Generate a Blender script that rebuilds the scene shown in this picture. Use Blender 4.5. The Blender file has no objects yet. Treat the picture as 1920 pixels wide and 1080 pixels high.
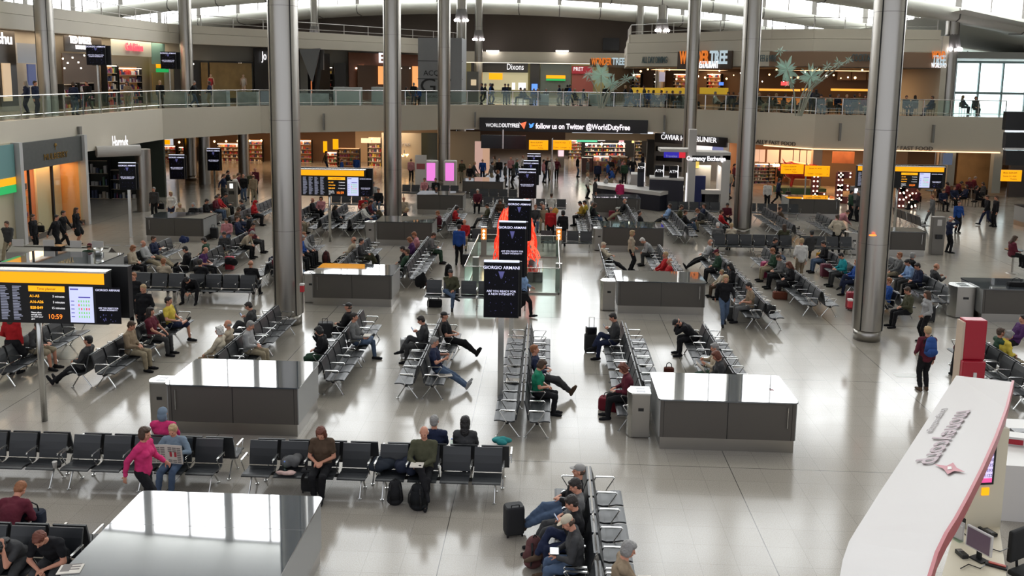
import bpy, math, random
import numpy as np
from mathutils import Vector, Matrix
random.seed(7)
R=math.radians; PI=math.pi
sc=bpy.context.scene; col=sc.collection
# ------------------------------------------------------------------ camera calibration (vanishing points of the floor grid and the columns)
CX,CY=960.,372.; VV=(800.,12100.); DD=(1033.,145.)
FL=math.sqrt(-((VV[0]-CX)*(DD[0]-CX)+(VV[1]-CY)*(DD[1]-CY)))
Yc=Vector((DD[0]-CX,-(DD[1]-CY),-FL)).normalized()
Zc=-Vector((VV[0]-CX,-(VV[1]-CY),-FL)).normalized()
Xc=Yc.cross(Zc); CH=7.8
cam=bpy.data.cameras.new('camera'); co=bpy.data.objects.new('camera',cam); col.objects.link(co); sc.camera=co
rot=Matrix((Xc,Yc,Zc))
co.matrix_world=Matrix.Translation((0,0,CH))@rot.to_4x4()
cam.sensor_fit='HORIZONTAL'; cam.sensor_width=36; cam.lens=36*FL/1920
cam.shift_x=0; cam.shift_y=-(540-CY)/1920.; cam.clip_start=.1; cam.clip_end=500
def ray(px,py):
    r=Vector((px-CX,-(py-CY),-FL)); return Vector((r.dot(Xc),r.dot(Yc),r.dot(Zc)))
def at(px,py,z=0.):
    r=ray(px,py); t=(z-CH)/r.z; return (r.x*t,r.y*t)
def atY(px,py,Y):
    r=ray(px,py); t=Y/r.y; return (r.x*t,CH+r.z*t)
def proj(X,Y,Z):
    d=Vector((X,Y,Z-CH)); c=d.x*Xc+d.y*Yc+d.z*Zc
    return (CX+FL*c.x/-c.z, CY-FL*c.y/-c.z)
# ------------------------------------------------------------------ materials
MATS={}
def mat(name,c=(.5,.5,.5),rough=.5,metal=0.,emit=None,es=1.,trans=0.,alpha=1.,noise=0.,nscale=20.,bump=0.,bscale=60.,spec=.5,coat=0.):
    if name in MATS: return MATS[name]
    m=bpy.data.materials.new(name); m.use_nodes=True; nt=m.node_tree; p=nt.nodes['Principled BSDF']
    p.inputs['Base Color'].default_value=(*c,1); p.inputs['Roughness'].default_value=rough; p.inputs['Metallic'].default_value=metal
    p.inputs['Specular IOR Level'].default_value=spec; p.inputs['Coat Weight'].default_value=coat
    if trans: p.inputs['Transmission Weight'].default_value=trans
    if alpha<1: p.inputs['Alpha'].default_value=alpha
    if emit is not None:
        p.inputs['Emission Color'].default_value=(*emit,1); p.inputs['Emission Strength'].default_value=es
    if noise or bump:
        tc=nt.nodes.new('ShaderNodeTexCoord')
        n=nt.nodes.new('ShaderNodeTexNoise'); n.inputs['Scale'].default_value=nscale; n.inputs['Detail'].default_value=3
        nt.links.new(tc.outputs['Object'],n.inputs['Vector'])
        if noise:
            mx=nt.nodes.new('ShaderNodeMix'); mx.data_type='RGBA'
            mx.inputs[6].default_value=(*[max(0,v*(1-noise)) for v in c],1); mx.inputs[7].default_value=(*[min(1,v*(1+noise)) for v in c],1)
            nt.links.new(n.outputs['Fac'],mx.inputs[0]); nt.links.new(mx.outputs[2],p.inputs['Base Color'])
        if bump:
            n2=nt.nodes.new('ShaderNodeTexNoise'); n2.inputs['Scale'].default_value=bscale
            nt.links.new(tc.outputs['Object'],n2.inputs['Vector'])
            b=nt.nodes.new('ShaderNodeBump'); b.inputs['Strength'].default_value=bump; b.inputs['Distance'].default_value=.01
            nt.links.new(n2.outputs['Fac'],b.inputs['Height']); nt.links.new(b.outputs['Normal'],p.inputs['Normal'])
    MATS[name]=m; return m
def glow(name,c,s): return mat(name,tuple(v*.4 for v in c),.5,emit=c,es=s)
def cloth(c):
    n='fabric_%02x%02x%02x'%tuple(int(v*255) for v in c)
    return mat(n,c,.85,noise=.25,nscale=9,bump=.25,bscale=90,spec=.2)
def srgb(r,g,b):
    f=lambda v:(v/255/12.92 if v<=10 else ((v/255+.055)/1.055)**2.4)
    return (f(r),f(g),f(b))
def floor_mat():
    m=bpy.data.materials.new('terrazzo_tiles'); m.use_nodes=True; nt=m.node_tree; N=nt.nodes; L=nt.links; p=N['Principled BSDF']
    g=N.new('ShaderNodeNewGeometry')
    def brick(w,mort,c1,ox,oy):
        mp=N.new('ShaderNodeMapping'); mp.inputs['Location'].default_value=(ox,oy,0); L.new(g.outputs['Position'],mp.inputs[0])
        b=N.new('ShaderNodeTexBrick'); b.offset=0; b.squash=1; b.inputs['Scale'].default_value=1; b.inputs['Brick Width'].default_value=w; b.inputs['Row Height'].default_value=w
        b.inputs['Mortar Size'].default_value=mort; b.inputs['Mortar Smooth'].default_value=.2; b.inputs['Bias'].default_value=0
        b.inputs['Color1'].default_value=c1[0]; b.inputs['Color2'].default_value=c1[1]; b.inputs['Mortar'].default_value=c1[2]
        L.new(mp.outputs[0],b.inputs['Vector']); return b
    x0,y0=at(1356.2,850.8); x1,y1=at(1230,872.5)
    b1=brick(.603,.0028,((.335,.306,.268,1),(.355,.326,.286,1),(.20,.18,.16,1)),-x0,-y1)
    b2=brick(.603*9,.009,((1,1,1,1),(1,1,1,1),(.25,.25,.25,1)),-x0,-y1)
    no=N.new('ShaderNodeTexNoise'); no.inputs['Scale'].default_value=55; no.inputs['Detail'].default_value=2; L.new(g.outputs['Position'],no.inputs['Vector'])
    rp=N.new('ShaderNodeValToRGB'); rp.color_ramp.elements[0].position=.33; rp.color_ramp.elements[0].color=(.80,.78,.76,1); rp.color_ramp.elements[1].position=.66; rp.color_ramp.elements[1].color=(1.08,1.08,1.07,1)
    L.new(no.outputs['Fac'],rp.inputs[0])
    m1=N.new('ShaderNodeMix'); m1.data_type='RGBA'; m1.blend_type='MULTIPLY'; m1.inputs[0].default_value=1; L.new(b1.outputs['Color'],m1.inputs[6]); L.new(rp.outputs[0],m1.inputs[7])
    m2=N.new('ShaderNodeMix'); m2.data_type='RGBA'; m2.blend_type='MULTIPLY'; m2.inputs[0].default_value=1; L.new(m1.outputs[2],m2.inputs[6]); L.new(b2.outputs['Color'],m2.inputs[7])
    L.new(m2.outputs[2],p.inputs['Base Color'])
    n2=N.new('ShaderNodeTexNoise'); n2.inputs['Scale'].default_value=1.3; L.new(g.outputs['Position'],n2.inputs['Vector'])
    mr=N.new('ShaderNodeMapRange'); mr.inputs['To Min'].default_value=.12; mr.inputs['To Max'].default_value=.19; L.new(n2.outputs['Fac'],mr.inputs[0]); L.new(mr.outputs[0],p.inputs['Roughness'])
    p.inputs['Specular IOR Level'].default_value=.33
    return m
def steel_mat(name,c,r0,r1):
    m=mat(name,c,.3,1.); nt=m.node_tree; N=nt.nodes; L=nt.links; p=N['Principled BSDF']
    tc=N.new('ShaderNodeTexCoord'); mp=N.new('ShaderNodeMapping'); mp.inputs['Scale'].default_value=(1.2,1.2,.18); L.new(tc.outputs['Object'],mp.inputs[0])
    n=N.new('ShaderNodeTexNoise'); n.inputs['Scale'].default_value=1.6; n.inputs['Detail'].default_value=2; L.new(mp.outputs[0],n.inputs['Vector'])
    mr=N.new('ShaderNodeMapRange'); mr.inputs['To Min'].default_value=r0; mr.inputs['To Max'].default_value=r1; L.new(n.outputs['Fac'],mr.inputs[0]); L.new(mr.outputs[0],p.inputs['Roughness'])
    b=N.new('ShaderNodeBump'); b.inputs['Strength'].default_value=.05; b.inputs['Distance'].default_value=.03; L.new(n.outputs['Fac'],b.inputs['Height']); L.new(b.outputs['Normal'],p.inputs['Normal'])
    return m
M_floor=floor_mat()
M_steel=steel_mat('brushed_steel',(.43,.408,.375),.22,.42)
M_chrome=mat('satin_chrome',(.62,.62,.60),.25,1.)
M_fascia=mat('painted_fascia',srgb(206,198,182),.6,noise=.03,nscale=.6)
M_soffit=mat('white_soffit',srgb(215,215,208),.55,noise=.03,nscale=.4)
M_dark=mat('dark_metal',(.012,.012,.013),.5,.0,spec=.3)
M_black=mat('black_gloss',(.008,.008,.01),.18)
M_leather=mat('black_leather',(.017,.019,.022),.42,bump=.08,bscale=200,spec=.62)
M_deskfront=mat('grey_laminate',srgb(84,79,74),.42,noise=.10,nscale=160)
M_desktop=mat('polished_grey_stone',srgb(70,75,80),.03,noise=.08,nscale=190,coat=1.); M_desktop.node_tree.nodes['Principled BSDF'].inputs['IOR'].default_value=1.75; M_desktop.node_tree.nodes['Principled BSDF'].inputs['Coat IOR'].default_value=1.6
M_kick=mat('steel_kickplate',(.38,.36,.33),.3,1.)
M_white=mat('white_laminate',srgb(204,200,196),.4)
M_wall=mat('cream_wall',srgb(200,190,165),.6)
M_brown=mat('dark_brown_wall',srgb(82,72,66),.7,noise=.05,nscale=.5)
M_wood=mat('warm_wood',srgb(120,78,50),.5,noise=.2,nscale=4)
M_ceil=mat('shop_ceiling',(.25,.23,.2),.7)
def glass_mat():
    m=bpy.data.materials.new('clear_glass'); m.use_nodes=True; nt=m.node_tree; N=nt.nodes; L=nt.links; N.remove(N['Principled BSDF']); o=N['Material Output']
    t=N.new('ShaderNodeBsdfTransparent'); t.inputs[0].default_value=(.86,.93,.90,1); g=N.new('ShaderNodeBsdfGlossy'); g.inputs['Roughness'].default_value=.03; g.inputs[0].default_value=(.9,1,.96,1)
    lw=N.new('ShaderNodeLayerWeight'); lw.inputs[0].default_value=.5; pw=N.new('ShaderNodeMath'); pw.operation='POWER'; pw.inputs[1].default_value=5; L.new(lw.outputs['Facing'],pw.inputs[0])
    f=N.new('ShaderNodeMath'); f.operation='MULTIPLY_ADD'; f.inputs[1].default_value=.7; f.inputs[2].default_value=.045; L.new(pw.outputs[0],f.inputs[0]); mx=N.new('ShaderNodeMixShader')
    L.new(f.outputs[0],mx.inputs[0]); L.new(t.outputs[0],mx.inputs[1]); L.new(g.outputs[0],mx.inputs[2]); L.new(mx.outputs[0],o.inputs[0]); return m
M_glass=glass_mat()
M_skin=mat('skin',srgb(196,140,116),.55,noise=.06,nscale=14,spec=.3); M_skin2=mat('dark_skin',srgb(96,62,48),.55,noise=.06,nscale=14,spec=.3)
# ------------------------------------------------------------------ mesh builder
class MB:
    def __init__(s): s.v=[]; s.f=[]
    def add(s,vs,fs):
        o=len(s.v); s.v.extend([tuple(v) for v in vs]); s.f.extend([tuple(i+o for i in f) for f in fs]); return s
    def box(s,x0,x1,y0,y1,z0,z1,rz=0,o=(0,0)):
        vs=[(x,y,z) for z in (z0,z1) for x,y in ((x0,y0),(x1,y0),(x1,y1),(x0,y1))]
        if rz:
            c,n=math.cos(rz),math.sin(rz); vs=[(o[0]+(x-o[0])*c-(y-o[1])*n,o[1]+(x-o[0])*n+(y-o[1])*c,z) for x,y,z in vs]
        return s.add(vs,[(3,2,1,0),(4,5,6,7),(0,1,5,4),(1,2,6,5),(2,3,7,6),(3,0,4,7)])
    def prism(s,poly,z0,z1):
        n=len(poly); a=sum(poly[i][0]*poly[(i+1)%n][1]-poly[(i+1)%n][0]*poly[i][1] for i in range(n))
        if a<0: poly=poly[::-1]
        vs=[(x,y,z0) for x,y in poly]+[(x,y,z1) for x,y in poly]
        return s.add(vs,[tuple(range(n))[::-1],tuple(range(n,2*n))]+[(i,(i+1)%n,(i+1)%n+n,i+n) for i in range(n)])
    def prismx(s,prof,x0,x1):      # profile in (y,z) extruded along x
        n=len(prof); vs=[(x0,y,z) for y,z in prof]+[(x1,y,z) for y,z in prof]
        return s.add(vs,[tuple(range(n)),tuple(range(n,2*n))[::-1]]+[(i,i+n,(i+1)%n+n,(i+1)%n) for i in range(n)])
    def tube(s,p0,p1,r,r1=None,n=8):
        p0=Vector(p0);p1=Vector(p1); d=(p1-p0); r1=r if r1 is None else r1
        if d.length<1e-6: return s
        q=d.to_track_quat('Z','Y'); vs=[]
        for p,rr in ((p0,r),(p1,r1)):
            for i in range(n):
                a=2*PI*i/n; vs.append(p+q@Vector((rr*math.cos(a),rr*math.sin(a),0)))
        return s.add(vs,[tuple(range(n))[::-1],tuple(range(n,2*n))]+[(i,(i+1)%n,(i+1)%n+n,i+n) for i in range(n)])
    def path(s,pts,r,n=8):
        for a,b in zip(pts,pts[1:]): s.tube(a,b,r,n=n)
        return s
    def lathe(s,prof,n=24,c=(0,0)):
        vs=[(c[0]+r*math.cos(2*PI*i/n),c[1]+r*math.sin(2*PI*i/n),z) for r,z in prof for i in range(n)]
        m=len(prof); fs=[(j*n+i,j*n+(i+1)%n,(j+1)*n+(i+1)%n,(j+1)*n+i) for j in range(m-1) for i in range(n)]
        fs+= [tuple(range(n))[::-1],tuple(range((m-1)*n,m*n))]
        return s.add(vs,fs)
    def ball(s,c,r,n=12,m=8,sx=1,sy=1,sz=1,M=None):
        vs=[]
        for j in range(m+1):
            t=PI*j/m
            for i in range(n):
                a=2*PI*i/n; v=Vector((r*sx*math.sin(t)*math.cos(a),r*sy*math.sin(t)*math.sin(a),r*sz*math.cos(t)))
                if M is not None: v=M@v
                vs.append(v+Vector(c))
        return s.add(vs,[(j*n+i,(j+1)*n+i,(j+1)*n+(i+1)%n,j*n+(i+1)%n) for j in range(m) for i in range(n)])
    def quad(s,a,b,c,d): return s.add([a,b,c,d],[(0,1,2,3)])
    def mesh(s,name,m,smooth=False,bevel=0):
        me=bpy.data.meshes.new(name); me.from_pydata(s.v,[],s.f); me.validate(); me.update()
        if m: me.materials.append(m)
        if smooth: me.shade_smooth()
        return me
    def build(s,name,m,parent=None,smooth=False,bevel=0.,loc=None,rz=None):
        o=bpy.data.objects.new(name,s.mesh(name,m,smooth)); col.objects.link(o)
        if parent is not None: o.parent=parent
        if bevel:
            b=o.modifiers.new('bevel','BEVEL'); b.width=bevel; b.segments=2; b.limit_method='ANGLE'; b.angle_limit=R(40)
        if loc is not None: o.location=loc
        if rz is not None: o.rotation_euler=(0,0,rz)
        return o
LABELS={}
TEXTS=[]
def tag(o,label=None,cat=None,group=None,kind=None):
    if label: o['label']=label
    if cat: o['category']=cat
    if group: o['group']=group
    if kind: o['kind']=kind
    return o
def empty(name,loc=(0,0,0),rz=0,label=None,cat=None,group=None):
    o=bpy.data.objects.new(name,None); col.objects.link(o); o.location=loc; o.rotation_euler=(0,0,rz); o.empty_display_size=.1
    return tag(o,label,cat,group)
def struct(o): o['kind']='structure'; return o
KIDS={}
def copy_tree(o,parent=None,first=True):
    c=o.copy(); col.objects.link(c)
    if parent is not None:
        c.parent=parent
    for ch in KIDS_OF(o): copy_tree(ch,c,False)
    return c
def KIDS_OF(o): return list(o.children)
def text(s,size,m,parent=None,loc=(0,0,0),rot=(PI/2,0,0),name='lettering',align='CENTER',ext=.004,bold=0.,sx=1.,fit=None):
    cu=bpy.data.curves.new(name,'FONT'); cu.body=s; cu.size=size; cu.align_x=align; cu.align_y='CENTER'; cu.extrude=ext; cu.offset=bold; cu.resolution_u=3
    cu.materials.append(m); o=bpy.data.objects.new('tmp_text',cu); TEXTS.append((o,name,fit)); col.objects.link(o); o.location=loc; o.rotation_euler=rot; o.scale=(sx,1,1)
    if parent is not None: o.parent=parent
    return o
def area(loc,rot,sx,sy,e,c=(1,1,1),name='area_lamp'):
    l=bpy.data.lights.new(name,'AREA'); l.shape='RECTANGLE'; l.size=sx; l.size_y=sy; l.energy=e; l.color=c
    o=bpy.data.objects.new(name,l); col.objects.link(o); o.location=loc; o.rotation_euler=rot; o.visible_camera=False if False else True; return o
# ------------------------------------------------------------------ world, view
w=bpy.data.worlds.new('world'); sc.world=w; w.use_nodes=True; bg=w.node_tree.nodes['Background']; bg.inputs[0].default_value=(.90,.93,1,1); bg.inputs[1].default_value=.95
sc.view_settings.view_transform='Standard'; sc.view_settings.look='None'; sc.view_settings.gamma=1; sc.view_settings.use_curve_mapping=False; sc.view_settings.exposure=.10
sc.cycles.use_denoising=True; sc.cycles.max_bounces=7; sc.cycles.diffuse_bounces=3; sc.cycles.glossy_bounces=4; sc.cycles.transparent_max_bounces=16; sc.cycles.sample_clamp_indirect=6; sc.cycles.caustics_reflective=False; sc.cycles.caustics_refractive=False
# ------------------------------------------------------------------ floor
MB().add([(-60,-8,0),(60,-8,0),(60,112,0),(-60,112,0)],[(0,1,2,3)]).build('floor',M_floor)['kind']='structure'
# ------------------------------------------------------------------ roof: sawtooth bays with clerestory windows
def zb(x): return 16.0-.0022*(x+9)**2
WIN=[8.4,26.4,44.4,62.4,80.4,98.4]
M_day=glow('daylight_glazing',(.95,.98,1.0),7.5)
M_frame=mat('roof_frame',srgb(176,172,170),.5)
XS=[-53.2+2.25*i for i in range(45)]
for k,Y in enumerate(WIN):
    prof=[(0,0),(-.35,-.15),(-.52,-.5),(-.42,-.85),(.1,-1.05),(1.8,-.95),(6,.4),(12,2.6),(18,4.2)]
    if k==len(WIN)-1: prof=prof[:5]+[(3,-1.2),(14,-1.4)]
    vs=[(x,Y+a,zb(x)+b) for x in XS for a,b in prof]; n=len(prof)
    fs=[(i*n+j,i*n+j+1,(i+1)*n+j+1,(i+1)*n+j) for i in range(len(XS)-1) for j in range(n-1)]
    o=MB().add(vs,fs).build('ceiling',M_soffit,smooth=True); struct(o)
    # roof joints
    j=MB()
    for x in XS[::2]:
        pts=[(x,Y+a,zb(x)+b-.02) for a,b in prof[1:6]]; j.path(pts,.05,n=5)
    j.build('ceiling_joint',mat('joint_grey',srgb(110,108,105),.6),o)
    # glazing
    g=MB(); g.add([(x,Y+.1,zb(x)-.05) for x in XS]+[(x,Y+.1,zb(x)+4.3) for x in XS],[(i,i+1,i+1+len(XS),i+len(XS)) for i in range(len(XS)-1)])
    wn=g.build('window_%d'%(k+1),M_day); struct(wn)
    f=MB()
    for i,x in enumerate(XS):
        t=.22 if i%2==0 else .045
        f.box(x-t,x+t,Y-.05 if i%2 else Y-.15,Y+.1,zb(x)-.1,zb(x)+4.25)
    for a,b in zip(XS,XS[1:]):
        for h in (4.15,):
            f.tube((a,Y,zb(a)+h),(b,Y,zb(b)+h),.10,n=6)
        f.tube((a,Y+.02,zb(a)+2.1),(b,Y+.02,zb(b)+2.1),.025,n=4)
    f.build('window_frame',M_frame,wn)
# ------------------------------------------------------------------ outer walls
M_grey=mat('side_wall_paint',srgb(150,148,144),.7)
struct(MB().box(-53,-52.6,-6,112,0,20).build('wall_left',M_grey))
struct(MB().box(47,47.4,-6,66,0,20).build('wall_right',M_grey))
struct(MB().box(-53,26,101,101.4,10.6,18).build('wall_front',M_brown))
struct(MB().box(-20,15,99.6,101,9.2,10.6).build('wall_bulkhead',M_fascia))
# right glazed wall beyond the restaurant
g=MB(); g.box(31,47,78,78.1,4.2,9.6); wn=g.build('window_7',glow('daylight_side',(.80,.97,1.0),2.6)); struct(wn)
f=MB()
for i in range(9): f.box(31+2*i-.06,31+2*i+.06,77.8,78,4.2,9.6)
f.box(31,47,77.75,78,6.85,7.05); f.box(31,47,77.7,78.1,9.5,9.8)
f.build('window_frame',mat('grey_mullion',srgb(120,135,135),.5),wn)
struct(MB().box(31.9,47,61.5,61.8,0,3.3).build('wall_right_shops',mat('right_shop_umber',(.07,.055,.05),.5)))
struct(MB().box(28,47,70,78.2,9.7,10.2).build('ceiling_side',M_soffit))
# sloping right soffit
# ------------------------------------------------------------------ mezzanine
MZ=5.55
EDGE=[(-24,-6),(-24,30),(-24,53.2),(-20.2,60.3),(-12.4,65),(-5,69.6),(3,70.2),(9,68.8),(15.4,62.8),(18,60.3),(30.4,59.8)]
def offset(pts,d):
    out=[]
    for i,p in enumerate(pts):
        a=Vector(pts[max(0,i-1)]); b=Vector(pts[min(len(pts)-1,i+1)]); t=(b-a).normalized(); nrm=Vector((-t.y,t.x)); out.append((p[0]+nrm.x*d,p[1]+nrm.y*d))
    return out
def edge_pt(px):
    best=None
    r=ray(px,200)
    for a,b in zip(EDGE,EDGE[1:]):
        dx,dy=b[0]-a[0],b[1]-a[1]; den=r.x*dy-r.y*dx
        if abs(den)<1e-9: continue
        t=(a[0]*dy-a[1]*dx)/den; u=((r.x*t-a[0])*dx+(r.y*t-a[1])*dy)/(dx*dx+dy*dy)
        if t>0 and -.001<=u<=1.001 and (best is None or t<best[0]): best=(t,r.x*t,r.y*t)
    return best[1:] if best else None
def ribbon(pts,z0f,z1f):
    m=MB(); n=len(pts)
    m.add([(x,y,z0f(x)) for x,y in pts]+[(x,y,z1f(x)) for x,y in pts],[(i,i+1,i+1+n,i+n) for i in range(n-1)]); return m
zbot=lambda x: 3.65 if x<12 else 3.2
fm=MB()
for a,b in zip(EDGE,EDGE[1:]):
    t=(Vector(b)-Vector(a)).normalized(); nn=Vector((-t.y,t.x))*.35
    z0=3.65 if b[0]<10 else 3.2
    q=[a,b,(b[0]+nn.x,b[1]+nn.y),(a[0]+nn.x,a[1]+nn.y)]
    fm.prism(q,z0,MZ)
fo=fm.build('wall_mezzanine_fascia',M_fascia); struct(fo)
# floor slab of the upper level, in three convex pieces
sl=MB()
sl.prism([(-24.2,-6),(-24.2,53.2),(-52,53.2),(-52,-6)],MZ-.4,MZ-.02)
sl.prism([(-24.2,53.3),(-20.4,60.6),(-12.5,65.2),(-5.1,69.8),(-5,101),(-52,101),(-52,53.2)],MZ-.4,MZ-.02)
sl.prism([(-5,69.8),(3,70.4),(9.1,69),(15.5,63.1),(18,60.6),(18,101),(-5,101)],MZ-.4,MZ-.02)
sl.prism([(18,60.6),(30.4,60.),(47,60.),(47,101),(18,101)],MZ-.4,MZ-.02)
struct(sl.build('floor_upper',mat('upper_floor_tiles',srgb(150,142,130),.15,noise=.05,nscale=3)))
# dark shadow gap / small brackets on the fascia
def seg(a,b,t): return (a[0]+(b[0]-a[0])*t,a[1]+(b[1]-a[1])*t)
for (x,y,dx,side) in ((-23.93,43.6,.05,1),(-16.3,62.55,0,0),(-5.9,68.95,0,0),(8.9,68.75,0,0),(19.6,60.1,0,0),(25.7,59.9,0,0)):
    m=MB(); m.box(x-.06,x+.06,y-.25,y-.02,3.8,5.0)
    tag(m.build('fascia_bracket',mat('bracket_grey',srgb(130,128,124),.4,.5)),'slim grey metal fin bracket fixed to the mezzanine fascia','bracket','fin brackets on the mezzanine fascia')
# glass balustrade: panels, posts, rail
def balustrade(pts,z,label,h=1.1,step=1.8,inset=.12,glass=True,mesh_rail=M_chrome,name='glass_balustrade'):
    root=empty(name,(pts[0][0],pts[0][1],z)); tag(root,label,'balustrade'); ox,oy=pts[0]
    rail=MB(); posts=[]; gl=MB(); pts=offset(pts,inset)
    for a,b in zip(pts,pts[1:]):
        A=Vector((a[0]-ox,a[1]-oy)); B=Vector((b[0]-ox,b[1]-oy)); L=(B-A).length; n=max(1,int(round(L/step)))
        rail.tube((A.x,A.y,h),(B.x,B.y,h),.028,n=8); rail.tube((A.x,A.y,.22),(B.x,B.y,.22),.02,n=6)
        d=(B-A)/n; nn=Vector((-d.y,d.x)).normalized()*.012
        for i in range(n+1): posts.append(A+d*i)
        if glass:
            for i in range(n):
                p=A+d*(i+.04); q=A+d*(i+.96)
                gl.prism([(p.x,p.y),(q.x,q.y),(q.x+nn.x,q.y+nn.y),(p.x+nn.x,p.y+nn.y)],.08,h-.06)
    rail.build('rail',mesh_rail,root)
    pm=MB().box(-.03,.03,-.02,.02,0,h).mesh('post',mesh_rail)
    for p in posts[:99]:
        o=bpy.data.objects.new('post',pm); col.objects.link(o); o.parent=root; o.location=(p.x,p.y,0)
    if glass: gl.build('glass_panel',M_glass,root)
    return root
balustrade(EDGE[1:3],MZ,'glass balustrade with steel rail along the left mezzanine edge')
balustrade(EDGE[2:6],MZ,'glass balustrade along the far left bend of the mezzanine edge')
balustrade(EDGE[5:9],MZ,'glass balustrade on the mezzanine above the black duty free sign')
balustrade(EDGE[8:],MZ,'glass balustrade in front of the restaurant on the right mezzanine')
# ------------------------------------------------------------------ upper level (third floor) fascias
def wallseg(a,b,z0,z1,th,name,m,parent=None):
    t=(Vector(b)-Vector(a)).normalized(); nn=Vector((-t.y,t.x))*th
    o=MB().prism([a,b,(b[0]+nn.x,b[1]+nn.y),(a[0]+nn.x,a[1]+nn.y)],z0,z1).build(name,m,parent); return o
UL=[(-27.2,6),(-27.2,62),(-9.3,85)]
for a,b in zip(UL,UL[1:]):
    struct(wallseg(a,b,9.85,10.6,.6,'wall_upper_left',M_fascia)); 
    a2,b2=offset([a,b],.12); struct(wallseg(a2,b2,10.63,11.2,.5,'wall_upper_left_parapet',M_fascia))
struct(MB().prism([(-27.4,6),(-27.4,62),(-9.5,85),(-9.5,95),(-52,95),(-52,6)],10.0,10.5).build('ceiling_upper_left',M_ceil))
balustrade([(-27.4,6),(-27.4,40),(-27.4,62)],11.2,'pale steel railing on top of the upper left fascia',h=.75,step=2.3,glass=False,mesh_rail=M_white,name='railing')
balustrade([(-27.3,62),(-9.4,85),(-9.0,88)],11.2,'pale steel railing on the far part of the upper left fascia',h=.75,step=2.6,glass=False,mesh_rail=M_white,name='railing')
UR=[(7.4,90),(6.3,74),(15.6,64.0),(18.2,62.4),(26.8,62.2)]
for a,b in zip(UR,UR[1:]):
    struct(wallseg(a,b,8.8,9.85,.5,'wall_upper_right_band',M_fascia if b[0]<17 else mat('tan_band',srgb(140,112,90),.6)))
    struct(wallseg(a,b,9.88,10.7,.55,'wall_upper_right',M_fascia)); a2,b2=offset([a,b],.15); struct(wallseg(a2,b2,10.73,11.4,.5,'wall_upper_right_parapet',M_fascia))
struct(MB().prism([(6.6,74),(15.8,64.3),(18.4,62.8),(27,62.6),(27,95),(7.6,95)],8.75,9.0).build('ceiling_upper_right',M_ceil))
struct(MB().box(27.0,27.4,62.4,95,5.5,11).build('wall_restaurant_end',M_fascia))
balustrade([(6.9,82),(6.5,74.2),(15.7,64.3),(18.3,62.8),(26.7,62.6)],11.4,'pale steel railing on top of the upper right fascia',h=.8,step=2.2,glass=False,mesh_rail=M_white,name='railing')
for px,py,Y in ((783,95,80),):
    pass
# curved side soffit at far right
m=MB(); n=12
P=[(27.2+19.8*i/n, 62-0*i, 12.6-2.6*math.sin(i/n*PI/2)) for i in range(n+1)]
m.add([(x,60,z) for x,y,z in P]+[(x,80,z-.2) for x,y,z in P],[(i,i+1,i+2+n,i+1+n) for i in range(n)])
struct(m.build('ceiling_right_curve',M_soffit,smooth=True))
# ------------------------------------------------------------------ columns
def column_mesh():
    m=MB(); r=.45; n=48
    m.lathe([(r,.35),(r,19.)],n); me=m.mesh('cladding',M_steel); me.shade_smooth(); me.set_sharp_from_angle(angle=R(50)); return me
CM=column_mesh()
sm=MB()
for a in (45,135,225,315):
    c,s=math.cos(R(a)),math.sin(R(a)); sm.box(.44,.462,-.016,.016,.35,19,R(a),(0,0))
SM=sm.mesh('seam',M_dark)
jm=MB()
for z in (3.0,6.4,9.8,13.2): jm.lathe([(.452,z),(.452,z+.012)],48)
JM=jm.mesh('cladding_joint',mat('steel_joint',(.2,.19,.18),.5,.8))
BM=MB().lathe([(.40,0),(.40,.35)],32).mesh('base_ring',M_kick,True)
lm=MB(); lm.lathe([(.46,0),(.62,-.05),(.34,1.6)],16); LM=lm.mesh('lamp_hood',mat('lamp_hood_grey',srgb(105,103,100),.5),True)
SPm=MB().ball((0,0,0),.13,8,6).mesh('spotlight',glow('spot_glow',(1,.93,.97),18),True)
def column(x,y,label,lamp=False,top=16):
    r=empty('steel_column',(x,y,0)); tag(r,label,'column')
    for me,nm in ((CM,'cladding'),(SM,'seam'),(JM,'cladding_joint'),(BM,'base_ring')):
        o=bpy.data.objects.new(nm,me); col.objects.link(o); o.parent=r
    if lamp:
        o=bpy.data.objects.new('lamp_hood',LM); col.objects.link(o); o.parent=r; o.location=(0,0,lamp)
        for a in (-150,-115,-65,-30):
            s=bpy.data.objects.new('spotlight',SPm); col.objects.link(s); s.parent=r; s.location=(.62*math.cos(R(a)),.62*math.sin(R(a)),lamp-.1)
    return r
column(-8.1,26.4,'broad steel column on the left in front of the bench rows')
column(9.8,26.3,'broad steel column on the right with a red light reflected on it')
column(-8.05,44.4,'steel column rising behind the left charging desk, second row from the camera')
column(9.9,44.4,'steel column right of the currency exchange kiosk')
column(-26.0,44.4,'steel column at the far left on the mezzanine by the fashion shop')
column(-26.2,62.4,'steel column left of centre by the mezzanine lingerie shop')
column(-7.6,62.4,'steel column beside the pink lit machines',)
column(9.9,62.4,'steel column behind the tall white exchange pylon')
column(27.8,62.9,'steel column at the end of the restaurant wearing a ring of spotlights',lamp=10.2)
column(-8.2,80.4,'steel column with spotlights beside the grey hoarding tower',lamp=12.9)
column(-8.0,97.0,'far steel column with spotlights left of the electronics shop',lamp=11.9)
column(9.9,80.4,'steel column with spotlights above the round balcony corner',lamp=12.2)
column(9.6,97.5,'far steel column with small spotlights behind the round balcony',lamp=11.0)
column(-26.2,97.0,'far left column top with three small spotlights',lamp=12.1)
CM2=MB().lathe([(.42,0),(.42,3.5)],24).mesh('cladding',M_steel); CM2.shade_smooth(); CM2.set_sharp_from_angle(angle=R(50))
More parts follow.
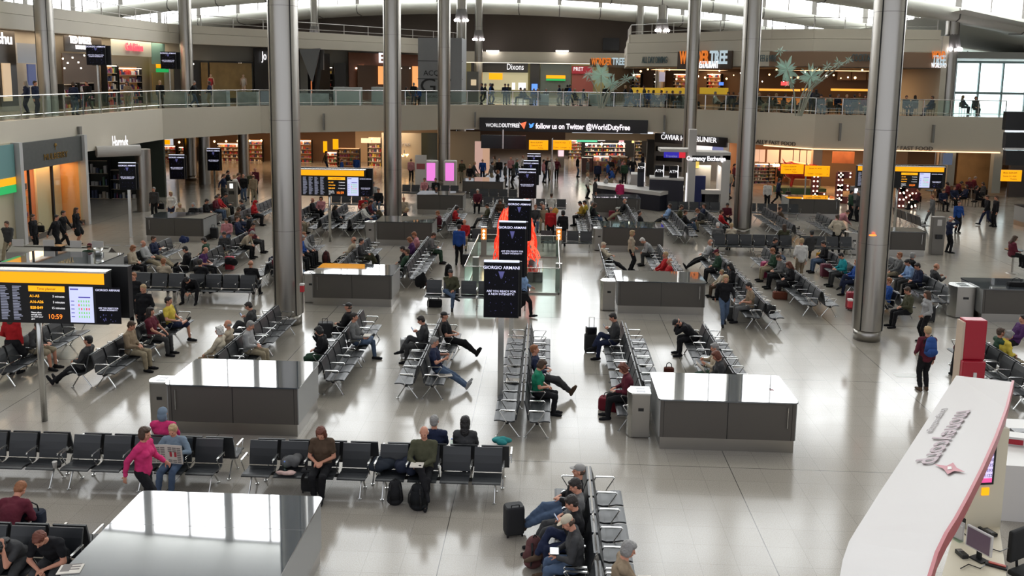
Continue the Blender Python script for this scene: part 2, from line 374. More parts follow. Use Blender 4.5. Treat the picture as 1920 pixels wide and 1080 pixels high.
for (px,py,l) in ((272,395,'short steel column nearest the luxury store hall'),(385,345,'short steel column between the two far left advert totems'),(458,328,'short steel column right of the far left advert totems'),(596,300,'short steel column at the edge of the sweets shop')):
    x,y=at(px,py); o=bpy.data.objects.new('steel_column',CM2); col.objects.link(o); o.location=(x,y,0); tag(o,l,'column')
# ================================================================== charging desks (big stone topped blocks)
def desk(x0,x1,y0,d,label,h=1.12,handle=None,split=True):
    r=empty('charging_desk',((x0+x1)/2,y0,0)); w=(x1-x0)/2; tag(r,label,'desk')
    m=MB(); m.box(-w+.05,w-.05,.05,d-.05,.27,h-.03); m.build('body',M_deskfront,r)
    sl_=mat('lit_side_laminate',srgb(150,150,148),.4,noise=.05,nscale=90); MB().box(-w+.03,-w+.05,.06,d-.06,.27,h-.03).build('side_panel',sl_,r); MB().box(w-.05,w-.03,.06,d-.06,.27,h-.03).build('side_panel',sl_,r)  # paler colour on the desk flanks paints in the light they catch
    m=MB(); m.box(-w+.06,w-.06,.06,d-.06,0,.27); m.build('kickplate',M_kick,r)
    # top with rounded corners
    c=.09; pts=[]
    for cx,cy,a0 in ((w-c,d-c,0),(-w+c,d-c,90),(-w+c,c,180),(w-c,c,270)):
        for k in range(5): a=R(a0+k*22.5); pts.append((cx+c*math.cos(a),cy+c*math.sin(a)))
    MB().prism(pts,h-.03,h).build('desktop',M_desktop,r)
    if split:
        m=MB(); m.box(-.006,.006,.044,.05,.27,h-.04); m.box(-w+.12,-w+.126,.044,.05,.27,h-.04); m.box(w-.126,w-.12,.044,.05,.27,h-.04); m.build('panel_joint',M_dark,r)
    if x1<-3 and y0<12: MB().box(-w+.01,w-.01,d*.57,d*.57+.006,h-.001,h+.0012).build('top_joint',mat('joint_grey',(.1,.1,.1),.6),r)
    if handle:
        hx=handle*(w-.22); m=MB(); m.tube((hx,.02,.55),(hx,.02,1.0),.012,n=6); m.tube((hx,.02,.57),(hx,.06,.57),.008,n=5); m.tube((hx,.02,.98),(hx,.06,.98),.008,n=5); m.build('handle',M_chrome,r)
    return r
M_desktop2=M_desktop
desk(-6.45,-3.5,10.55,2.45,'large charging desk with a mirror-like top nearest the camera, seen from above')
desk(-8.22,-5.28,17.76,1.75,'dark fronted charging desk behind the bench with the pink-clad pair',handle=-1)
desk(2.4,5.33,17.72,1.72,'dark fronted charging desk with a small card lying on its shiny top',handle=1)
desk(-8.0,-5.2,28.55,1.65,'charging desk mirroring an orange sign strip on its top',handle=-1)
desk(2.33,5.3,28.5,1.65,'charging desk behind the seated man bowed over his knees',handle=1)
desk(-18.7,-15.9,39.1,1.7,'charging desk near the luxury shop side, left of the departure boards',handle=-1)
desk(-7.95,-5.28,39.3,1.7,'charging desk at the foot of the left central column')
desk(2.43,5.28,39.1,1.7,'charging desk behind the stooping elderly pair')
desk(-7.5,-4.8,48.7,1.75,'charging desk with the pale strip of light, left of the centre totems')
desk(2.5,5.2,48.9,1.6,'charging desk catching golden light, in front of the exchange counter',handle=1)
desk(13.7,16.65,50.0,1.7,'charging desk in front of the giant bulb letters',handle=1)
desk(-5.6,-2.9,55.5,2.4,'farthest charging desk under the hanging dark screens')
desk(13.95,17.1,39.5,1.2,'charging desk half hidden by the broad right column',handle=1)
desk(14.3,17.2,28.6,1.65,'charging desk at the right edge with a black bag on top')
desk(-19.2,-15.7,29.2,2.0,'grey counter behind the left departure board')
desk(26.0,29.0,47.5,2.0,'grey charging desk at the far right beyond the yellow sign')
# ================================================================== waste bins
def bin_mesh():
    r=empty('waste_bin',(0,0,0)); 
    MB().box(-.20,.20,-.0,.42,.02,1.0).build('body',M_kick,r,bevel=.01)
    # curved grey flank
    m=MB(); pts=[(-.20,0),(-.20,.42)]+[(-.20-.09*math.sin(PI*k/8),.42-.42*k/8) for k in range(1,8)]; m.prism(pts,.02,1.02); m.build('curved_flank',M_chrome,r)
    MB().box(-.21,.21,-.01,.43,1.0,1.03).build('top_plate',M_chrome,r)
    m=MB(); m.box(-.10,.10,.06,.18,1.03,1.032); m.box(-.10,.10,.23,.35,1.03,1.032); m.build('opening',M_black,r)
    MB().box(-.06,.06,-.006,.0,.62,.69).build('lock_plate',M_black,r)
    return r
bin0=bin_mesh()
bins=[(1200,822,'steel waste bin with two square slots beside the right charging desk'),(301,800,'steel waste bin behind the grey headscarf, beside the left charging desk'),(583,568,'steel waste bin left of the desk with the orange reflection'),(1141,583,'steel waste bin left of the desk behind the phone-reading woman'),(694,457,'steel waste bin left of the desk at the column foot'),(1123,470,'steel waste bin left of the desk behind the elderly pair'),(1600,478,'steel waste bin by the column with the red glow'),(1808,597,'wide curved steel waste bin beside the right edge desk')]
for i,(px,py,l) in enumerate(bins):
    b=bin0 if i==0 else copy_tree(bin0); x,y=at(px,py); b.location=(x,y,0); tag(b,l,'bin')
    if i==7: b.scale=(1.5,1.5,1.05)
    if i==6: b.scale=(1.3,1.2,1.0)
# ================================================================== beam seating
def seat_parts():
    # seat pan: wavy profile, seat faces +Y, back plane at y=0
    pr=[(.06,.425),(.14,.405),(.26,.415),(.38,.435),(.47,.435),(.51,.42),(.51,.40),(.46,.405),(.38,.41),(.26,.385),(.14,.375),(.06,.39)]
    seat=MB().prismx(pr,-.265,.265).mesh('seat',M_leather)
    pb=[(.055,.44),(.03,.60),(0,.74),(-.045,.88),(-.075,.875),(-.035,.735),(-.005,.595),(.02,.43)]
    back=MB().prismx(pb,-.262,.262).mesh('backrest',M_leather)
    a=MB(); 
    for p,q in zip([(.02,.58),(.05,.655),(.36,.665),(.39,.65),(.26,.44)],[(.05,.655),(.36,.665),(.39,.65),(.26,.44),(.24,.40)]):
        a.tube((0,p[0],p[1]),(0,q[0],q[1]),.010,n=6)
    a.box(-.018,.018,.05,.37,.665,.675)
    arm=a.mesh('armrest',M_chrome)
    l=MB(); l.path([(0,.23,.37),(0,.45,.02)],.016,6); l.path([(0,.23,.37),(0,-.03,.02)],.016,6); l.tube((0,.45,0),(0,.45,.02),.035,n=8); l.tube((0,-.03,0),(0,-.03,.02),.035,n=8); l.box(-.04,.04,.15,.31,.33,.39)
    leg=l.mesh('leg',M_chrome)
    return seat,back,arm,leg
SEAT,BACKR,ARM,LEG=seat_parts()
PITCH=.595
BENCHES=[]   # (origin x, y, rz, n)
def lo(nm,me,parent,loc):
    o=bpy.data.objects.new(nm,me); col.objects.link(o); o.parent=parent; o.location=loc; return o
def bench(x,y,rz,n,label):
    r=empty('bench_seating',(x,y,0),rz); tag(r,label,'seating')
    for i in range(n):
        cx=(i+.5)*PITCH; lo('seat',SEAT,r,(cx,0,0)); lo('backrest',BACKR,r,(cx,0,0))
    for i in range(n+1): lo('armrest',ARM,r,(i*PITCH,0,0))
    for i in ([0.25,n-.25] if n<5 else [0.25,n/2,n-.25]): lo('leg',LEG,r,(i*PITCH,0,0))
    b=MB(); b.box(.05,n*PITCH-.05,.19,.26,.335,.375); o=b.build('support_bar',M_dark,r)
    BENCHES.append((x,y,rz,n,r)); return r
# facing: 'L' (-X) 'R' (+X) 'C' (towards camera, -Y) 'A' (away, +Y).  line = plane of the backrest, lo..hi = extent
def brow(face,line,lo_,hi,label,split=None):
    total=max(1,int(round((hi-lo_)/PITCH))); parts=split or ([total] if total<=5 else [total//2,total-total//2]); p=lo_; k=0
    names=['nearest unit of ','second unit of ','third unit of ','fourth unit of ']
    if face in 'CA': names=['leftmost unit of ','second-from-left unit of ','third-from-left unit of ','fourth-from-left unit of ']
    for n in parts:
        L=n*PITCH; lb=(names[k] if len(parts)>1 else '')+label; k+=1
        if face=='R': bench(line,p+L,-PI/2,n,lb)
        elif face=='L': bench(line,p,PI/2,n,lb)
        elif face=='C': bench(p+L,line,PI,n,lb)
        else: bench(p,line,0,n,lb)
        p+=L+.12
def pair(l,xr,lo_,hi,lab,split=None,spl2=None):
    brow('R',xr,lo_,hi,lab+', right side',split); brow('L',xr-.18,lo_,hi,lab+', left side',spl2 or split)
brow('C',15.55,-14.0,-9.4,'the front black bench facing the camera, at the left frame edge',[4,4])
brow('C',15.55,-9.05,-6.1,'the front black bench facing the camera, behind the pink cardigan')
brow('C',15.55,-5.62,-.7,'the front black bench with the olive jumper man',[4,4])
brow('A',15.75,-14.0,-9.4,'black bench back to back with the front row, left edge',[4,4])
brow('A',15.75,-8.9,-6.0,'the black bench behind the newspaper reader')
brow('A',15.75,-5.5,-.55,'the black bench behind the olive jumper man',[4,4])
brow('C',12.16,-9.95,-6.98,'black bench of the two bare-armed women, bottom left corner')
brow('A',12.36,-9.95,-6.98,'black bench behind the two bare-armed women, bottom left')
brow('L',.72,8.9,14.85,'grey bench under the men with caps at the bottom',[5,5])
brow('R',.90,8.9,14.85,'empty grey bench at the bottom beside the brown coat',[5,5])
pair('',-13.6,20.1,23.7,'grey benches behind the left departure board pole')
pair('',-11.1,20.2,25.0,'long grey bench under the yellow shirt man and dark-clad woman',[4,4])
pair('',-8.05,20.5,25.2,'grey benches behind the left charging desk by the white-haired couple',[4,4])
pair('',-5.4,20.2,24.9,'grey benches with the black cap man and the laptop man',[4,4])
pair('',-2.95,20.1,24.3,'grey benches with the jeans newspaper reader',[3,4])
brow('L',-.58,18.0,24.1,'empty grey bench left of the green shirt, facing left',[6,4]); brow('R',-.38,18.0,24.1,'grey bench with the green shirt woman',[6,4])
brow('L',2.12,18.5,24.4,'grey bench with the maroon jumper woman',[5,5]); brow('R',2.32,19.5,24.2,'empty grey bench behind the maroon jumper woman',[4,4])
pair('',4.6,20.2,24.4,'grey benches behind the right charging desk with the bowed man',[3,4])
brow('R',11.95,18.5,24.2,'grey bench by the red pylon under the yellow shirt',[5,4]); brow('L',11.75,20.5,24.2,'grey bench by the red pylon under the white shirt',[3,3])
brow('C',29.0,-15.5,-9.85,'black bench under the pole sitter in black, beyond the twin walkers',[5,4]); brow('A',29.2,-15.5,-9.85,'black bench under the beige vest, back turned to camera',[5,4])
brow('C',29.0,-4.15,-.6,'black bench with the cross-legged man in front of the glass barrier',[6])
pair('',-15.85,31.3,35.5,'dark bench with the blazer man, left centre',[3,4])
pair('',-13.15,31.3,37.8,'long dark bench with the laptop man in purple',[5,5])
pair('',-10.2,31.0,37.2,'dark bench under the blue jumper left of the thin pole',[5,5])
pair('',-7.6,31.1,36.5,'grey bench with the cream jacket man leaning',[4,5])
pair('',-5.1,31.1,37.4,'long grey bench with the green jacket sleeper',[5,5])
brow('R',2.2,30.2,36.3,'grey bench with the slumped sleeper',[5,5])
pair('',4.78,31.0,36.8,'grey bench with the red shirt man, right centre',[4,5])
pair('',6.95,26.9,36.3,'long grey bench reaching toward the walking blonde woman',[7,8])
pair('',9.2,28.6,36.8,'grey bench with the big pink suitcase',[6,7])
pair('',11.7,28.6,36.2,'grey bench with the turquoise shirt man',[6,6])
pair('',13.8,29.4,35.0,'grey bench right of the broad right column',[4,5])
brow('C',39.2,-4.1,-1.5,'black bench under the red shirt elder left of the red sculpture'); brow('C',39.2,-.35,2.1,'black bench right of the red sculpture')
brow('C',39.2,7.45,10.95,'long black bench before the second right column',[6]); brow('C',39.2,11.3,13.6,'black bench behind the white hoodie'); brow('A',39.4,7.45,10.95,'black bench behind the chatting elderly pair',[6])
for X,a,b,l in ((-17.9,41.2,47,'far left dark bench beside the standing couple'),(-15.4,41.2,47.5,'far dark bench under the pink sweater child'),(-12.6,41.,47.5,'far dark bench near the red hijab'),(-10.9,41,46.5,'far dark bench left of the departure board pole'),(-9.5,41.2,47.2,'far dark bench right of the departure board pole'),(-4.9,41.2,46.5,'far grey bench with the red jacket, left centre'),(-2.8,42.4,49.,'far grey bench behind the totem row'),(2.15,41.2,46,'far grey bench under the yellow jumper'),(4.42,42.2,48,'far grey bench under the bald man in black'),(6.65,41.2,46.2,'far grey bench under the pale blue shirt'),(8.5,41.5,46.8,'far grey bench with the crouching reader'),(12.0,42.2,48,'far grey bench on the right in a slanting row'),(14.4,42.2,46.4,'far grey bench beside the apron woman')):
    pair('',X,a,b,l)
brow('C',49.6,-.75,1.05,'far black bench of three seats, centre'); brow('C',49.6,6.8,9.8,'far black bench in front of the exchange kiosk'); brow('C',49.5,11.2,14.,'far black bench right of the second right column')
brow('C',50.0,-4.4,-1.5,'far black bench behind the totem row'); brow('C',53.6,-4.9,-1.9,'farthest black bench below the last desk'); brow('C',49.6,-12.6,-9.2,'far black bench behind the central departure board'); brow('C',55,-9.4,-6.,'far black bench before the pink lit machines')
brow('R',19.3,45.5,49,'far bench at the right beyond the half hidden desk')
# ================================================================== advert totems
M_scr=mat('advert_screen',(.004,.004,.008),.4,spec=.15)
M_adtext=glow('advert_text_glow',(.75,.75,1.),1.1)
M_adblue=glow('advert_blue_glow',(.12,.12,.35),.55)
M_adtop=glow('totem_top_light',(.8,.85,1.),.8)
def zat(X,Y,py):
    lo,hi=-2.,16.
    for _ in range(40):
        m_=(lo+hi)/2
        if proj(X,Y,m_)[1]>py: lo=m_
        else: hi=m_
    return lo
def advert(parent,w,h,z0,y,flip=False):
    m=MB(); m.box(-w/2+.02,w/2-.02,y-.004,y,z0+.02,z0+h-.03); m.build('screen',M_scr,parent)
    text('GIORGIO ARMANI',w*.125,M_adtext,parent,(0,y-.008,z0+h*.905),bold=.001,ext=.001)
    text('ARE YOU READY FOR\nA NEW INTENSITY?',w*.085,M_adtext,parent,(0,y-.008,z0+h*.455),ext=.001)
    rnd=random.Random(4); g=MB()
    for k in range(34):
        a=rnd.uniform(-.36,.36)*w; b=z0+h*rnd.choice([rnd.uniform(.05,.34),rnd.uniform(.58,.8)]); s=rnd.uniform(.004,.022)*w*1.3
        g.add([(a,y-.006,b),(a+s,y-.006,b+s*.8),(a+s*.4,y-.006,b+s*1.9)],[(0,1,2)])
    for k in range(5):
        a=(k-2)*.035*w; g.add([(a-.02*w,y-.006,z0+h*.84),(a+.02*w,y-.006,z0+h*.84),(a*.2,y-.006,z0+h*.70)],[(0,1,2)])
    g.build('artwork',M_adblue,parent)
def totem(X,Y,ptop,pbot,w,label,rz=0,z0g=0.,base=True):
    zt=zat(X,Y,ptop); z0=zat(X,Y,pbot); h=zt-z0
    r=empty('advert_totem',(X,Y,z0g),rz); tag(r,label,'advertising sign'); zz=z0-z0g
    MB().box(-w/2,w/2,0,.09,zz,zz+h).build('front_display',M_dark,r,bevel=.006)
    MB().box(-w/2+.05,w/2+.05,.22,.31,zz-.02,zz+h-.02).build('rear_display',M_dark,r,bevel=.006)
    MB().box(-w/2,w/2,-.005,.095,zz+h,zz+h+.035).build('top_light',M_adtop,r)
    m=MB(); m.box(-.065,.065,.10,.20,0,zz+h*.6); m.tube((0,.16,0),(0,.16,.012),.10,n=16); m.box(-.1,.1,.05,.25,zz+.2,zz+h-.2); m.build('pole',M_chrome,r,smooth=False)
    advert(r,w,h,zz,0); return r
totem(-1.03,19.25,492,596,.80,'black perfume advert display on a pole, nearest of the centre line')
totem(-1.06,25.6,417,520,.80,'black perfume advert display second in the centre line')
totem(-1.06,31.4,376,452,.80,'black perfume advert display third in the centre line')
totem(-1.05,42.,318,372,.80,'black perfume advert display fourth in the centre line')
totem(-1.0,47.4,302,347,.80,'black perfume advert display fifth in the centre line')
totem(-.95,53.4,289,328,.80,'black perfume advert display farthest in the centre line')
x,y=at(256,446); totem(x-.3,y,306,356,.76,'perfume advert totem near the luxury store corner',R(8))
x,y=at(334,378); totem(x,y,291,336,.9,'perfume advert totem in the middle of the left three',R(5))
x,y=at(402,352); totem(x,y,279,320,.85,'perfume advert totem farthest of the left three',R(3))
def wall_totem(px,Y,pt,pb,w,label,rz):
    X=(px-1033)/FL*Y; zt=zat(X,Y,pt); z0=zat(X,Y,pb); r=empty('advert_totem',(X,Y,MZ),rz); tag(r,label,'advertising sign')
    zz=z0-MZ; h=zt-z0
    MB().box(-w/2,w/2,0,.12,zz,zz+h).build('front_display',M_dark,r); MB().box(-w/2+.2,w/2+.2,.3,.42,zz-.02,zz+h-.02).build('rear_display',M_dark,r)
    m=MB(); m.tube((0,.2,0),(0,.2,zz+h*.5),.05,n=10); m.build('pole',M_chrome,r); advert(r,w,h,zz,0)
wall_totem(172,46,84,122,.95,'perfume advert totem on the mezzanine by the clothes shop',R(14))
wall_totem(311,56,97,129,.95,'perfume advert totem on the mezzanine by the yellow gate sign',R(8))
# ================================================================== flight information displays
M_yel=glow('sign_yellow',srgb(255,170,0),.95); M_yel2=glow('sign_yellow_bright',srgb(255,176,8),1.0)
M_or=glow('led_orange',(1.,.22,.02),1.6); M_amb=glow('led_amber',(1.,.42,.02),1.1)
M_wtxt=glow('white_letters',(.95,.93,.95),1.0); M_blk=mat('sign_black_print',(.02,.015,.01),.6)
M_scrw=glow('pale_screen',(.62,.66,.95),.85)
M_list=glow('list_text',(.45,.47,.62),.45); M_green=glow('screen_green',(.25,.75,.2),.7); M_red=glow('screen_red',(.9,.08,.05),.8); M_bluet=glow('screen_blue',(.10,.08,.5),.6)
def fids(X,Y,ptop,pbot,px_r,label,rz=0,w=3.5):
    zt=zat(X,Y,ptop); z0=zat(X,Y,pbot); h=zt-z0
    r=empty('departure_board',(X,Y,0),rz); tag(r,label,'departure board'); hw=w/2
    MB().box(-hw,hw,-.1,.12,z0,zt).build('front_housing',M_dark,r,bevel=.008)
    MB().box(-hw+.25,hw+.25,.35,.55,z0+.03,zt+.05).build('rear_housing',M_dark,r,bevel=.008)
    MB().box(-hw-.01,hw+.01,-.13,.13,zt,zt+.035).build('top_trim',M_chrome,r)
    m=MB(); m.tube((0,.22,0),(0,.22,zt-.1),.065,n=16); m.build('pole',M_chrome,r,smooth=True)
    y=-.106; hb=h*.22
    MB().box(-hw+.02,hw-.05,y,-.1,zt-hb,zt-.01).build('yellow_header',M_yel,r)
    zc=zt-hb-.06; H=zc-z0-.05
    # timetable columns
    t=MB(); rn=random.Random(3)
    for c in range(6):
        xa=-hw+.06+c*.27
        for k in range(22):
            t.box(xa,xa+rn.uniform(.1,.2),y,-.1,zc-(k+.8)*H/22.5,zc-(k+.35)*H/22.5)
    t.build('timetable',M_list,r)
    xo=.02; wo=.80
    MB().box(xo,xo+wo,y-.001,-.1,zc-H*.16,zc).build('planner_header',M_yel2,r)
    text('Time planner',H*.10,M_blk,r,(xo+wo/2,y-.004,zc-H*.08),ext=.001)
    for k,(a,b) in enumerate((('A1-A5','5 minutes'),('A16-A26','5 minutes'),('B28-B49','15 minutes'))):
        text(a,H*.105,M_amb,r,(xo+.02,y-.002,zc-H*(.29+k*.165)),align='LEFT',ext=.001,bold=.002); text(b,H*.085,M_wtxt,r,(xo+wo-.01,y-.002,zc-H*(.29+k*.165)),align='RIGHT',ext=.001)
    text('Please allow\nenough time\nto reach your\ngate',H*.06,M_wtxt,r,(xo+.03,y-.002,zc-H*.85),align='LEFT',ext=.001)
    text('10:59',H*.19,M_or,r,(xo+wo-.24,y-.002,zc-H*.87),ext=.001)
    xs=xo+wo+.1; ws=.52
    s=MB().box(xs,xs+ws,y-.001,-.1,z0+.04,zc).build('pale_screen',M_scrw,r)
    g=MB(); rd=MB(); bl=MB(); bl.box(xs+.02,xs+.2,y-.003,y,zc-H*.09,zc-H*.05); bl.box(xs+.2,xs+.46,y-.003,y,zc-H*.31,zc-H*.28)
    for k in range(5):
        bl.box(xs+.03,xs+.1,y-.003,y,zc-H*(.42+k*.11),zc-H*(.40+k*.11))
        for j in range(5): (rd if (k,j) in ((1,0),(2,1),(2,3),(2,4)) else g).box(xs+.19+j*.055,xs+.215+j*.055,y-.003,y,zc-H*(.44+k*.11),zc-H*(.38+k*.11))
    g.build('green_marks',M_green,s); rd.build('red_marks',M_red,s); bl.build('blue_marks',M_bluet,s)
    e=empty('advert_panel',(xs+ws+.33,0,0)); e.parent=r; 
    advert_h=zc-z0-.02; MB().box(-.27,.27,y-.002,-.1,z0+.03,zc).build('screen',M_scr,e)
    text('GIORGIO ARMANI',.065,M_adtext,e,(0,y-.006,zc-H*.08),ext=.001); text('ARE YOU READY FOR\nA NEW INTENSITY?',.045,M_adtext,e,(0,y-.006,z0+H*.45),ext=.001)
    g=MB(); 
    for k in range(14):
        a=rn.uniform(-.2,.2); b=z0+H*rn.uniform(.06,.3); q=rn.uniform(.01,.025); g.add([(a,y-.005,b),(a+q,y-.005,b+q),(a,y-.005,b+2*q)],[(0,1,2)])
    g.build('artwork',M_adblue,e)
    return r
x,y=at(83,790); fids(x,y-.2,507,603,205,'large yellow-topped departure board at the left edge showing 10:59')
x,y=at(617,455); fids(x,y,318,367,688,'yellow-topped departure board between the two left columns showing 10:59')
x,y=at(1690,446); fids(x-.3,y,312,352,1765,'departure board half behind the broad right column showing 10:59',w=4.3)
# ================================================================== yellow direction signs
def ysign(X,Y,pt,pb,pxl,pxr,lines,label,pole=True,rz=0,hang=None):
    ppm=FL/Y; w=(pxr-pxl)/ppm; xc=((pxl+pxr)/2-1033)/FL*Y if X is None else X
    # exact centre
    a,_=atY((pxl+pxr)/2,pt,Y); xc=a; zt=zat(xc,Y,pt); z0=zat(xc,Y,pb)
    r=empty('direction_sign',(xc,Y,0),rz); tag(r,label,'direction sign')
    MB().box(-w/2,w/2,0,.12,z0,zt).build('panel',M_yel,r,bevel=.01)
    h=zt-z0
    for s,sx,sz,al in lines: text(s,h*.2,M_blk,r,(w*sx,-.006,z0+h*sz),ext=.001,align=al)
    return r,xc,zt,z0,w
def pole(x,y,z1,label,z0=0,r=.05):
    o=MB().tube((0,0,z0),(0,0,z1),r,n=12).build('sign_pole',M_chrome); o.location=(x,y,0); tag(o,label,'pole'); return o
L1=[('9',-.42,.75,'LEFT'),('Gates B28-B49',-.1,.75,'CENTER'),('Gates A1-A26',-.1,.45,'CENTER'),('Toilets',.1,.2,'CENTER')]
L2=[('2',.42,.75,'RIGHT'),('Gates A1-A26',-.1,.75,'CENTER'),('9',.42,.2,'RIGHT'),('Toilets   Lounges',-.1,.25,'CENTER')]
x,y=at(1508,380)
ysign(None,y-.1,308,326,1466,1507,L1,'yellow direction sign left of its pole near the red bull'); ysign(None,y-.1,311,331,1511,1556,L2,'yellow direction sign right of its pole near the red bull')
pole(x,y,zat(x,y,306),'thin steel sign pole between the two yellow signs near the red bull')
ysign(None,52,263,281,992,1028,L1,'yellow gates sign left, beneath the duty free banner'); ysign(None,52,263,281,1036,1072,L2,'yellow gates sign right, beneath the duty free banner')
x,y=atY(1032,262,52); o=MB(); o.tube((0,0,0),(0,0,4.2),.05,n=10); o=o.build('sign_pole',M_chrome); o.location=(at(1032,342)[0]+.05,52,0); tag(o,'slim pole carrying the two yellow gates signs under the banner','pole')
ysign(None,47,319,340,1880,1916,L1,'yellow sign at the right frame edge'); x=at(1911,430)[0]; pole(x,47.1,zat(x,47,315),'sign pole at the right frame edge')
ysign(None,61,262,271,284,318,[],'orange-yellow sign glowing under the left mezzanine')
def hit(px,a,b,py=300):
    r=ray(px,py); ax,ay=a; dx,dy=b[0]-ax,b[1]-ay; den=r.x*dy-r.y*dx; t=(ax*dy-ay*dx)/den; return Vector((r.x*t,r.y*t,CH+r.z*t))
def panel(name,px0,px1,py0,py1,a,b,m,depth=.08,out=0.,parent=None,py1b=None,py0b=None,st=False,bev=0):
    """upright board on the vertical plane a-b, spanning the given picture columns and rows"""
    P=hit(px0,a,b,(py0+py1)/2); Q=hit(px1,a,b,(py0+py1)/2); t=(Q-P); t.z=0; t.normalize(); n=Vector((t.y,-t.x,0))
    if n.dot(Vector((P.x,P.y,0)))>0: n=-n
    z1=zat(P.x,P.y,py0); z0=zat(P.x,P.y,py1)
    if py0b is not None: z1=(z1+zat(Q.x,Q.y,py0b))/2
    if py1b is not None: z0=(z0+zat(Q.x,Q.y,py1b))/2
    p=Vector((P.x,P.y))+n.xy*out; q=Vector((Q.x,Q.y))+n.xy*out
    mb=MB().prism([(p.x,p.y),(q.x,q.y),(q.x-n.x*depth,q.y-n.y*depth),(p.x-n.x*depth,p.y-n.y*depth)],z0,z1)
    o=mb.build(name,m,parent,bevel=bev)
    if st: struct(o)
    return o,p,q,z0,z1,math.atan2(t.y,t.x)
def ptext(s,px,py,h,a,b,m,parent=None,out=.1,bold=0.,sx=1.,name='lettering',label=None,cat='sign'):
    fit=None
    if isinstance(px,tuple): fit=(hit(px[1],a,b,py)-hit(px[0],a,b,py)).xy.length; px=(px[0]+px[1])/2
    P=hit(px,a,b,py); d=(Vector(b)-Vector(a)).normalized(); 
    if d.x<0 and abs(d.x)>1e-3 or (abs(d.x)<=1e-3 and d.y<0): d=-d
    n=Vector((d.y,-d.x)); 
    if n.dot(Vector((P.x,P.y)))>0: n=-n
    # reading direction: left to right as seen from the hall
    rz=math.atan2(-n.x,n.y)+PI
    o=text(s,h,m,parent,(P.x+n.x*out,P.y+n.y*out,P.z),(PI/2,0,rz),name,bold=bold,sx=sx,ext=.03,fit=fit)
    if label: tag(o,label,cat)
    return o
WARM=glow('warm_lamp',(1.,.55,.22),6.); WARM2=glow('warm_backlight',(1.,.42,.14),.9); WLAMP=glow('white_lamp',(1.,.85,.7),9.)
M_warmwall=mat('amber_wall',(.80,.42,.16),.5); M_floorwarm=mat('shop_floor',(.32,.26,.2),.15)
PROD=[mat('product_%d'%i,c,.35) for i,c in enumerate(((.55,.06,.05),(.7,.62,.5),(.05,.07,.16),(.6,.33,.07),(.75,.72,.7),(.10,.22,.12),(.32,.08,.18),(.7,.5,.1)))]
PBOX=[]
def pbox(i,w,h):
    k=(i,round(w,2),round(h,2))
    if k not in pbox.c:
        w_,h_=k[1],k[2]
        pbox.c[k]=(MB().box(-w_/2,w_/2,-.08,.08,0,h_) if i%3 else MB().lathe([(w_*.38,0),(w_*.4,h_*.1),(w_*.4,h_*.62),(w_*.14,h_*.8),(w_*.14,h_)],10)).mesh('product_box',PROD[i])
    return pbox.c[k]
pbox.c={}
NPROD=[0]
def shelves(px0,px1,py0,py1,a,b,label,rows=5,seed=1,backm=None,things=18,light=True,depth=.4,glabel='small packet on the shop shelves',lit=M_ceil):
    P=hit(px0,a,b,py1); Q=hit(px1,a,b,py1); z1=zat(P.x,P.y,py0); z0=max(0.,zat(P.x,P.y,py1))
    t=Q-P; t.z=0; w=t.length; t.normalize(); rz=math.atan2(t.y,t.x); n=Vector((t.y,-t.x,0)); h=z1-z0
    base=0 if z0<3 else MZ
    if abs(z0-base)<.4: h+=z0-base; z0=base
    r=empty('display_shelf',((P.x+Q.x)/2,(P.y+Q.y)/2,z0),rz,label,'shelf')
    MB().box(-w/2,w/2,depth-.05,depth,0,h).build('back_panel',backm or M_warmwall,r)
    sh=MB(); 
    for k in range(rows+1): sh.box(-w/2,w/2,0,depth,h*k/rows*.97,h*k/rows*.97+.03)
    sh.build('shelf_board',mat('shelf_pale',(.6,.5,.38),.4),r)
    MB().box(-w/2-.04,-w/2,0,depth,0,h).build('side_panel',M_dark,r); MB().box(w/2,w/2+.04,0,depth,0,h).build('side_panel',M_dark,r)
    if light: MB().box(-w/2+.05,w/2-.05,-.02,.05,h*.97-.05,h*.97-.02).build('light_strip',WLAMP,r)
    rn=random.Random(seed); mass={}
    slots=[]
    for k in range(rows):
        x=-w/2+.1
        while x<w/2-.1:
            pw=rn.choice((.09,.12,.15,.2)); ph=rn.uniform(.25,.72)*h/rows
            slots.append((x+pw/2,h*k/rows*.97+.031,pw*.9,ph,(rn.choice((2,2,5,6,1)) if 'department' in label else rn.randrange(8)))); x+=pw+rn.uniform(.02,.1)
    rn.shuffle(slots)
    for (x,z,pw,ph,ci) in slots[:things]:
        if NPROD[0]>=290: break
        NPROD[0]+=1
        o=bpy.data.objects.new('product_box',pbox(ci,pw,ph)); col.objects.link(o); c=Vector((x,.18)); co_,si=math.cos(rz),math.sin(rz)
        o.location=(r.location.x+x*co_-.18*si,r.location.y+x*si+.18*co_,z0+z); o.rotation_euler=(0,0,rz); tag(o,' '.join(('packet on the '+label).split()[:16]),'packet','packets: '+label)
    ms=MB(); cc={}
    for (x,z,pw,ph,ci) in slots[things:]: cc.setdefault(ci%4*2,MB()).box(x-pw/2,x+pw/2,.1,.26,z,z+ph)
    if cc:
        me=MB(); mats=[]; fm=[]
        for ci,m_ in cc.items():
            o0=len(me.v); me.v+=m_.v; me.f+=[tuple(i+o0 for i in f) for f in m_.f]; fm+=[len(mats)]*len(m_.f); mats.append(PROD[ci])
        d=me.mesh('shelf_goods',None)
        for q in mats: d.materials.append(q)
        d.polygons.foreach_set('material_index',fm); o=bpy.data.objects.new('shelf_goods',d); col.objects.link(o); o.location=r.location; o.rotation_euler=r.rotation_euler
        tag(o,'mass of small goods filling the '+label,'shop goods',kind='stuff')
    return r
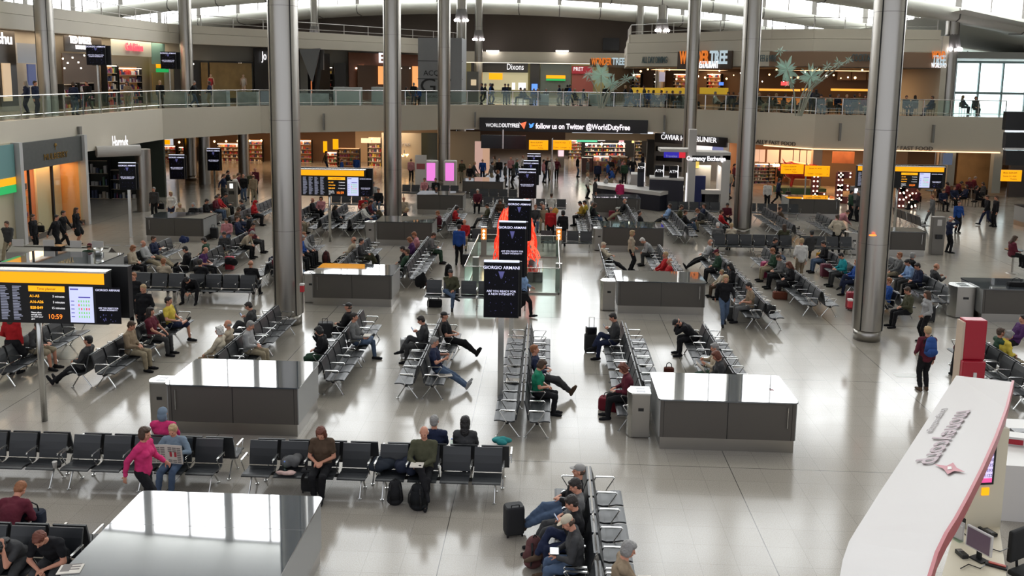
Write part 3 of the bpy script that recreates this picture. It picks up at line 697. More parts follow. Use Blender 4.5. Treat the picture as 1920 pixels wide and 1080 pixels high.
def rlamp(px,py,a,b,m=WARM,r=.09,label='small round shop spotlight',g='shop ceiling spotlights'):
    P=hit(px,a,b,py); o=bpy.data.objects.new('shop_spotlight',rlamp.c.setdefault((m.name,r),MB().ball((0,0,0),r,8,6).mesh('shop_spotlight',m,True))); col.objects.link(o); o.location=P; tag(o,label,'lamp',g)
rlamp.c={}
# ---------------- ground floor, left: luxury bag shop
A=(-23.75,20); B=(-23.75,60); G1=(A,B)
struct(MB().box(-27.6,-23.9,30,38.0,0,4.6).build('wall_left_lower',M_wall))
r=empty('luxury_shopfront',(-23.8,40.5,0)); tag(r,'luxury bag shopfront with stone sign panel and warm amber windows','shopfront')
def rp(*a,**k): o=panel(*a,**k); o[0].parent=r; o[0].matrix_parent_inverse=Matrix.Translation((23.8,-40.5,0)); return o
slate=mat('slate_sign',srgb(78,80,78),.6,noise=.2,nscale=6)
MB().box(0,.15,-2.5,2.6,3.3,4.55).build('sign_panel',slate,r)
text('MULBERRY',.42,mat('gold_letters',srgb(150,120,60),.3,.6),r,(.17,.2,3.75),(PI/2,0,PI/2),ext=.01)
t_=MB(); t_.tube((.16,.2,4.05),(.16,.2,4.25),.02,n=5); t_.ball((.17,.2,4.28),.07,8,5,1,1,1.3); t_.build('emblem',mat('gold_letters',(.5,.4,.2),.3,.6),r)
for y in (-2.75,2.7): MB().box(-.1,.3,y-.12,y+.12,0,4.6).build('pilaster',mat('pale_pilaster',srgb(190,190,190),.4),r)
MB().box(-.02,.02,-2.6,-.05,.25,3.3).build('window_glass',M_glass,r); MB().box(-.02,.02,.05,2.6,.25,3.3).build('window_glass',M_glass,r)
MB().box(-.04,.06,-.06,.06,0,3.3).build('window_post',M_dark,r); MB().box(-.04,.06,-1.9,-1.84,0,3.3).build('window_post',M_dark,r)
MB().box(-.1,.1,-2.6,2.6,0,.25).build('plinth',mat('dark_plinth',srgb(80,74,66),.4),r)
MB().box(-2.6,-2.5,-2.7,2.7,0,3.3).build('back_wall',M_warmwall,r)
MB().box(-2.6,0,2.6,2.7,0,3.3).build('side_wall',M_warmwall,r); MB().box(-2.6,0,-2.8,-2.7,0,3.3).build('side_wall',M_warmwall,r)
MB().box(-2.6,0,-2.7,2.7,3.3,3.4).build('shop_ceiling',M_warmwall,r)
MB().box(-1.1,-1.0,.4,2.5,0,3.1).build('cream_partition',mat('cream_partition',(.8,.68,.5),.5),r)
for z in (.8,1.45,2.1): MB().box(-1.5,-1.05,-2.5,0,z,z+.04).build('display_board',mat('display_board',(.5,.22,.08),.4),r)
MB().box(-1.6,-1.5,-2.5,.3,0,3.2).build('display_back',M_warmwall,r)
area((-24.9,40.5,3.2),(0,0,0),1.6,4.8,130,(1,.5,.2),'luxury_shop_lamp')
k=0
for z in (.84,1.49,2.14):
    for y in (-2.1,-1.45,-.85,-.3):
        k+=1; rn=random.Random(k); w_=rn.uniform(.28,.42); h_=rn.uniform(.22,.36); m=MB(); m.box(-.1,.1,-w_/2,w_/2,0,h_); hb=empty('handbag',(-25.05,40.5+y,z+.001))
        m.build('bag_body',PROD[(k*5)%3*3%8] if k%3 else mat('black_hide',(.03,.02,.02),.4),hb,bevel=.03); q=MB(); q.path([(0,-w_*.25,h_),(0,-w_*.2,h_+.12),(0,w_*.2,h_+.12),(0,w_*.25,h_)],.012,5); q.build('handle',mat('black_hide',(.03,.02,.02),.4),hb)
        tag(hb,'leather handbag on display in the amber shop window','handbag','handbags on the amber window shelves')
# teal panel and the yellow-green gate strips
X0=-23.7
tag(MB().box(X0-.08,X0,33.4,37.55,3.1,4.55).build('teal_panel',mat('teal_paint',srgb(108,152,152),.5)),'pale teal wall panel above the yellow and green strips','panel')
tag(MB().box(X0-.06,X0+.03,33.4,37.5,2.78,3.1).build('sign_strip',M_yel),'glowing yellow sign strip under the teal panel','sign')
tag(MB().box(X0-.06,X0+.03,33.4,37.5,2.42,2.76).build('sign_strip',glow('exit_green',(.02,.55,.14),.6)),'glowing green sign strip under the yellow one','sign')
# ---------------- department store entrance (dark) with sign
A=(-30,52);B=(-20,52.6)
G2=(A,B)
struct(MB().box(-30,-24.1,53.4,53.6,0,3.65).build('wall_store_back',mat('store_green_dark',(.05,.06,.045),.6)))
struct(MB().box(-24.3,-24.0,43.6,43.9,0,3.7).build('wall_store_left',mat('pale_pilaster',srgb(190,190,190),.4)))
shelves(168,205,300,382,A,B,'dark clothing racks of the department store, left',3,5,mat('store_dark',(.05,.05,.04),.6),6,False,glabel='folded garment on the dark department store racks')
shelves(210,262,318,384,A,B,'dark clothing racks of the department store, right',3,6,mat('store_dark',(.05,.05,.04),.6),6,False,glabel='folded garment on the dark department store racks')
o=MB(); o.tube((-1.1,0,0),(1.1,0,0),.3,n=20); o=o.build('entrance_canopy',M_white,smooth=False); P=hit(222,(-23.4,45.6),(-20.1,48.6),283); o.location=P; o.rotation_euler=(0,0,R(40)); tag(o,'white barrel shaped canopy under the store name','canopy')
o=ptext('Harrods',(211,240),268,1.0,(-23.6,45.6),(-20.3,48.6),M_wtxt,out=.0,bold=.01,label='white script department store name above the barrel canopy')
# ---------------- back run of warm shops behind the left columns, y~76
A=(-34,76);B=(0,77)
struct(wallseg((-17.5,77.9),(-9,78.2),0,3.65,.2,'wall_sweets_back',mat('cream_back2',(.55,.42,.28),.5)))
struct(wallseg((-34,77.4),(-17.5,77.9),0,3.65,.2,'wall_shops_back',mat('shop_umber',(.16,.09,.05),.6)))
shelves(268,330,272,312,A,B,'low lit perfume wall at the far left',4,11,things=14)
shelves(336,368,275,305,A,B,'tie and shirt wall behind the far left totem',4,12,things=10)
shelves(408,452,268,308,A,B,'glowing sweets wall, left bay',5,13,things=16)
shelves(466,492,262,306,A,B,'glowing sweets wall beside the broad column',5,14,things=10)
shelves(552,584,262,300,A,B,'red toned fragrance shelf right of the broad column',5,15,things=10)
for px in range(270,495,22): rlamp(px,268-(px-270)*.02,(-34,70),(0,70.5))
area((-24,72,3.5),(0,0,0),14,6,420,(1,.62,.32),'left_shops_lamp')
# sweets shop with big bright panels
A=(-20,74);B=(0,74.5)
shelves(612,632,285,316,A,B,'narrow sweets stand at the shop corner',4,16,things=8)
shelves(634,674,278,318,(-20,71),(0,71.4),'silver gondola of gift sets in the sweets shop',5,17,things=20,light=False)
shelves(690,714,258,312,A,B,'white lit chocolate shelves under two orange pictures',6,18,mat('cream_back',(.7,.6,.45),.5),16)
for (x0,x1,y0,y1,l) in ((677,696,259,268,'white and orange lightbox picture, left one above the chocolate shelves'),(698,713,259,268,'white and orange lightbox picture, right one above the chocolate shelves')):
    o=panel('lightbox',x0,x1,y0,y1,(-20,73.4),(0,73.6),glow('lightbox_peach',(1.,.62,.38),1.1))[0]; tag(o,l,'lightbox')
for (x0,x1,y0,y1,l) in ((606,613,265,286,'narrow yellow hanging banner left in the sweets shop'),(624,634,261,280,'wide yellow hanging banner in the sweets shop')):
    o=panel('hanging_banner',x0,x1,y0,y1,(-20,70),(0,70.2),M_yel2)[0]; tag(o,l,'banner')
area((-15,72.5,3.5),(0,0,0),7,4,420,(1,.72,.5),'sweets_shop_lamp')
# cream wall with duty free lettering, glass lobby
A=(-14,73);B=(0,73.6)
o,p,q,z0,z1,rz=panel('wall_dutyfree',716,790,249,352,A,B,M_wall,st=True)
struct(panel('wall_dutyfree',790,842,249,346,(-14,75.5),(0,76),mat('lobby_glass_grey',srgb(70,76,66),.2))[0])
struct(panel('wall_dutyfree',842,900,246,340,(-14,74),(0,74.5),M_wall)[0])
ptext('dutyfree',(728,769),270,.62,A,B,M_white,out=.05,label='white duty free lettering on the cream wall')
ch=empty('chandelier',hit(758,(-14,72.4),(0,72.9),292)); tag(ch,'small orange glowing chandelier before the cream wall','chandelier')
for k in range(7): 
    a=k*PI*2/7; MB().ball((.3*math.cos(a),.3*math.sin(a),.0 if k%2 else .1),.07,6,5).build('bulb',WARM,ch)
m=MB(); m.lathe([(.34,-.12),(.34,-.09),(.05,-.1),(.03,.5)],14); m.build('chandelier_frame',M_chrome,ch)
def pinkpod(px,py):
    x,y=at(px,py); r=empty('vending_pod',(x,y,0)); MB().box(-.45,.45,0,.8,0,1.9).build('body',M_white,r,bevel=.08); MB().box(-.3,.3,-.03,.0,.5,1.75).build('glowing_front',glow('magenta_glow',(.95,.25,.8),.8),r,bevel=.02); return r
tag(pinkpod(808,352),'white machine with pink glowing front left of the steel column','machine'); tag(pinkpod(843,352),'white machine with pink glowing front right of the steel column','machine')
x,y=at(789,352); r=empty('info_stand',(x,y,0)); tag(r,'white free-standing board with small round portraits by the pink machines','stand'); MB().box(-.4,.4,0,.1,0,2.3).build('board',M_white,r); MB().box(-.3,.3,-.01,0,1.3,1.7).build('picture',mat('picture_red',(.35,.08,.08),.5),r)
o=panel('toilet_sign',804,811,300,306,(-14,75),(0,75.3),M_wtxt)[0]; tag(o,'small white square toilet sign above the pink machine','sign')
# ---------------- central passage under the banner
A=(-8,94);B=(20,95)
struct(panel('wall_passage',838,1072,244,322,A,B,mat('passage_wall',srgb(120,98,84),.6),py0b=244)[0])
for i,(x0,x1,m_) in enumerate(((890,905,glow('pink_panel',(.8,.5,.42),.55)),(905,918,glow('peach_panel',(.75,.45,.3),.6)))):
    tag(panel('light_column',x0,x1,265,325,(-8,66),(4,66.2),m_)[0],['pink lit upright panel left of the dark screens','peach lit upright panel left of the dark screens'][i],'panel')
o,p,q,z0,z1,rz=panel('hanging_screen',902,942,253,278,(-8,60),(4,60.3),M_black,depth=.25); tag(o,'blank black hanging screen, left of the two below the banner','screen')
o,p,q,z0,z1,rz=panel('hanging_screen',944,986,254,279,(-8,60),(4,60.3),M_black,depth=.25); tag(o,'blank black hanging screen, right of the two below the banner','screen')
o=panel('screen_hanger',942,944.5,243,279,(-8,59.9),(4,60.2),M_chrome)[0]; tag(o,'steel hanger between the two blank screens','hanger')
M_ban=mat('banner_black',(.012,.01,.012),.35)
ba=(-5.6,69.0); bb=(9.6,68.6)
o,p,q,z0,z1,rz=panel('duty_free_banner',899,1215,220,247,ba,bb,M_ban,depth=.2,py0b=226,py1b=249)
br=o; tag(br,'long black illuminated duty free banner on the mezzanine fascia','banner')
def btext(s,px,py,h,m,bold=0,sx=1.): 
    fit=(px[1]-px[0])/FL*69; P=hit((px[0]+px[1])/2,ba,bb,py); return text(s,h,m,br,(P.x,P.y-.12,P.z),(PI/2,0,rz),bold=bold,ext=.02,fit=fit)
btext('WORLD',(911,941),235,.42,M_wtxt); btext('DUTYFREE',(942,974),235.4,.42,M_wtxt,.012)
btext('follow us on Twitter @WorldDutyFree',(1005,1180),238,.60,glow('banner_text',(1.,.9,.98),1.3),.012,.98)
P=hit(980,ba,bb,235); m=MB(); m.add([(P.x-.2,P.y-.13,P.z+.15),(P.x+.3,P.y-.13,P.z+.3),(P.x+.12,P.y-.13,P.z-.3)],[(0,1,2)]); m.build('emblem_red',glow('emblem_red',(1.,.18,.08),1.1),br)
m=MB(); m.add([(P.x-.33,P.y-.13,P.z+.3),(P.x-.18,P.y-.13,P.z+.1),(P.x-.05,P.y-.13,P.z+.02)],[(0,1,2)]); m.build('emblem_white',M_wtxt,br)
P=hit(996.5,ba,bb,235.5); m=MB(); bp=[(-.2,-.12),(-.02,-.18),(.12,-.06),(.16,.12),(.24,.2),(.12,.2),(.04,.14),(-.04,.08),(-.2,.2),(-.18,.06),(-.1,-.04)]
m.add([(P.x+x,P.y-.13,P.z+z) for x,z in bp],[tuple(range(len(bp)))]); m.build('bird_emblem',glow('bird_blue',(.1,.35,1.),1.2),br)
# ---------------- duty free shop right of the passage
A=(2,84);B=(16,84.5)
o=panel('wall_dutyfree_soffit',1060,1228,249,262,(2,73),(14,73.4),mat('shop_bulkhead',(.75,.58,.36),.5),st=True)
struct(panel('wall_dutyfree_back',1060,1226,250,320,(2,88),(20,88.5),mat('shop_black_wall',(.03,.03,.03),.4))[0])
shelves(1066,1090,262,292,A,B,'striped white goods wall at the left of the duty free shop',6,21,things=14)
shelves(1096,1130,268,300,A,B,'dark perfume wall under the green band',4,22,mat('black_back',(.03,.03,.03),.4),16)
shelves(1130,1172,268,300,A,B,'dark perfume wall middle of the duty free shop',4,23,mat('black_back',(.03,.03,.03),.4),16)
shelves(1190,1202,258,302,(2,78),(16,78.5),'bright yellow lit bottle shelf at the right of the duty free shop',7,24,mat('cream_back',(.7,.6,.45),.5),20)
shelves(1112,1142,292,320,(2,73),(16,73.3),'pink framed gift stand in the duty free entrance',3,25,mat('pink_back',(.9,.45,.35),.5),16)
shelves(1146,1176,294,316,(2,74),(16,74.3),'low gift table in the duty free entrance',2,26,things=10,light=False)
tag(panel('shop_counter',1091,1111,296,322,(2,73),(16,73.3),mat('umber_front',(.16,.07,.06),.3),depth=.9)[0],'dark brown shop counter at the duty free entrance','counter')
tag(panel('beauty_stand',1045,1058,278,314,(1,76),(6,76.2),mat('pale_kiosk',srgb(170,165,155),.4),depth=.6)[0],'pale beauty stand with a pink picture','stand')
tag(panel('lightbox',1047,1057,282,293,(1,75.9),(6,76.1),glow('pink_box',(1.,.7,.75),1.))[0],'pink lightbox on the pale beauty stand','lightbox')
tag(panel('green_screen',1081,1120,256,266,(2,80),(14,80.3),glow('green_led',(.1,.6,.35),.8))[0],'green illuminated band hanging in the duty free shop','screen')
for (a_,b_,c_,d_,e_,l) in ((1121,1135,254,264,(.8,.75,.75),'pale lightbox beside the green band'),(1141,1148,254,258,(1.,.4,.4),'small pink lightbox in the duty free shop'),(1161,1170,260,266,(1.,.35,.4),'red and white lightbox in the duty free shop'),(1185,1198,258,268,(1,.75,.25),'golden lightbox at the right of the duty free shop')):
    tag(panel('lightbox',a_,b_,c_,d_,(2,80),(14,80.3),glow('lb_%d'%a_,e_,1.0))[0],l,'lightbox')
for px in (1075,1090,1105,1120,1140,1156,1172,1188): rlamp(px,258,(2,79),(14,79),WLAMP,.1)
for px,py in ((1100,271),(1128,270),(1162,269),(1168,269)): rlamp(px,py,(2,82),(14,82),WLAMP,.12)
area((7,80,3.45),(0,0,0),9,7,700,(1,.82,.66),'duty_free_lamp'); area((0,84,3.45),(0,0,0),6,6,160,(1,.75,.6),'passage_lamp')
# caviar bar
A=(9.2,68.2);B=(15.,63.0)
struct(panel('wall_caviar',1226,1366,252,340,(9.8,70.5),(16.5,66.5),mat('bar_stripes',srgb(150,146,140),.5))[0])
o,p,q,z0,z1,rz=panel('bar_sign',1228,1362,250,271,(9.0,68.3),(15.2,62.6),M_ban,depth=.2,py0b=258,py1b=272); cs=o; tag(cs,'black fascia sign naming the caviar bar in white','sign')
for s,px,py in (('CAVIAR HOUSE',1275,259),('PRUNIER',1323,262)):
    P=hit(px,(9.0,68.3),(15.2,62.6),py); text(s,.55,M_wtxt,cs,(P.x-.1,P.y-.12,P.z),(PI/2,0,rz),ext=.02,fit=3.3 if px<1300 else 2.05)
for k,py in enumerate((274,292,310)):
    tag(panel('bar_shelf_band',1230,1290,py,py+9,(9.6,70.2),(16.3,66.3),M_black,depth=.2)[0],['topmost','middle','lowest'][k]+' black band on the striped caviar bar wall','panel')
tag(panel('menu_screen',1304,1335,270,287,(9.6,69),(16.3,65),glow('menu_pale',(.8,.75,.74),1.0))[0],'pale menu screen inside the caviar bar','screen')
P=hit(1346,(9.6,68),(16.3,64),280); m=MB(); m.tube((0,0,0),(0,.08,0),.42,n=24); o=m.build('round_sign',glow('badge_blue',(.18,.2,.42),.7)); o.location=P; tag(o,'round blue badge sign of the caviar bar','sign')
struct(panel('wall_pier',1213,1226,262,345,(8,70.5),(14,70.8),M_dark,depth=.5)[0])
area((11.5,66.5,3.3),(0,0,0),4,2,150,(1,.85,.7),'bar_lamp')
# ---------------- currency exchange kiosk
x0,y0=at(1292,392); KY=y0
kr=empty('exchange_kiosk',(x0,KY,0)); tag(kr,'white and navy currency exchange kiosk with tall pylon','kiosk')
def kx(px): return (px-1033)/FL*KY-x0
def kz(py): return zat(x0+1.2,KY,py)
navy=mat('navy_panel',srgb(22,34,92),.4); ctr=mat('counter_dark',srgb(30,32,46),.4)
MB().box(kx(1292),kx(1306),-.1,.35,0,kz(243)).build('pylon',M_white,kr,bevel=.03); MB().box(kx(1289),kx(1291),-.12,.0,.1,kz(325)).build('pylon_light',M_wtxt,kr)
MB().box(kx(1306),kx(1370),-.1,1.4,kz(300),kz(285)).build('canopy',M_white,kr,bevel=.03); MB().box(kx(1241),kx(1306),.2,1.6,kz(287),kz(281)).build('canopy_wing',M_white,kr)
MB().box(kx(1354),kx(1370),-.1,1.4,0,kz(290)).build('side_wall',M_white,kr,bevel=.03)
MB().box(kx(1306),kx(1326),.0,.15,0,kz(330)).build('navy_board',navy,kr)
MB().box(kx(1306),kx(1340),.9,1.0,kz(400),kz(300)).build('back_board',mat('kiosk_interior',(.3,.27,.22),.5),kr)
MB().box(kx(1318),kx(1354),-.15,.5,.95,1.2).build('counter_top',M_white,kr,bevel=.02); MB().box(kx(1320),kx(1352),.0,.4,0,.95).build('counter_front',M_black,kr)
MB().box(kx(1298.5),kx(1350),-.14,-.11,kz(303),kz(292)).build('name_board',M_black,kr)
text('Currency Exchange',.36,M_wtxt,kr,(kx(1324),-.16,kz(297.5)),bold=.012,sx=.82,ext=.02)
MB().box(kx(1248),kx(1276),.3,.4,kz(298),kz(286)).build('blue_board',glow('board_blue',(.03,.02,.42),.8),kr); MB().box(kx(1276),kx(1288),.3,.4,kz(298),kz(286)).build('red_board',glow('board_red',(.7,.02,.04),.8),kr)
text('Travelex',.2,M_list,kr,(kx(1262),.28,kz(295)),ext=.01)
MB().box(kx(1305),kx(1317),.85,.9,kz(318),kz(302)).build('rate_board',glow('rate_yellow',(.8,.55,.12),.9),kr)
area((x0+1.4,KY+.6,2.6),(0,0,0),1.6,.8,40,(1,.9,.8),'kiosk_lamp')
# long angled counter
def wpoly(pxs,z): return [at(px,py,z) for px,py in pxs]
top=wpoly([(1110,345),(1160,342),(1240,355),(1282,349),(1283,357),(1238,364),(1112,351)],1.15)
ct=empty('exchange_counter',(0,0,0)); tag(ct,'long angled white counter with navy front before the duty free shop','counter')
tp=wpoly([(1112,346),(1238,361),(1283,352),(1281,346),(1238,352),(1113,340)],1.15)
MB().prism(tp,.95,1.15).build('counter_top',M_white,ct)
fp=[(x,y+.12) for x,y in wpoly([(1112,346),(1238,361),(1283,352)],1.15)]+[(x,y-.1) for x,y in wpoly([(1281,346),(1238,352),(1113,340)],1.15)]
MB().prism(fp,.0,.95).build('counter_front',ctr,ct)
bk=wpoly([(1218,328),(1282,332),(1282,336),(1218,333)],1.9); MB().prism(bk,1.8,1.9).build('rear_top',M_white,ct); MB().prism(bk,0,1.8).build('rear_cabinet',ctr,ct)
w2=wpoly([(1183,322),(1207,323),(1208,327),(1183,327)],1.7); MB().prism(w2,.0,1.7).build('white_cabinet',M_white,ct)
for i,(px0,px1,pt,pb) in enumerate(((1196,1208,306,323),(1228,1243,310,331),(1255,1270,311,333))):
    X,Y=at((px0+px1)/2,pb+6 if i==0 else pb+2,1.85); a_=empty('cash_machine_sign',(X,Y,0)); tag(a_,['left','middle','right'][i]+' black ATM sign board on the exchange counter','sign')
    zt_,zb_=zat(X,Y,pt),zat(X,Y,pb); wd=(px1-px0)/FL*Y; MB().box(-wd/2,wd/2,0,.3,zb_,zt_).build('board',M_black,a_); MB().box(wd/2,wd/2+.05,0,.3,zb_-.6,zt_).build('lit_edge',M_wtxt,a_); MB().box(-wd/2,wd/2,.02,.28,0,zb_).build('cabinet',ctr,a_)
    text('ATM',.24,M_wtxt,a_,(0,-.01,(zt_+zb_)/2),ext=.01)
# ---------------- casual restaurant, right
A=(15.5,66);B=(34,65)
struct(panel('wall_restaurant',1366,1500,265,372,(15,68),(22,68.2),mat('terracotta_wall',(.62,.30,.14),.5))[0])
struct(panel('wall_restaurant',1480,1700,270,372,(18,66),(30,65.5),mat('restaurant_dark',(.12,.08,.05),.5))[0])
struct(panel('wall_restaurant',1696,1890,282,372,(25,68),(36,67.5),mat('restaurant_tan',srgb(120,92,64),.6))[0])
for i,(a_,b_) in enumerate(((1412,1424),(1424,1435),(1438,1461),(1464,1487),(1488,1499),(1500,1512),(1513,1522))):
    tag(panel('menu_board',a_+.5,b_-.5,280+i*.4,303+i*.9,(15,64.5),(24,64.3),glow('menu_peach',(.95,.62,.42),.62))[0],['first','second','third','fourth','fifth','sixth','seventh'][i]+' peach menu board from the left above the food counter','menu board')
for i,(px0,px1,l) in enumerate(((1413,1440,'chilled food shelves left of the red bull'),(1441,1452,'narrow chilled shelf next to the bull'))):
    shelves(px0,px1,306,345,(15,62.5),(24,62.3),l,6,30+i,mat('fridge_back',(.5,.4,.3),.5),14)
for px in (1456,1452,1459): rlamp(px,310,(15,61),(24,61),WARM,.12)
P0=hit(1370,(14.9,62.6),(18.2,59.9),266)
for a_,b_ in (((15.3,62.9),(18.0,60.35)),((18.0,60.35),(30.2,59.85))):
    d=(Vector(b_)-Vector(a_)).normalized(); n=Vector((d.y,-d.x))*.10
    tag(MB().prism([a_,b_,(b_[0]+n.x,b_[1]+n.y),(a_[0]+n.x,a_[1]+n.y)],3.16,3.22).build('cove_light',glow('cove_warm',(1.,.62,.34),2.2)),'thin warm light line under the mezzanine fascia, %s part'%('left' if a_[0]<17 else 'right'),'light')
dkl=mat('dark_letters',srgb(90,82,76),.5)
ptext('NATURALLY FAST FOOD',(1388,1491),267,.40,(15.4,62.8),(18,60.3),dkl,out=.06,label='dark restaurant lettering on the angled part of the fascia')
ptext('NATURALLY FAST FOOD',(1620,1748),278,.40,(18,60.3),(30.4,59.8),dkl,out=.06,label='dark restaurant lettering on the long right fascia')
area((19.5,63,3.0),(0,0,0),7,3,420,(1,.5,.2),'food_counter_lamp'); area((28,63,3.1),(0,0,0),8,4,120,(1,.7,.45),'dining_lamp')
# pictures on the wall
tag(panel('wall_painting',1795,1855,285,352,(25,66),(36,65.6),mat('mottled_painting',srgb(150,120,80),.6,noise=.5,nscale=.8),depth=.1)[0],'large mottled ochre wall painting behind the diners','painting')
tag(panel('oval_sign',1561,1602,284,306,(18,63),(30,62.8),mat('oval_sign_paint',srgb(140,88,60),.5,noise=.4,nscale=2),depth=.1)[0],'dark oval painted sign above the bulb letters','sign')
tag(panel('hanging_monitor',1769,1786,287,309,(24,60.9),(32,60.7),glow('monitor_blue',(.10,.13,.2),.6))[0],'small hanging blue monitor above the diners','monitor')
for (a_,b_,l) in ((1523,1540,'pale square pier behind the yellow signs'),(1776,1790,'pale pier below the blue monitor'),(1862,1878,'pale pier at the right end of the restaurant')):
    tag(panel('pier',a_,b_,280,362,(18,61.5),(32,61.3),mat('pale_pier',srgb(160,160,150),.5),depth=.5)[0],l,'pier')
# black hanging displays at the right frame edge
for i,(a_,b_) in enumerate(((209,244),(248,278),(282,310))):
    o=panel('hanging_display',1886,1940,a_,b_,(24,44),(34,44.2),M_black,depth=.3)[0]; tag(o,['upper','middle','lower'][i]+' black hanging display at the right frame edge','display')
o=panel('steel_bar',1884,1940,277,281,(24,43.9),(34,44.1),M_chrome,depth=.1)[0]; tag(o,'steel bar between the black displays at the right edge','bar')
# giant bulb letters
LT={'L':[(0,0,0,1),(0,0,.6,0)],'E':[(0,0,0,1),(0,1,.62,1),(0,.5,.5,.5),(0,0,.62,0)],'O':None,'N':[(0,0,0,1),(0,1,.7,0),(.7,0,.7,1)]}
bulbm=MB().ball((0,0,0),.055,8,6).mesh('bulb',glow('bulb_glow',(1.,.82,.62),3.5),True); backl=mat('letter_back',(.12,.02,.02),.4)
def bulb_letter(ch,px,pt,pb,wpx,Y,label):
    X=(px-1033)/FL*Y; z1=zat(X,Y,pt); z0=max(.02,zat(X,Y,pb)); H=z1-z0; W=wpx/FL*Y
    r=empty('bulb_letter',(X,Y,0)); tag(r,label,'letter')
    st=LT[ch] or [(.5+.5*math.cos(a),.5+.5*math.sin(a),.5+.5*math.cos(a+PI/8),.5+.5*math.sin(a+PI/8)) for a in [PI/8*k for k in range(16)]]
    m=MB(); pts=set()
    for (a,b,c,d) in st:
        a_,c_=a*W*(1.4 if ch!='O' else 1),c*W*(1.4 if ch!='O' else 1); p=Vector((a_,0,z0+b*H)); q=Vector((c_,0,z0+d*H)); L=(q-p).length; u=(q-p)/L; s=Vector((-u.z,0,u.x))*.22
        m.add([tuple(v+w_) for w_ in (Vector((0,.02,0)),Vector((0,.25,0))) for v in (p-s-u*.15,q-s+u*.15,q+s+u*.15,p+s-u*.15)],[(3,2,1,0),(4,5,6,7),(0,1,5,4),(1,2,6,5),(2,3,7,6),(3,0,4,7)])
        k=max(1,int(L/.3))
        for i in range(k+1 if ch!='O' else k):
            for sd in (-.5,.5): v=p+u*(L*i/k)+s*sd*1.1; pts.add((round(v.x,2),round(v.z,2)))
    m.build('letter_back',backl,r)
    for x,z in sorted(pts)[:96]: lo('bulb',bulbm,r,(x,-.03,z))
bulb_letter('L',1529,331,367,20,57.4,'giant bulb-lit letter L partly behind the diners')
bulb_letter('E',1574,328,375,20,56.4,'giant bulb-lit letter E')
bulb_letter('O',1612,338,385,26,55.4,'giant bulb-lit letter O half hidden by the broad column')
bulb_letter('N',1688,350,386,23,54.5,'giant bulb-lit letter N right of the broad column')
# red bull figure
x,y=at(1497,362); bu=MB(); 
def cap(mb,p,q,r0,r1,n=12):
    mb.tube(p,q,r0,r1,n=n); mb.ball(p,r0,n,8); mb.ball(q,r1,n,8)
cap(bu,(-.85,0,1.40),(.9,0,1.32),.72,.62); cap(bu,(-1.0,0,1.7),(-1.35,0,1.75),.5,.35); cap(bu,(-1.35,0,1.75),(-1.85,0,1.45),.3,.17)
for sx_,sy_ in ((-.85,-.3),(-.85,.3),(.85,-.28),(.85,.28)): cap(bu,(sx_,sy_,1.1),(sx_+.05,sy_,.55),.24,.12); cap(bu,(sx_+.05,sy_,.55),(sx_-.02,sy_,.1),.11,.09)
for s in (-1,1): cap(bu,(-1.45,.2*s,2.0),(-1.6,.5*s,2.15),.07,.05); cap(bu,(-1.6,.5*s,2.15),(-1.75,.5*s,2.4),.05,.015)
cap(bu,(1.4,0,1.6),(1.55,0,.8),.05,.04)
o=bu.build('bull_statue',None,smooth=True); o.data.materials.append(mat('glossy_red',(.62,.015,.012),.12,coat=1.)); rm=o.modifiers.new('remesh','REMESH'); rm.mode='VOXEL'; rm.voxel_size=.05; rm.use_smooth_shade=True
o.location=(x+.2,y,.35); o.rotation_euler=(0,0,R(-12)); o.scale=(.82,.82,.88); tag(o,'glossy red life-size bull statue in front of the food counter','statue')
x2,y2=at(1497,366); tag(MB().box(x-1.6,x+1.7,y-.7,y+.7,0,.43).build('plinth',mat('green_plinth',(.08,.14,.06),.5)),'low plinth with green front under the red bull','plinth')
# ================================================================== upper level shops
F1=((-29.4,6),(-29.4,64.2)); F2=((-29.4,64.2),(-10.6,88.3))
struct(wallseg((-29.9,6),(-29.9,64.4),5.5,10.,.3,'wall_upper_shops_left',mat('shop_pale',srgb(168,165,155),.6)))
struct(wallseg((-29.9,64.4),(-10.9,88.8),5.5,10.,.3,'wall_upper_shops_far',mat('shop_pale',srgb(168,165,155),.6)))
def up(name,x0,x1,y0,y1,F,m,label,cat,out=.1,depth=.08,**k):
    o=panel(name,x0,x1,y0,y1,F[0],F[1],m,out=out,depth=depth,**k); tag(o[0],label,cat); return o
dk=mat('shop_charcoal',(.03,.028,.028),.4)
up('shopfront',-5,28,56,200,F1,dk,'dark shopfront at the left frame edge with cut-off white lettering','shopfront')
ptext('shu',(-10,17),73,.9,F1[0],F1[1],M_wtxt,out=.15,label='cut-off white shop lettering at the left frame edge')
up('lightbox',0,15,118,190,F1,glow('shelf_glow',(.75,.55,.35),.55),'warm cosmetics display at the left frame edge','display',out=.2)
up('hoarding',16,56,80,118,F1,mat('pale_blue_board',srgb(150,158,170),.5),'plain pale grey board above the dark shop opening','board',out=.5)
up('poster',40,55,120,160,F1,glow('poster_blue',(.06,.08,.2),.6),'blue face poster under the pale grey board','poster',out=.4)
up('shopfront',60,72,58,195,F1,mat('pink_pillar',srgb(140,110,110),.3),'rosy metal shop pillar','pillar',out=.4)
up('shopfront',112,182,66,96,F1,dk,'dark clothes shop sign board with white capitals','sign',out=.3)
ptext('TED BAKER',(118,159),76,.62,F1[0],F1[1],M_wtxt,out=.42,bold=.015,label='white capital lettering of the clothes shop'); ptext('LONDON',(130,150),89,.36,F1[0],F1[1],M_wtxt,out=.42,label='small white city name under the clothes shop lettering')
up('shop_interior',113,182,99,195,F1,mat('interior_umber',(.07,.045,.03),.5),'dark interior of the clothes shop with small lamps','shopfront',out=.2)
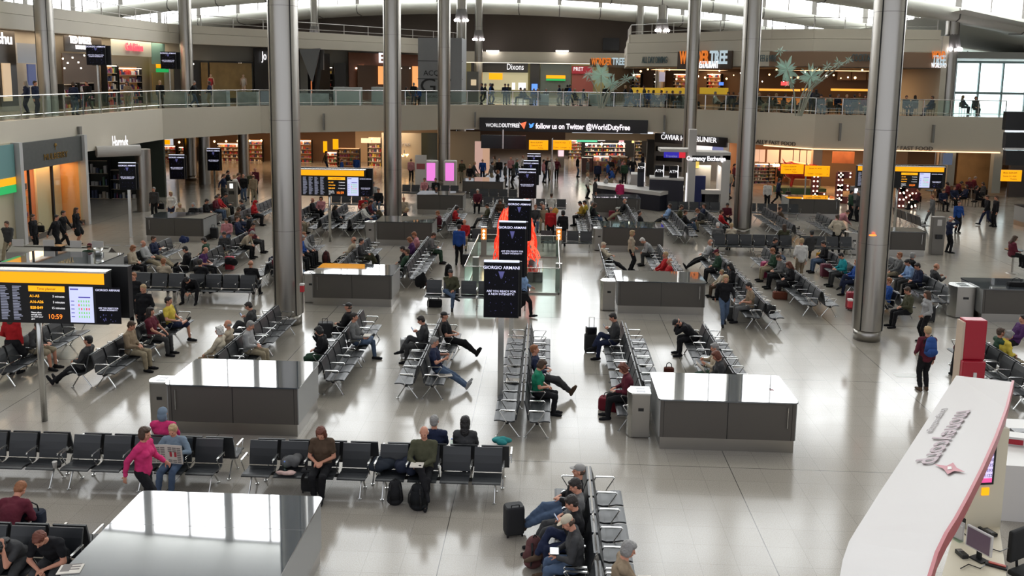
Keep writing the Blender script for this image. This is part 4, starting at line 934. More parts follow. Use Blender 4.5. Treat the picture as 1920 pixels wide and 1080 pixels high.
shelves(122,146,158,192,(-28.8,6),(-28.8,64),'low clothes table left in the dark clothes shop',2,61,mat('store_dark2',(.1,.06,.04),.6),8,False); shelves(152,178,155,192,(-28.8,6),(-28.8,64),'clothes rail shelf right in the dark clothes shop',3,62,mat('store_dark2',(.1,.06,.04),.6),8,False)
for px_,py_ in ((118,110),(127,118),(136,108),(147,117),(158,104),(166,116),(121,128),(152,128)): rlamp(px_,py_,(-28.6,6),(-28.6,64),WLAMP,.05)
up('shopfront',202,276,73,103,F1,mat('pale_mint',srgb(176,186,184),.5),'pale shop sign board with red script','sign',out=.3)
ptext('Cath Kidston',(225,257),89,.72,F1[0],F1[1],glow('red_script',(1.,.08,.12),1.2),out=.42,bold=.012,label='red script lettering on the pale shop sign')
shelves(204,222,120,192,(-29.0,6),(-29.0,64),'gift shelves left in the floral shop window',5,41,things=10)
shelves(226,268,125,192,(-29.0,6),(-29.0,64),'gift shelves right in the floral shop window',5,42,things=16)
up('shopfront',278,316,80,120,F1,mat('teal_paint',(.2,.3,.3),.5),'teal panel above the small yellow and green gate signs','panel',out=.3)
up('gate_sign',282,314,120,127,F1,M_yel,'small yellow gate sign on the mezzanine','sign',out=.5); up('gate_sign',282,314,128,135,F1,glow('exit_green',(.02,.5,.1),.6),'small green exit sign on the mezzanine','sign',out=.5)
up('shop_wall',282,314,136,188,F1,mat('ochre_wall',srgb(150,128,80),.6),'ochre wall below the gate signs','panel',out=.2)
up('shopfront',326,474,112,190,F2,dk,'charcoal lingerie shopfront with display windows','shopfront',out=.1)
for i,(a_,b_) in enumerate(((340,354),(376,388),(392,470))):
    up('shop_window',a_,b_,117,184,F2,mat('window_scene',srgb(170,140,90),.6,noise=.5,nscale=1.2),['narrow','small','wide'][i]+' warm display window of the lingerie shop','window display',out=.2)
for (a_,b_) in ((404,126),(464,128)):
    r=empty('mannequin',hit(a_,F2[0],F2[1],b_+32)); r.location.z=6.0; r.location.y-=.9; tag(r,'display mannequin in the lingerie window, %s'%('left in red' if a_<430 else 'right in white'),'mannequin')
    m=MB(); cap(m,(0,0,.9),(0,0,1.35),.13,.17); cap(m,(0,0,1.5),(0,0,1.6),.05,.09); cap(m,(-.2,0,1.35),(-.26,0,.9),.05,.035); cap(m,(.2,0,1.35),(.26,0,.9),.05,.035); cap(m,(-.08,0,.85),(-.1,0,0),.09,.045); cap(m,(.08,0,.85),(.1,0,0),.09,.045)
    m.build('figure',mat('mannequin_skin',(.7,.5,.38),.4),r,smooth=True); m=MB(); cap(m,(0,0,.85),(0,0,1.3),.15,.18); m.build('dress',cloth((.5,.05,.06) if a_<430 else (.8,.75,.7)),r,smooth=True)
for px in (346,362,395,402,420,448,452): rlamp(px,120,F2[0],(F2[1][0],F2[1][1]-.8),WLAMP,.08)
up('shopfront',475,560,90,190,F2,dk,'black shopfront behind the broad left column','shopfront',out=.2)
ptext('Jo MALONE',(486,540),106,1.0,F2[0],F2[1],M_wtxt,out=.4,label='white shop lettering mostly hidden by the broad left column')
up('kiosk_screen',550,578,100,185,F2,M_black,'black kiosk with screens behind the broad left column','kiosk',out=3.,depth=1.0); up('gate_sign',549,562,100,105,F2,M_yel,'tiny yellow sign on the black mezzanine kiosk','sign',out=3.1)
# V shaped sculpture
P=hit(584,F2[0],F2[1],150); vx,vy=P.x*.93,P.y*.93; v=empty('v_sculpture',(vx,vy,MZ)); tag(v,'grey V-shaped signpost structure on the mezzanine','sculpture')
m=MB(); m.add([(-.95,0,4.2),(.75,0,4.3),(0,0,1.6),(-.95,.3,4.2),(.75,.3,4.3),(0,.3,1.6)],[(0,2,1),(3,4,5),(0,1,4,3),(1,2,5,4),(2,0,3,5)]); m.build('grey_face',mat('v_grey',srgb(120,122,126),.5),v)
m=MB(); m.box(.65,.95,.1,.4,2.6,4.2,0); m.tube((.85,.2,4.2),(.2,.2,.0),.18,n=4); m.build('dark_arm',dk,v); m=MB(); m.tube((0,-.05,1.7),(0,-.05,0),.05,n=8); m.build('orange_stem',glow('stem_orange',(.9,.25,.08),.5),v)
shelves(600,624,124,182,F2[0],F2[1],'amber cosmetics niche beside the V sculpture',5,43,things=12)
up('shopfront',625,646,118,186,F2,dk,'dark panel between the niche and the restaurant','panel',out=.2)
up('shopfront',652,786,98,190,F2,mat('brown_boards',srgb(135,84,60),.5,noise=.2,nscale=3),'brown boarded restaurant front with big white letters','shopfront',out=.2)
ptext('EAT',(704,745),110,1.25,F2[0],F2[1],M_wtxt,out=.45,bold=.03,label='big white restaurant letters cut by the column')
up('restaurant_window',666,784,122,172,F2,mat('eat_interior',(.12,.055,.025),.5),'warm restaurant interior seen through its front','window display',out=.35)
up('amber_wall_light',704,718,124,158,F2,WARM2,'amber glowing panel in the restaurant, left','panel',out=.45); up('amber_wall_light',768,783,124,165,F2,WARM2,'amber glowing panel in the restaurant, right','panel',out=.45)
for px in (668,675,681,688,692,704,744,752,768,780): rlamp(px,124 if px%2 else 128,F2[0],(F2[1][0],F2[1][1]-.6),WLAMP,.07)
# grey hoarding tower with perfume lettering
m=empty('hoarding_tower',(0,0,0)); tag(m,'tall grey draped hoarding tower printed with perfume lettering','hoarding')
HY=74.0; tx0=(785-1033)/FL*HY; tx1=(868-1033)/FL*HY; tg=mat('drape_grey',srgb(150,152,156),.6,noise=.08,nscale=1.5)
MB().box(tx0,tx1,HY,HY+3.5,MZ,10.95).build('body',tg,m)
for z in (9.0,7.5,6.35): MB().box(tx0-.03,tx1+.03,HY-.04,HY,z,z+.06).build('band',mat('drape_dark',srgb(66,68,72),.6),m)
MB().box(tx1-.9,tx1,HY-.5,HY,MZ,10.95).build('side_return',tg,m)
dl=mat('drape_print',srgb(38,38,42),.6)
text('ACQUA DI',.62,dl,m,((tx0+tx1)/2+.1,HY-.1,8.0)); text('GIO',1.7,dl,m,((tx0+tx1)/2+.1,HY-.1,6.9),sx=1.2); text('GIORGIO ARMANI',.3,dl,m,((tx0+tx1)/2+.1,HY-.1,6.05))
# far electronics shop and neighbours
F3=((-14,99.2),(10,99.3))
up('shopfront',884,990,117,135,F3,dk,'black electronics shop sign board','sign',out=.5); ptext('Dixons',(951,982),126,.95,F3[0],F3[1],M_wtxt,out=.7,label='thin white electronics shop lettering'); 
struct(MB().box(-20,10,99.5,99.8,5.5,9.3).build('wall_far_shops',mat('far_shop_wall',srgb(168,158,110),.6)))
up('shop_wall',896,990,135,168,F3,glow('lit_interior',(.62,.56,.34),.55),'brightly lit yellowish electronics shop interior','shopfront',out=.1)
up('gate_sign',918,943,137,149,F3,M_yel,'yellow hanging sign in front of the electronics shop','sign',out=1.); 
up('hoarding_box',875,897,134,190,((-14,80),(0,80.2)),mat('grey_box',srgb(112,110,104),.5),'grey information cabinet left of the electronics shop','cabinet',depth=1.)
up('lightbox',883,893,149,160,((-14,79.9),(0,80.1)),glow('small_ad',(.7,.55,.35),.8),'small lit picture on the grey information cabinet','lightbox')
for i,(a_,b_) in enumerate(((960,966),(972,986))): up('lightbox',a_,b_,155,168,F3,M_wtxt,['narrow','wide'][i]+' white lit screen in the electronics shop','screen',out=.3)
up('shopfront',994,1012,118,170,F3,dk,'dark pillar with pale emblem right of the electronics sign','pillar',out=.5)
up('screen',997,1008,157,169,F3,glow('screen_cyan',(.12,.3,.95),1.),'blue glowing screen on the mezzanine','screen',out=1.)
up('shopfront',1013,1070,120,172,F3,mat('glass_lobby',srgb(96,104,98),.3),'grey glazed lobby on the far mezzanine','lobby',out=.3)
up('gate_sign',1024,1060,141,147,F3,M_yel,'yellow gate sign on the grey lobby','sign',out=.6); up('gate_sign',1024,1060,147.5,151,F3,glow('exit_green',(.02,.5,.1),.6),'green exit strip under the lobby gate sign','sign',out=.6)
up('shopfront',1072,1110,124,138,F3,glow('red_sign',(.25,.01,.02),.8),'dark red shop sign board right of the lobby','sign',out=.6); ptext('PRET',(1075,1093),130,.6,F3[0],F3[1],M_wtxt,out=.75,label='white lettering on the dark red sign board')
up('shop_wall',1072,1112,138,172,F3,mat('red_interior',(.3,.08,.07),.5),'reddish shop interior right of the lobby','shopfront',out=.2)
ptext('WONDER',(1108,1146),116,.95,(4,88),(10,88.3),glow('amber_letters',srgb(225,120,40),.8),out=.3,bold=.03,sx=.8,label='orange half of the far restaurant name behind the glass star'); ptext('TREE',(1147,1171),116,.95,(4,88),(10,88.3),glow('pale_letters',(.55,.68,.75),.7),out=.3,bold=.03,sx=.8,label='pale half of the far restaurant name behind the glass star')
struct(panel('wall_far_right',1106,1190,110,126,(4,88.3),(10,88.6),mat('tan_band2',srgb(120,108,92),.6))[0])
up('shop_wall',1140,1186,125,190,((4,89),(12,89.3)),mat('interior_brown',(.2,.12,.06),.5),'brown counter area left of the upper restaurant','shopfront')
# ceiling tube lights on the bulkhead
for px,l in ((924,'left glowing tube light above the electronics shop'),(1054,'right glowing tube light above the lobby')):
    P=hit(px,(-14,99.3),(10,99.4),96); tag(MB().box(P.x-.7,P.x+.7,99.0,99.3,P.z-.08,P.z+.08).build('tube_light',glow('tube_glow',(1,.95,.92),9.)),l,'light')
tag(panel('dark_opening',1130,1161,71,95,(-14,100.6),(12,100.8),M_black)[0],'black rectangular opening high on the brown wall','panel')
# restaurant on the right mezzanine
F4=((8,86),(20.5,75)); F5=((20.5,75),(28,74))
for a_,b_ in (F4,F5): struct(wallseg(a_,b_,5.5,8.75,.2,'wall_bar_back',mat('bar_brown',(.10,.055,.03),.5)))
UR1=((6.3,74),(15.6,64.0)); UR2=((15.6,64.0),(18.2,62.4)); UR3=((18.2,62.4),(26.8,62.2))
tgt=mat('teal_letters',srgb(90,112,118),.5)
ptext('ALL DAY DINING',(1205,1252),113,.75,*UR1,tgt,out=.1,sx=.9,label='teal lettering on the pale band of the upper restaurant')
o=panel('restaurant_sign',1274,1376,97,129,UR1[0],UR1[1],mat('sign_wood',srgb(74,58,46),.5,noise=.15,nscale=3),out=.25,depth=.15)[0]; ws=o; tag(o,'brown wooden sign board with orange and pale capitals','sign')
ptext('WONDER',(1279,1334),109,1.35,*UR1,glow('amber_letters',(.8,.35,.06),.8),out=.36,bold=.04,sx=.78,label='big orange half of the restaurant name on the wooden board'); ptext('TREE',(1336,1369),109,1.35,*UR1,glow('pale_letters',(.5,.6,.7),.8),out=.36,bold=.04,sx=.78,label='big pale half of the restaurant name on the wooden board'); ptext('RESTAURANT',(1313,1352),122,.72,*UR1,M_wtxt,out=.36,bold=.02,sx=.85,label='white word restaurant below the big name')
ptext('BEER & WINE',(1424,1456),110,.7,*UR2,tgt,out=.1,sx=.7,label='faint teal lettering right of the slim column'); ptext('COCKTAILS',(1596,1640),109,.7,*UR3,tgt,out=.1,label='faint dark lettering on the tan band')
ptext('WOND',(1746,1771),104,.72,*UR3,glow('amber_letters',(.8,.35,.06),.8),out=.12,bold=.02,label='orange cut-off letters at the end of the tan band'); ptext('TREE',(1747,1772),114,.95,*UR3,glow('pale_letters',(.5,.6,.7),.8),out=.12,bold=.02,label='pale cut-off letters at the end of the tan band'); ptext('WORLD FO',(1745,1773),123,.48,*UR3,M_wtxt,out=.12,label='white small words at the end of the tan band')
for i,(a_,b_) in enumerate(((1184,1240),(1246,1290),(1313,1360))): up('bar_counter',a_,b_,164,176,((7,79.0),(20,68.0)),glow('bar_yellow',(.8,.5,.04),.42),['left','middle','right'][i]+' yellow glowing bar counter of the upper restaurant','counter',depth=.6)
for i,(a_,b_) in enumerate(((1185,1200),(1225,1242),(1262,1285),(1325,1350))): shelves(a_,b_,138,166,((8,85)),((20.3,74.3)),['first','second','third','fourth'][i]+' bottle shelf of the upper restaurant from the left',4,50+i,things=9)
for i,(a_,b_) in enumerate(((1425,1500),(1505,1520),(1560,1632))): up('bar_counter',a_,b_,166,170,((20.6,72),(28,71.5)),glow('bar_amber',(1.,.42,.06),1.1),['long','short','right hand'][i]+' amber light strip along the right bar','light strip',depth=.5)
for i,(a_,b_) in enumerate(((1450,1512),(1550,1578))): up('amber_bar',a_,b_,184,197,((20.6,68),(28,67.8)),glow('bar_orange',(.85,.25,.05),.5),['left','right'][i]+' orange bar front behind the glass tree','counter',depth=.5)
rn=random.Random(9)
for k in range(34): rlamp(1188+k*13.4,130+rn.random()*26,(7+.0,83),(20.3,72.5) if k<20 else (21,72),WARM if k%3 else WLAMP,.05+.05*rn.random(),'small glowing pendant bulb in the upper restaurant','upper restaurant pendants')
up('neon_script',1464,1478,153,160,((20,66),(28,66)),glow('neon_red',(1.,.05,.05),2.2),'small red neon bar script','neon sign'); up('tv_screen',1237,1247,135,153,((8,80),(20,70)),glow('tv_grey',(.3,.3,.4),.8),'grey upright screen in the upper restaurant','screen'); up('tv_screen',1349,1357,154,160,((8,80),(20,70)),glow('tv_blue',(.1,.25,.9),1.2),'tiny blue screen in the upper restaurant','screen')
for i,(a_,b_) in enumerate(((1570,1595),(1597,1624),(1626,1636),(1702,1712),(1714,1742),(1744,1768))): up('wall_panel',a_,b_,127,150,((20.5,73.5),(29,73)),mat('pale_brown_panel',srgb(122,108,96),.6),['first','second','third','fourth','fifth','sixth'][i]+' pale brown wall panel above the right bar','panel')
for (xx,yy,e) in ((12,78,260),(22,69,200)): area((xx,yy,8.6),(0,0,0),6,5,e,(1,.6,.3),'restaurant_lamp')
area((-28.85,50,9.985),(0,0,0),1.0,30,650,(1,.75,.5),'upper_shops_lamp'); area((-20.8,77.6,9.985),(0,0,R(52)),20,1.0,650,(1,.75,.5),'upper_far_shops_lamp'); area((-2,96,9.3),(0,0,0),16,3,300,(1,.9,.7),'far_shops_lamp')
# glass trees
M_leafg=mat('leaf_glass',(.62,.85,.76),.08,spec=1.,emit=(.3,.6,.45),es=.05); M_leafg.node_tree.nodes['Principled BSDF'].inputs['Alpha'].default_value=.38
def star_tree(px,pyb,Y,stars,label,seed):
    P=hit(px,(-20,Y),(40,Y),pyb); r=empty('glass_tree',(P.x,Y,MZ)); tag(r,label,'sculpture'); rn=random.Random(seed); st=MB(); lf=MB(); s=Y/FL
    for (dx,dz,rad,stem) in stars:
        X=dx*s; Z=dz*s
        if stem: st.path([(X*.1,0,0),(X*.3,0,Z*.5),(X*.85,0,Z*.9),(X,0,Z)],.045,6)
        for k in range(rad[1]*2):
            a=PI*k/rad[1]+rn.random()*.3; L=rad[0]*s*(.55+.55*rn.random()); c=Vector((X,0,Z)); u=Vector((math.cos(a),rn.uniform(-.5,.5),math.sin(a))); v=Vector((-math.sin(a),rn.uniform(-.3,.3),math.cos(a)))*L*.11; w_=u.cross(v).normalized()*.01
            q=[c,c+u*L*.5+v,c+u*L,c+u*L*.5-v]; lf.add([tuple(p_+w_) for p_ in q]+[tuple(p_-w_) for p_ in q],[(0,1,2,3),(7,6,5,4),(0,4,5,1),(1,5,6,2),(2,6,7,3),(3,7,4,0)])
    st.build('stem',mat('pale_branch',srgb(170,175,160),.4),r); lf.build('glass_leaf',M_leafg,r)
star_tree(1126,192,66,[(0,62,(26,13),1),(20,45,(22,7),1),(-24,62,(13,5),1),(45,55,(12,4),1),(60,60,(14,4),1),(-18,75,(9,3),0)],'green glass leaf tree sculpture left on the mezzanine',3)
star_tree(1494,208,57,[(-22,85,(28,13),1),(22,72,(26,12),1),(-14,62,(15,6),0),(50,90,(12,4),1),(70,98,(12,4),1),(88,104,(10,4),1),(-36,118,(12,4),0)],'green glass leaf tree sculpture in front of the right bar',4)
# ================================================================== central void: glass barrier, lit bollards, red sculpture
bx0,bx1=-3.0,.45; byA,byB=30.9,37.4
gb=empty('glass_barrier',(bx0,byA,0)); tag(gb,'low clear glass barrier around the central floor opening','barrier')
W_=bx1-bx0; Lb=byB-byA
for nm,(x0,x1,y0,y1) in (('a',(0,.02,0,Lb)),('b',(W_-.02,W_,0,Lb)),('c',(0,W_,0,.02)),('d',(0,W_,Lb-.02,Lb))):
    MB().box(x0,x1,y0,y1,.03,.95).build('glass_pane',M_glass,gb)
m=MB(); m.path([(0,0,.97),(W_,0,.97),(W_,Lb,.97),(0,Lb,.97),(0,0,.97)],.02,6); m.build('top_rail',M_chrome,gb)
m=MB(); m.box(-.02,.04,-.02,Lb+.02,0,.06); m.box(W_-.04,W_+.02,-.02,Lb+.02,0,.06); m.box(0,W_,-.02,.04,0,.06); m.box(0,W_,Lb-.04,Lb+.02,0,.06); m.build('base_channel',M_kick,gb)
for i,(px,py,l) in enumerate(((1047,543,'steel bollard post at the near right corner of the glass barrier'),(892,530,'steel bollard post at the near left corner of the glass barrier'))):
    x,y=at(px,py); tag(MB().box(x-.12,x+.12,y-.08,y+.08,0,1.0).build('bollard_post',M_kick),l,'post')
for i,(px,py,l) in enumerate(((1047,481,'amber lit bollard right of the red sculpture'),(907,480,'amber lit bollard left of the red sculpture'))):
    x,y=at(px,py); r=empty('lit_bollard',(x,y,0)); tag(r,l,'bollard'); MB().box(-.12,.12,-.1,.1,0,.75).build('post',M_kick,r); MB().box(-.12,.12,-.1,.1,.75,1.25).build('lantern',glow('amber_glass',(.9,.28,.04),.5),r); MB().box(-.13,.13,-.11,.11,1.25,1.3).build('cap',M_chrome,r)
    for z in (.83,.97,1.13): lo('lamp',MB().ball((0,0,0),.05,8,6).mesh('lamp',glow('amber_lamp',(1.,.75,.4),14.)),r,(0,-.1,z))
# red wire sculpture: dense tangle of glowing red tubes on a dark plinth
x,y=at(975,500); rs=empty('red_sculpture',(-1.27,34.2,0)); tag(rs,'dense tangle of glowing orange-red tubes behind the advert displays','sculpture')
rn=random.Random(12); M_neon=glow('neon_vermilion',(1.,.035,.012),1.0); M_neon2=glow('neon_coral',(1.,.12,.06),1.4)
def prof(t): return (.30+.95*math.sin(PI*min(1,(t+.22)/1.22)**.9)*.72)
for g_ in range(6):
    for k in range(13):
        m=MB()
        a=rn.random()*6.28; pts=[]; tw=rn.uniform(-2.4,2.4); ph=rn.random()*6; rr=rn.uniform(.75,1.)
        t0=rn.uniform(0,.25); t1=rn.uniform(.6,1.)
        for j in range(13):
            t=t0+(t1-t0)*j/12; rad=rr*(1.02-.62*t**1.3)+.06*math.sin(9*t+ph); an=a+tw*t+.25*math.sin(11*t+ph); pts.append((rad*math.cos(an),.6*rad*math.sin(an),.42+2.5*t))
        m.path(pts,.019,5).build('red_tube',M_neon2 if g_%3==0 else M_neon,rs)
MB().box(-1.05,1.1,-1.5,.8,0,.40).build('plinth',mat('dark_plinth2',(.03,.02,.02),.12),rs,bevel=.02)
# help point desk at the left with slanted panels, white paper signs and a metal tub
x,y=at(150,500,1.0); hd=empty('information_desk',(-18.2,31.6,0)); tag(hd,'sloped metal information desk with small white paper signs','desk')
m=MB(); m.prismx([(0,0),(0,.95),(.35,1.15),(.9,.75),(.9,0)],-2.3,1.6); m.build('sloped_body',M_kick,hd); m=MB(); m.prismx([(.3,1.16),(.34,1.19),(.92,.79),(.88,.75)],-2.2,1.5); m.build('polished_slope',M_chrome,hd)
MB().box(-.9,-.2,.1,.5,1.0,1.2).build('dark_recess',M_black,hd)
for i,xx in enumerate((-1.9,-.7,.35,1.2)): 
    s=MB().box(xx-.22,xx+.22,.1,.12,1.15,1.42).build('paper_sign',M_white); s.location=(-18.2,31.6,.02); tag(s,['first','second','third','fourth'][i]+' small white paper sign from the left on the sloped metal desk','sign','paper signs on the information desk')
x,y=at(166,492,1.1); t=MB(); t.lathe([(.13,0),(.17,.28),(.15,.28),(.11,.02)],20); t=t.build('metal_tub',M_chrome,smooth=True); t.location=(-16.4,30.6,1.12); tag(t,'small steel tub standing on the grey counter behind the board','tub')
# floor marks
for i,(px,py) in enumerate(((133,459),(210,460),(248,461))):
    x,y=at(px,py); tag(MB().box(x-.35,x+.35,y-.15,y+.15,.0,.004).build('floor_grille',mat('grille_grey',(.12,.11,.10),.5)),['left','middle','right'][i]+' small dark floor grille near the luxury store','grille')
x,y=at(1703,705); tag(MB().box(x-.35,x+.35,y-.1,y+.2,0,.004).build('floor_hatch',mat('hatch_pale',(.6,.6,.57),.3)),'pale rectangular floor hatch beside the backpack wearer','hatch')
# totem info posts with dispenser
for px,py,h_,l in ((1757,478,1.75,'slim grey touch post with a white panel, right of the half hidden desk'),(1602,405,1.75,'slim steel post beside the bulb letters'),(435,388,1.5,'slim grey post near the far left benches')):
    x,y=at(px,py); r=empty('information_post',(x,y,0)); tag(r,l,'post'); MB().box(-.28,.28,0,.3,0,h_).build('body',mat('post_grey',srgb(120,116,110),.35,.4),r,bevel=.02); MB().box(-.1,.1,-.012,0,h_-.4,h_-.12).build('white_panel',M_wtxt if px<1700 else M_white,r); MB().box(-.14,.14,-.1,0,.75,.95).build('black_tray',M_black,r)
# red cap alarm on the columns
for px,py,Y,l in ((558,541,25.8,'small red and white alarm box on the broad left column'),(1607,570,25.7,'small red and white alarm box on the broad right column')):
    X=(px-1033)/FL*Y; z=zat(X,Y,py); r=empty('alarm_box',(X,Y,z)); tag(r,l,'alarm'); MB().box(-.06,.06,-.06,.06,-.1,.1).build('red_body',mat('alarm_red',(.5,.03,.04),.4),r,bevel=.01); MB().box(-.07,.07,-.07,.07,.1,.16).build('white_cap',M_white,r,bevel=.01)
X=(1621-1033)/FL*25.7; tag(MB().ball((0,0,0),.05,10,6,2.2,.5,.6).build('warning_lamp',glow('warn_orange',(1.,.12,.02),4.),loc=(9.55,25.72,zat(9.55,25.72,441))),'small orange warning lamp on the broad right column','lamp')
# ================================================================== money exchange booth bottom right
mk=empty('money_booth',(0,0,0)); tag(mk,'white money exchange booth with red edged canopy and mirrored logo','booth')
out=[at(px,py,2.55) for px,py in ((1793,704),(1740,785),(1690,862),(1650,922),(1625,962),(1607,990),(1592,1015),(1580,1050),(1574,1085))]
inn=[at(px,py,3.0) for px,py in ((1897,716),(1885,765),(1864,822),(1838,880),(1810,935),(1788,975),(1770,1003),(1752,1040),(1738,1085))]
n=len(out); m=MB(); 
th=Vector((.02,0,-.1))
V_=[(x,y,2.55) for x,y in out]+[(x,y,3.0) for x,y in inn]; m.add(V_+[(x,y,z-.09) for x,y,z in V_],[(i,i+1,n+i+1,n+i) for i in range(n-1)]+[(2*n+i+1,2*n+i,3*n+i,3*n+i+1) for i in range(n-1)]+[(i+1,i,2*n+i,2*n+i+1) for i in range(n-1)]+[(n+i,n+i+1,3*n+i+1,3*n+i) for i in range(n-1)]+[(0,n,3*n,2*n)])
cpy=m.build('canopy',mat('canopy_white',srgb(186,181,178),.4),mk)
redm=mat('raspberry_red',srgb(158,14,38),.35)
m=MB(); 
for (a,b) in zip(inn,inn[1:]):
    d=(Vector(b)-Vector(a)).normalized(); q=Vector((-d.y,d.x))*-.035
    m.add([(a[0],a[1],2.86),(b[0],b[1],2.86),(b[0],b[1],3.03),(a[0],a[1],3.03),(a[0]-q.x,a[1]-q.y,2.86),(b[0]-q.x,b[1]-q.y,2.86),(b[0]-q.x,b[1]-q.y,3.03),(a[0]-q.x,a[1]-q.y,3.03)],[(0,1,2,3),(7,6,5,4),(3,2,6,7),(0,4,5,1),(0,3,7,4),(1,5,6,2)])
m.build('red_edge',redm,mk)
# logo lettering lying on the sloping canopy
def cpt(px,py):     # point on the canopy slope
    o_=Vector((*out[1],2.55)); i_=Vector((*inn[1],3.0)); o2=Vector((*out[4],2.55)); nn=(i_-o_).cross(o2-o_).normalized(); r=ray(px,py); C0=Vector((0,0,CH)); t=(o_-C0).dot(nn)/r.dot(nn); return C0+r*t,nn
def ctext(s,p0,p1,h,m_,bold=0):
    A_,nn=cpt(*p0); B_,_=cpt(*p1)
    if nn.z<0: nn=-nn
    u=(B_-A_); L=u.length; u.normalize(); v=nn.cross(u); o=text(s,h,m_,mk,bold=bold,ext=.003,fit=L); M=Matrix((u,v,nn)).transposed().to_4x4(); M.translation=(A_+B_)/2+nn*.02; o.rotation_euler=M.to_euler(); o.location=M.translation; return o
ctext('moneycorp',(1812,772),(1745,871),.43,mat('logo_grey',srgb(160,140,145),.4),.006); ctext('foreign exchange',(1772,768),(1745,812),.15,mat('logo_grey2',srgb(185,178,178),.4))
P,nn=cpt(1781,881)
if nn.z<0: nn=-nn
pts=[cpt(*p)[0]+nn*.02 for p in ((1752,873),(1776,876),(1788,870),(1795,880),(1811,888),(1790,886),(1778,892),(1770,882))]
m=MB(); q8=[cpt(1781+x,881+y)[0]+nn*.02 for x,y in ((-3,-3),(4,-3),(5,2),(-3,3))]; m.add([tuple(v) for v in pts],[tuple(range(8))]); m.build('diamond_emblem',mat('logo_rose',srgb(170,90,100),.4),mk); m=MB(); m.add([tuple(v+nn*.005) for v in q8],[(0,1,2,3)]); m.build('emblem_centre',M_white,mk)
# inner sign wall below the inner edge, desk, screens
def gp(px,py,z): x,y=at(px,py,z); return (x,y)
yel_in=mat('ivory_board',srgb(214,204,180),.45)
dk_=[gp(1760,1100,.95),gp(1810,925,.95),(gp(1865,925,.95)),(gp(1890,1100,.95))]
MB().prism(dk_,.0,.95).build('work_desk',yel_in,mk)
a_=gp(1848,905,.95); b_=gp(1884,760,.95)
XR,YR=at(1863,906,1.72); L=.40; rzs=R(10); sx0,sy0=XR-L*math.cos(rzs),YR-L*math.sin(rzs)
rs_=empty('rate_screen',(sx0,sy0,1.70),rzs); rs_.parent=mk
MB().box(0,L,0,.06,0,.84).build('screen_case',M_black,rs_); MB().box(.04,L-.04,-.006,0,.04,.80).build('screen_glow',glow('violet_screen',(.72,.62,.95),.9),rs_); MB().box(.04,L-.04,-.008,-.002,.04,.11).build('screen_footer',glow('pink_footer',(.9,.1,.35),.8),rs_); MB().box(.04,L-.04,-.008,-.002,.72,.80).build('screen_header',glow('pink_footer',(.9,.1,.35),.8),rs_)
for k,s in enumerate(('1.7676','44.236','62.278','16.000','1.4535','10.593','9.1122')): text(s,.07,mat('figure_violet',(.08,.02,.2),.5),rs_,(L*.66,-.012,.66-k*.085),ext=.001)
wl=[gp(1850,905,.95),gp(1893,735,.95)]
m=MB(); m.box(.05,L+.24,.07,.14,-1.7,.86); m.build('sign_wall',yel_in,rs_)
MB().box(.26,.38,.05,.068,-.20,-.08).build('hazard_sticker',M_yel2,rs_)
# monitor, keyboard, phone, printer, papers
def onz(px,py,z): x,y=at(px,py,z); return (x,y,z)
def thing_box(name,label,cat,px,py,z,parts,rz=0,s=1.):
    r=empty(name,onz(px,py,z),rz,label,cat); r.scale=(s,s,s)
    for nm,(x0,x1,y0,y1,z0,z1),m_ in parts: MB().box(x0,x1,y0,y1,z0,z1).build(nm,m_,r,bevel=.004)
    return r
thing_box('monitor','grey computer monitor seen from its side on the booth desk','monitor',1833,1050,.952,(('screen',(-.2,.2,-.02,.02,.14,.46),M_white),('display',(-.18,.18,-.026,-.02,.16,.44),mat('display_plum',srgb(110,90,105),.2)),('stand',(-.03,.03,.0,.05,.0,.2),M_dark),('foot',(-.1,.1,-.06,.1,0,.02),M_dark)),R(-62))
thing_box('desk_phone','black desk telephone on the booth desk','telephone',1851,1002,.952,(('body',(-.1,.1,-.1,.1,0,.05),M_black),('handset',(-.09,-.04,-.1,.1,.05,.09),M_black),('keypad',(-.01,.08,-.06,.06,.05,.055),mat('keypad_grey',(.2,.2,.2),.5))),R(20))
thing_box('card_reader','small black card reader beside the monitor','card reader',1803,1042,.952,(('body',(-.05,.05,-.09,.09,0,.06),M_black),('screen',(-.04,.04,.02,.07,.06,.064),M_kick)),R(10))
thing_box('leaflet_holder','clear leaflet holder with white papers on the booth desk','leaflet holder',1790,1010,.952,(('back_plate',(-.12,.12,.03,.04,0,.3),M_white),('papers',(-.1,.1,.0,.03,.02,.24),M_white),('tray',(-.12,.12,-.05,.04,0,.03),M_glass)),R(-60))
thing_box('stapler','dark stapler on the booth desk','stapler',1822,998,.952,(('body',(-.09,.09,-.02,.02,0,.05),M_black),),R(30))
thing_box('pen_tray','cluttered pen tray at the bottom of the booth desk','tray',1868,1062,.952,(('tray',(-.14,.14,-.06,.06,0,.03),M_dark),('pens',(-.1,.12,-.02,.03,.03,.045),mat('pen_red',(.5,.08,.05),.4))),R(-30))
def cable(pts,label):
    m=MB(); m.path([onz(*p) for p in pts],.007,5); o=m.build('cable',M_black); tag(o,label,'cable')
cable([(1791,990,.965),(1803,996,.965),(1812,1004,.965),(1822,1007,.965),(1836,1001,.965)],'black cable curving between the stapler and telephone'); cable([(1846,1040,.965),(1862,1030,.965),(1875,1034,.965),(1890,1028,.965)],'black cable right of the monitor'); cable([(1801,1066,.965),(1816,1058,.965),(1838,1066,.965),(1856,1052,.965)],'black cable along the bottom of the booth desk')
thing_box('banknote_counter','black banknote counter beside the leaflet holder','machine',1806,985,.952,(('body',(-.07,.07,-.09,.09,0,.16),M_black),('hopper',(-.06,.06,-.02,.06,.16,.2),M_dark)),R(25))
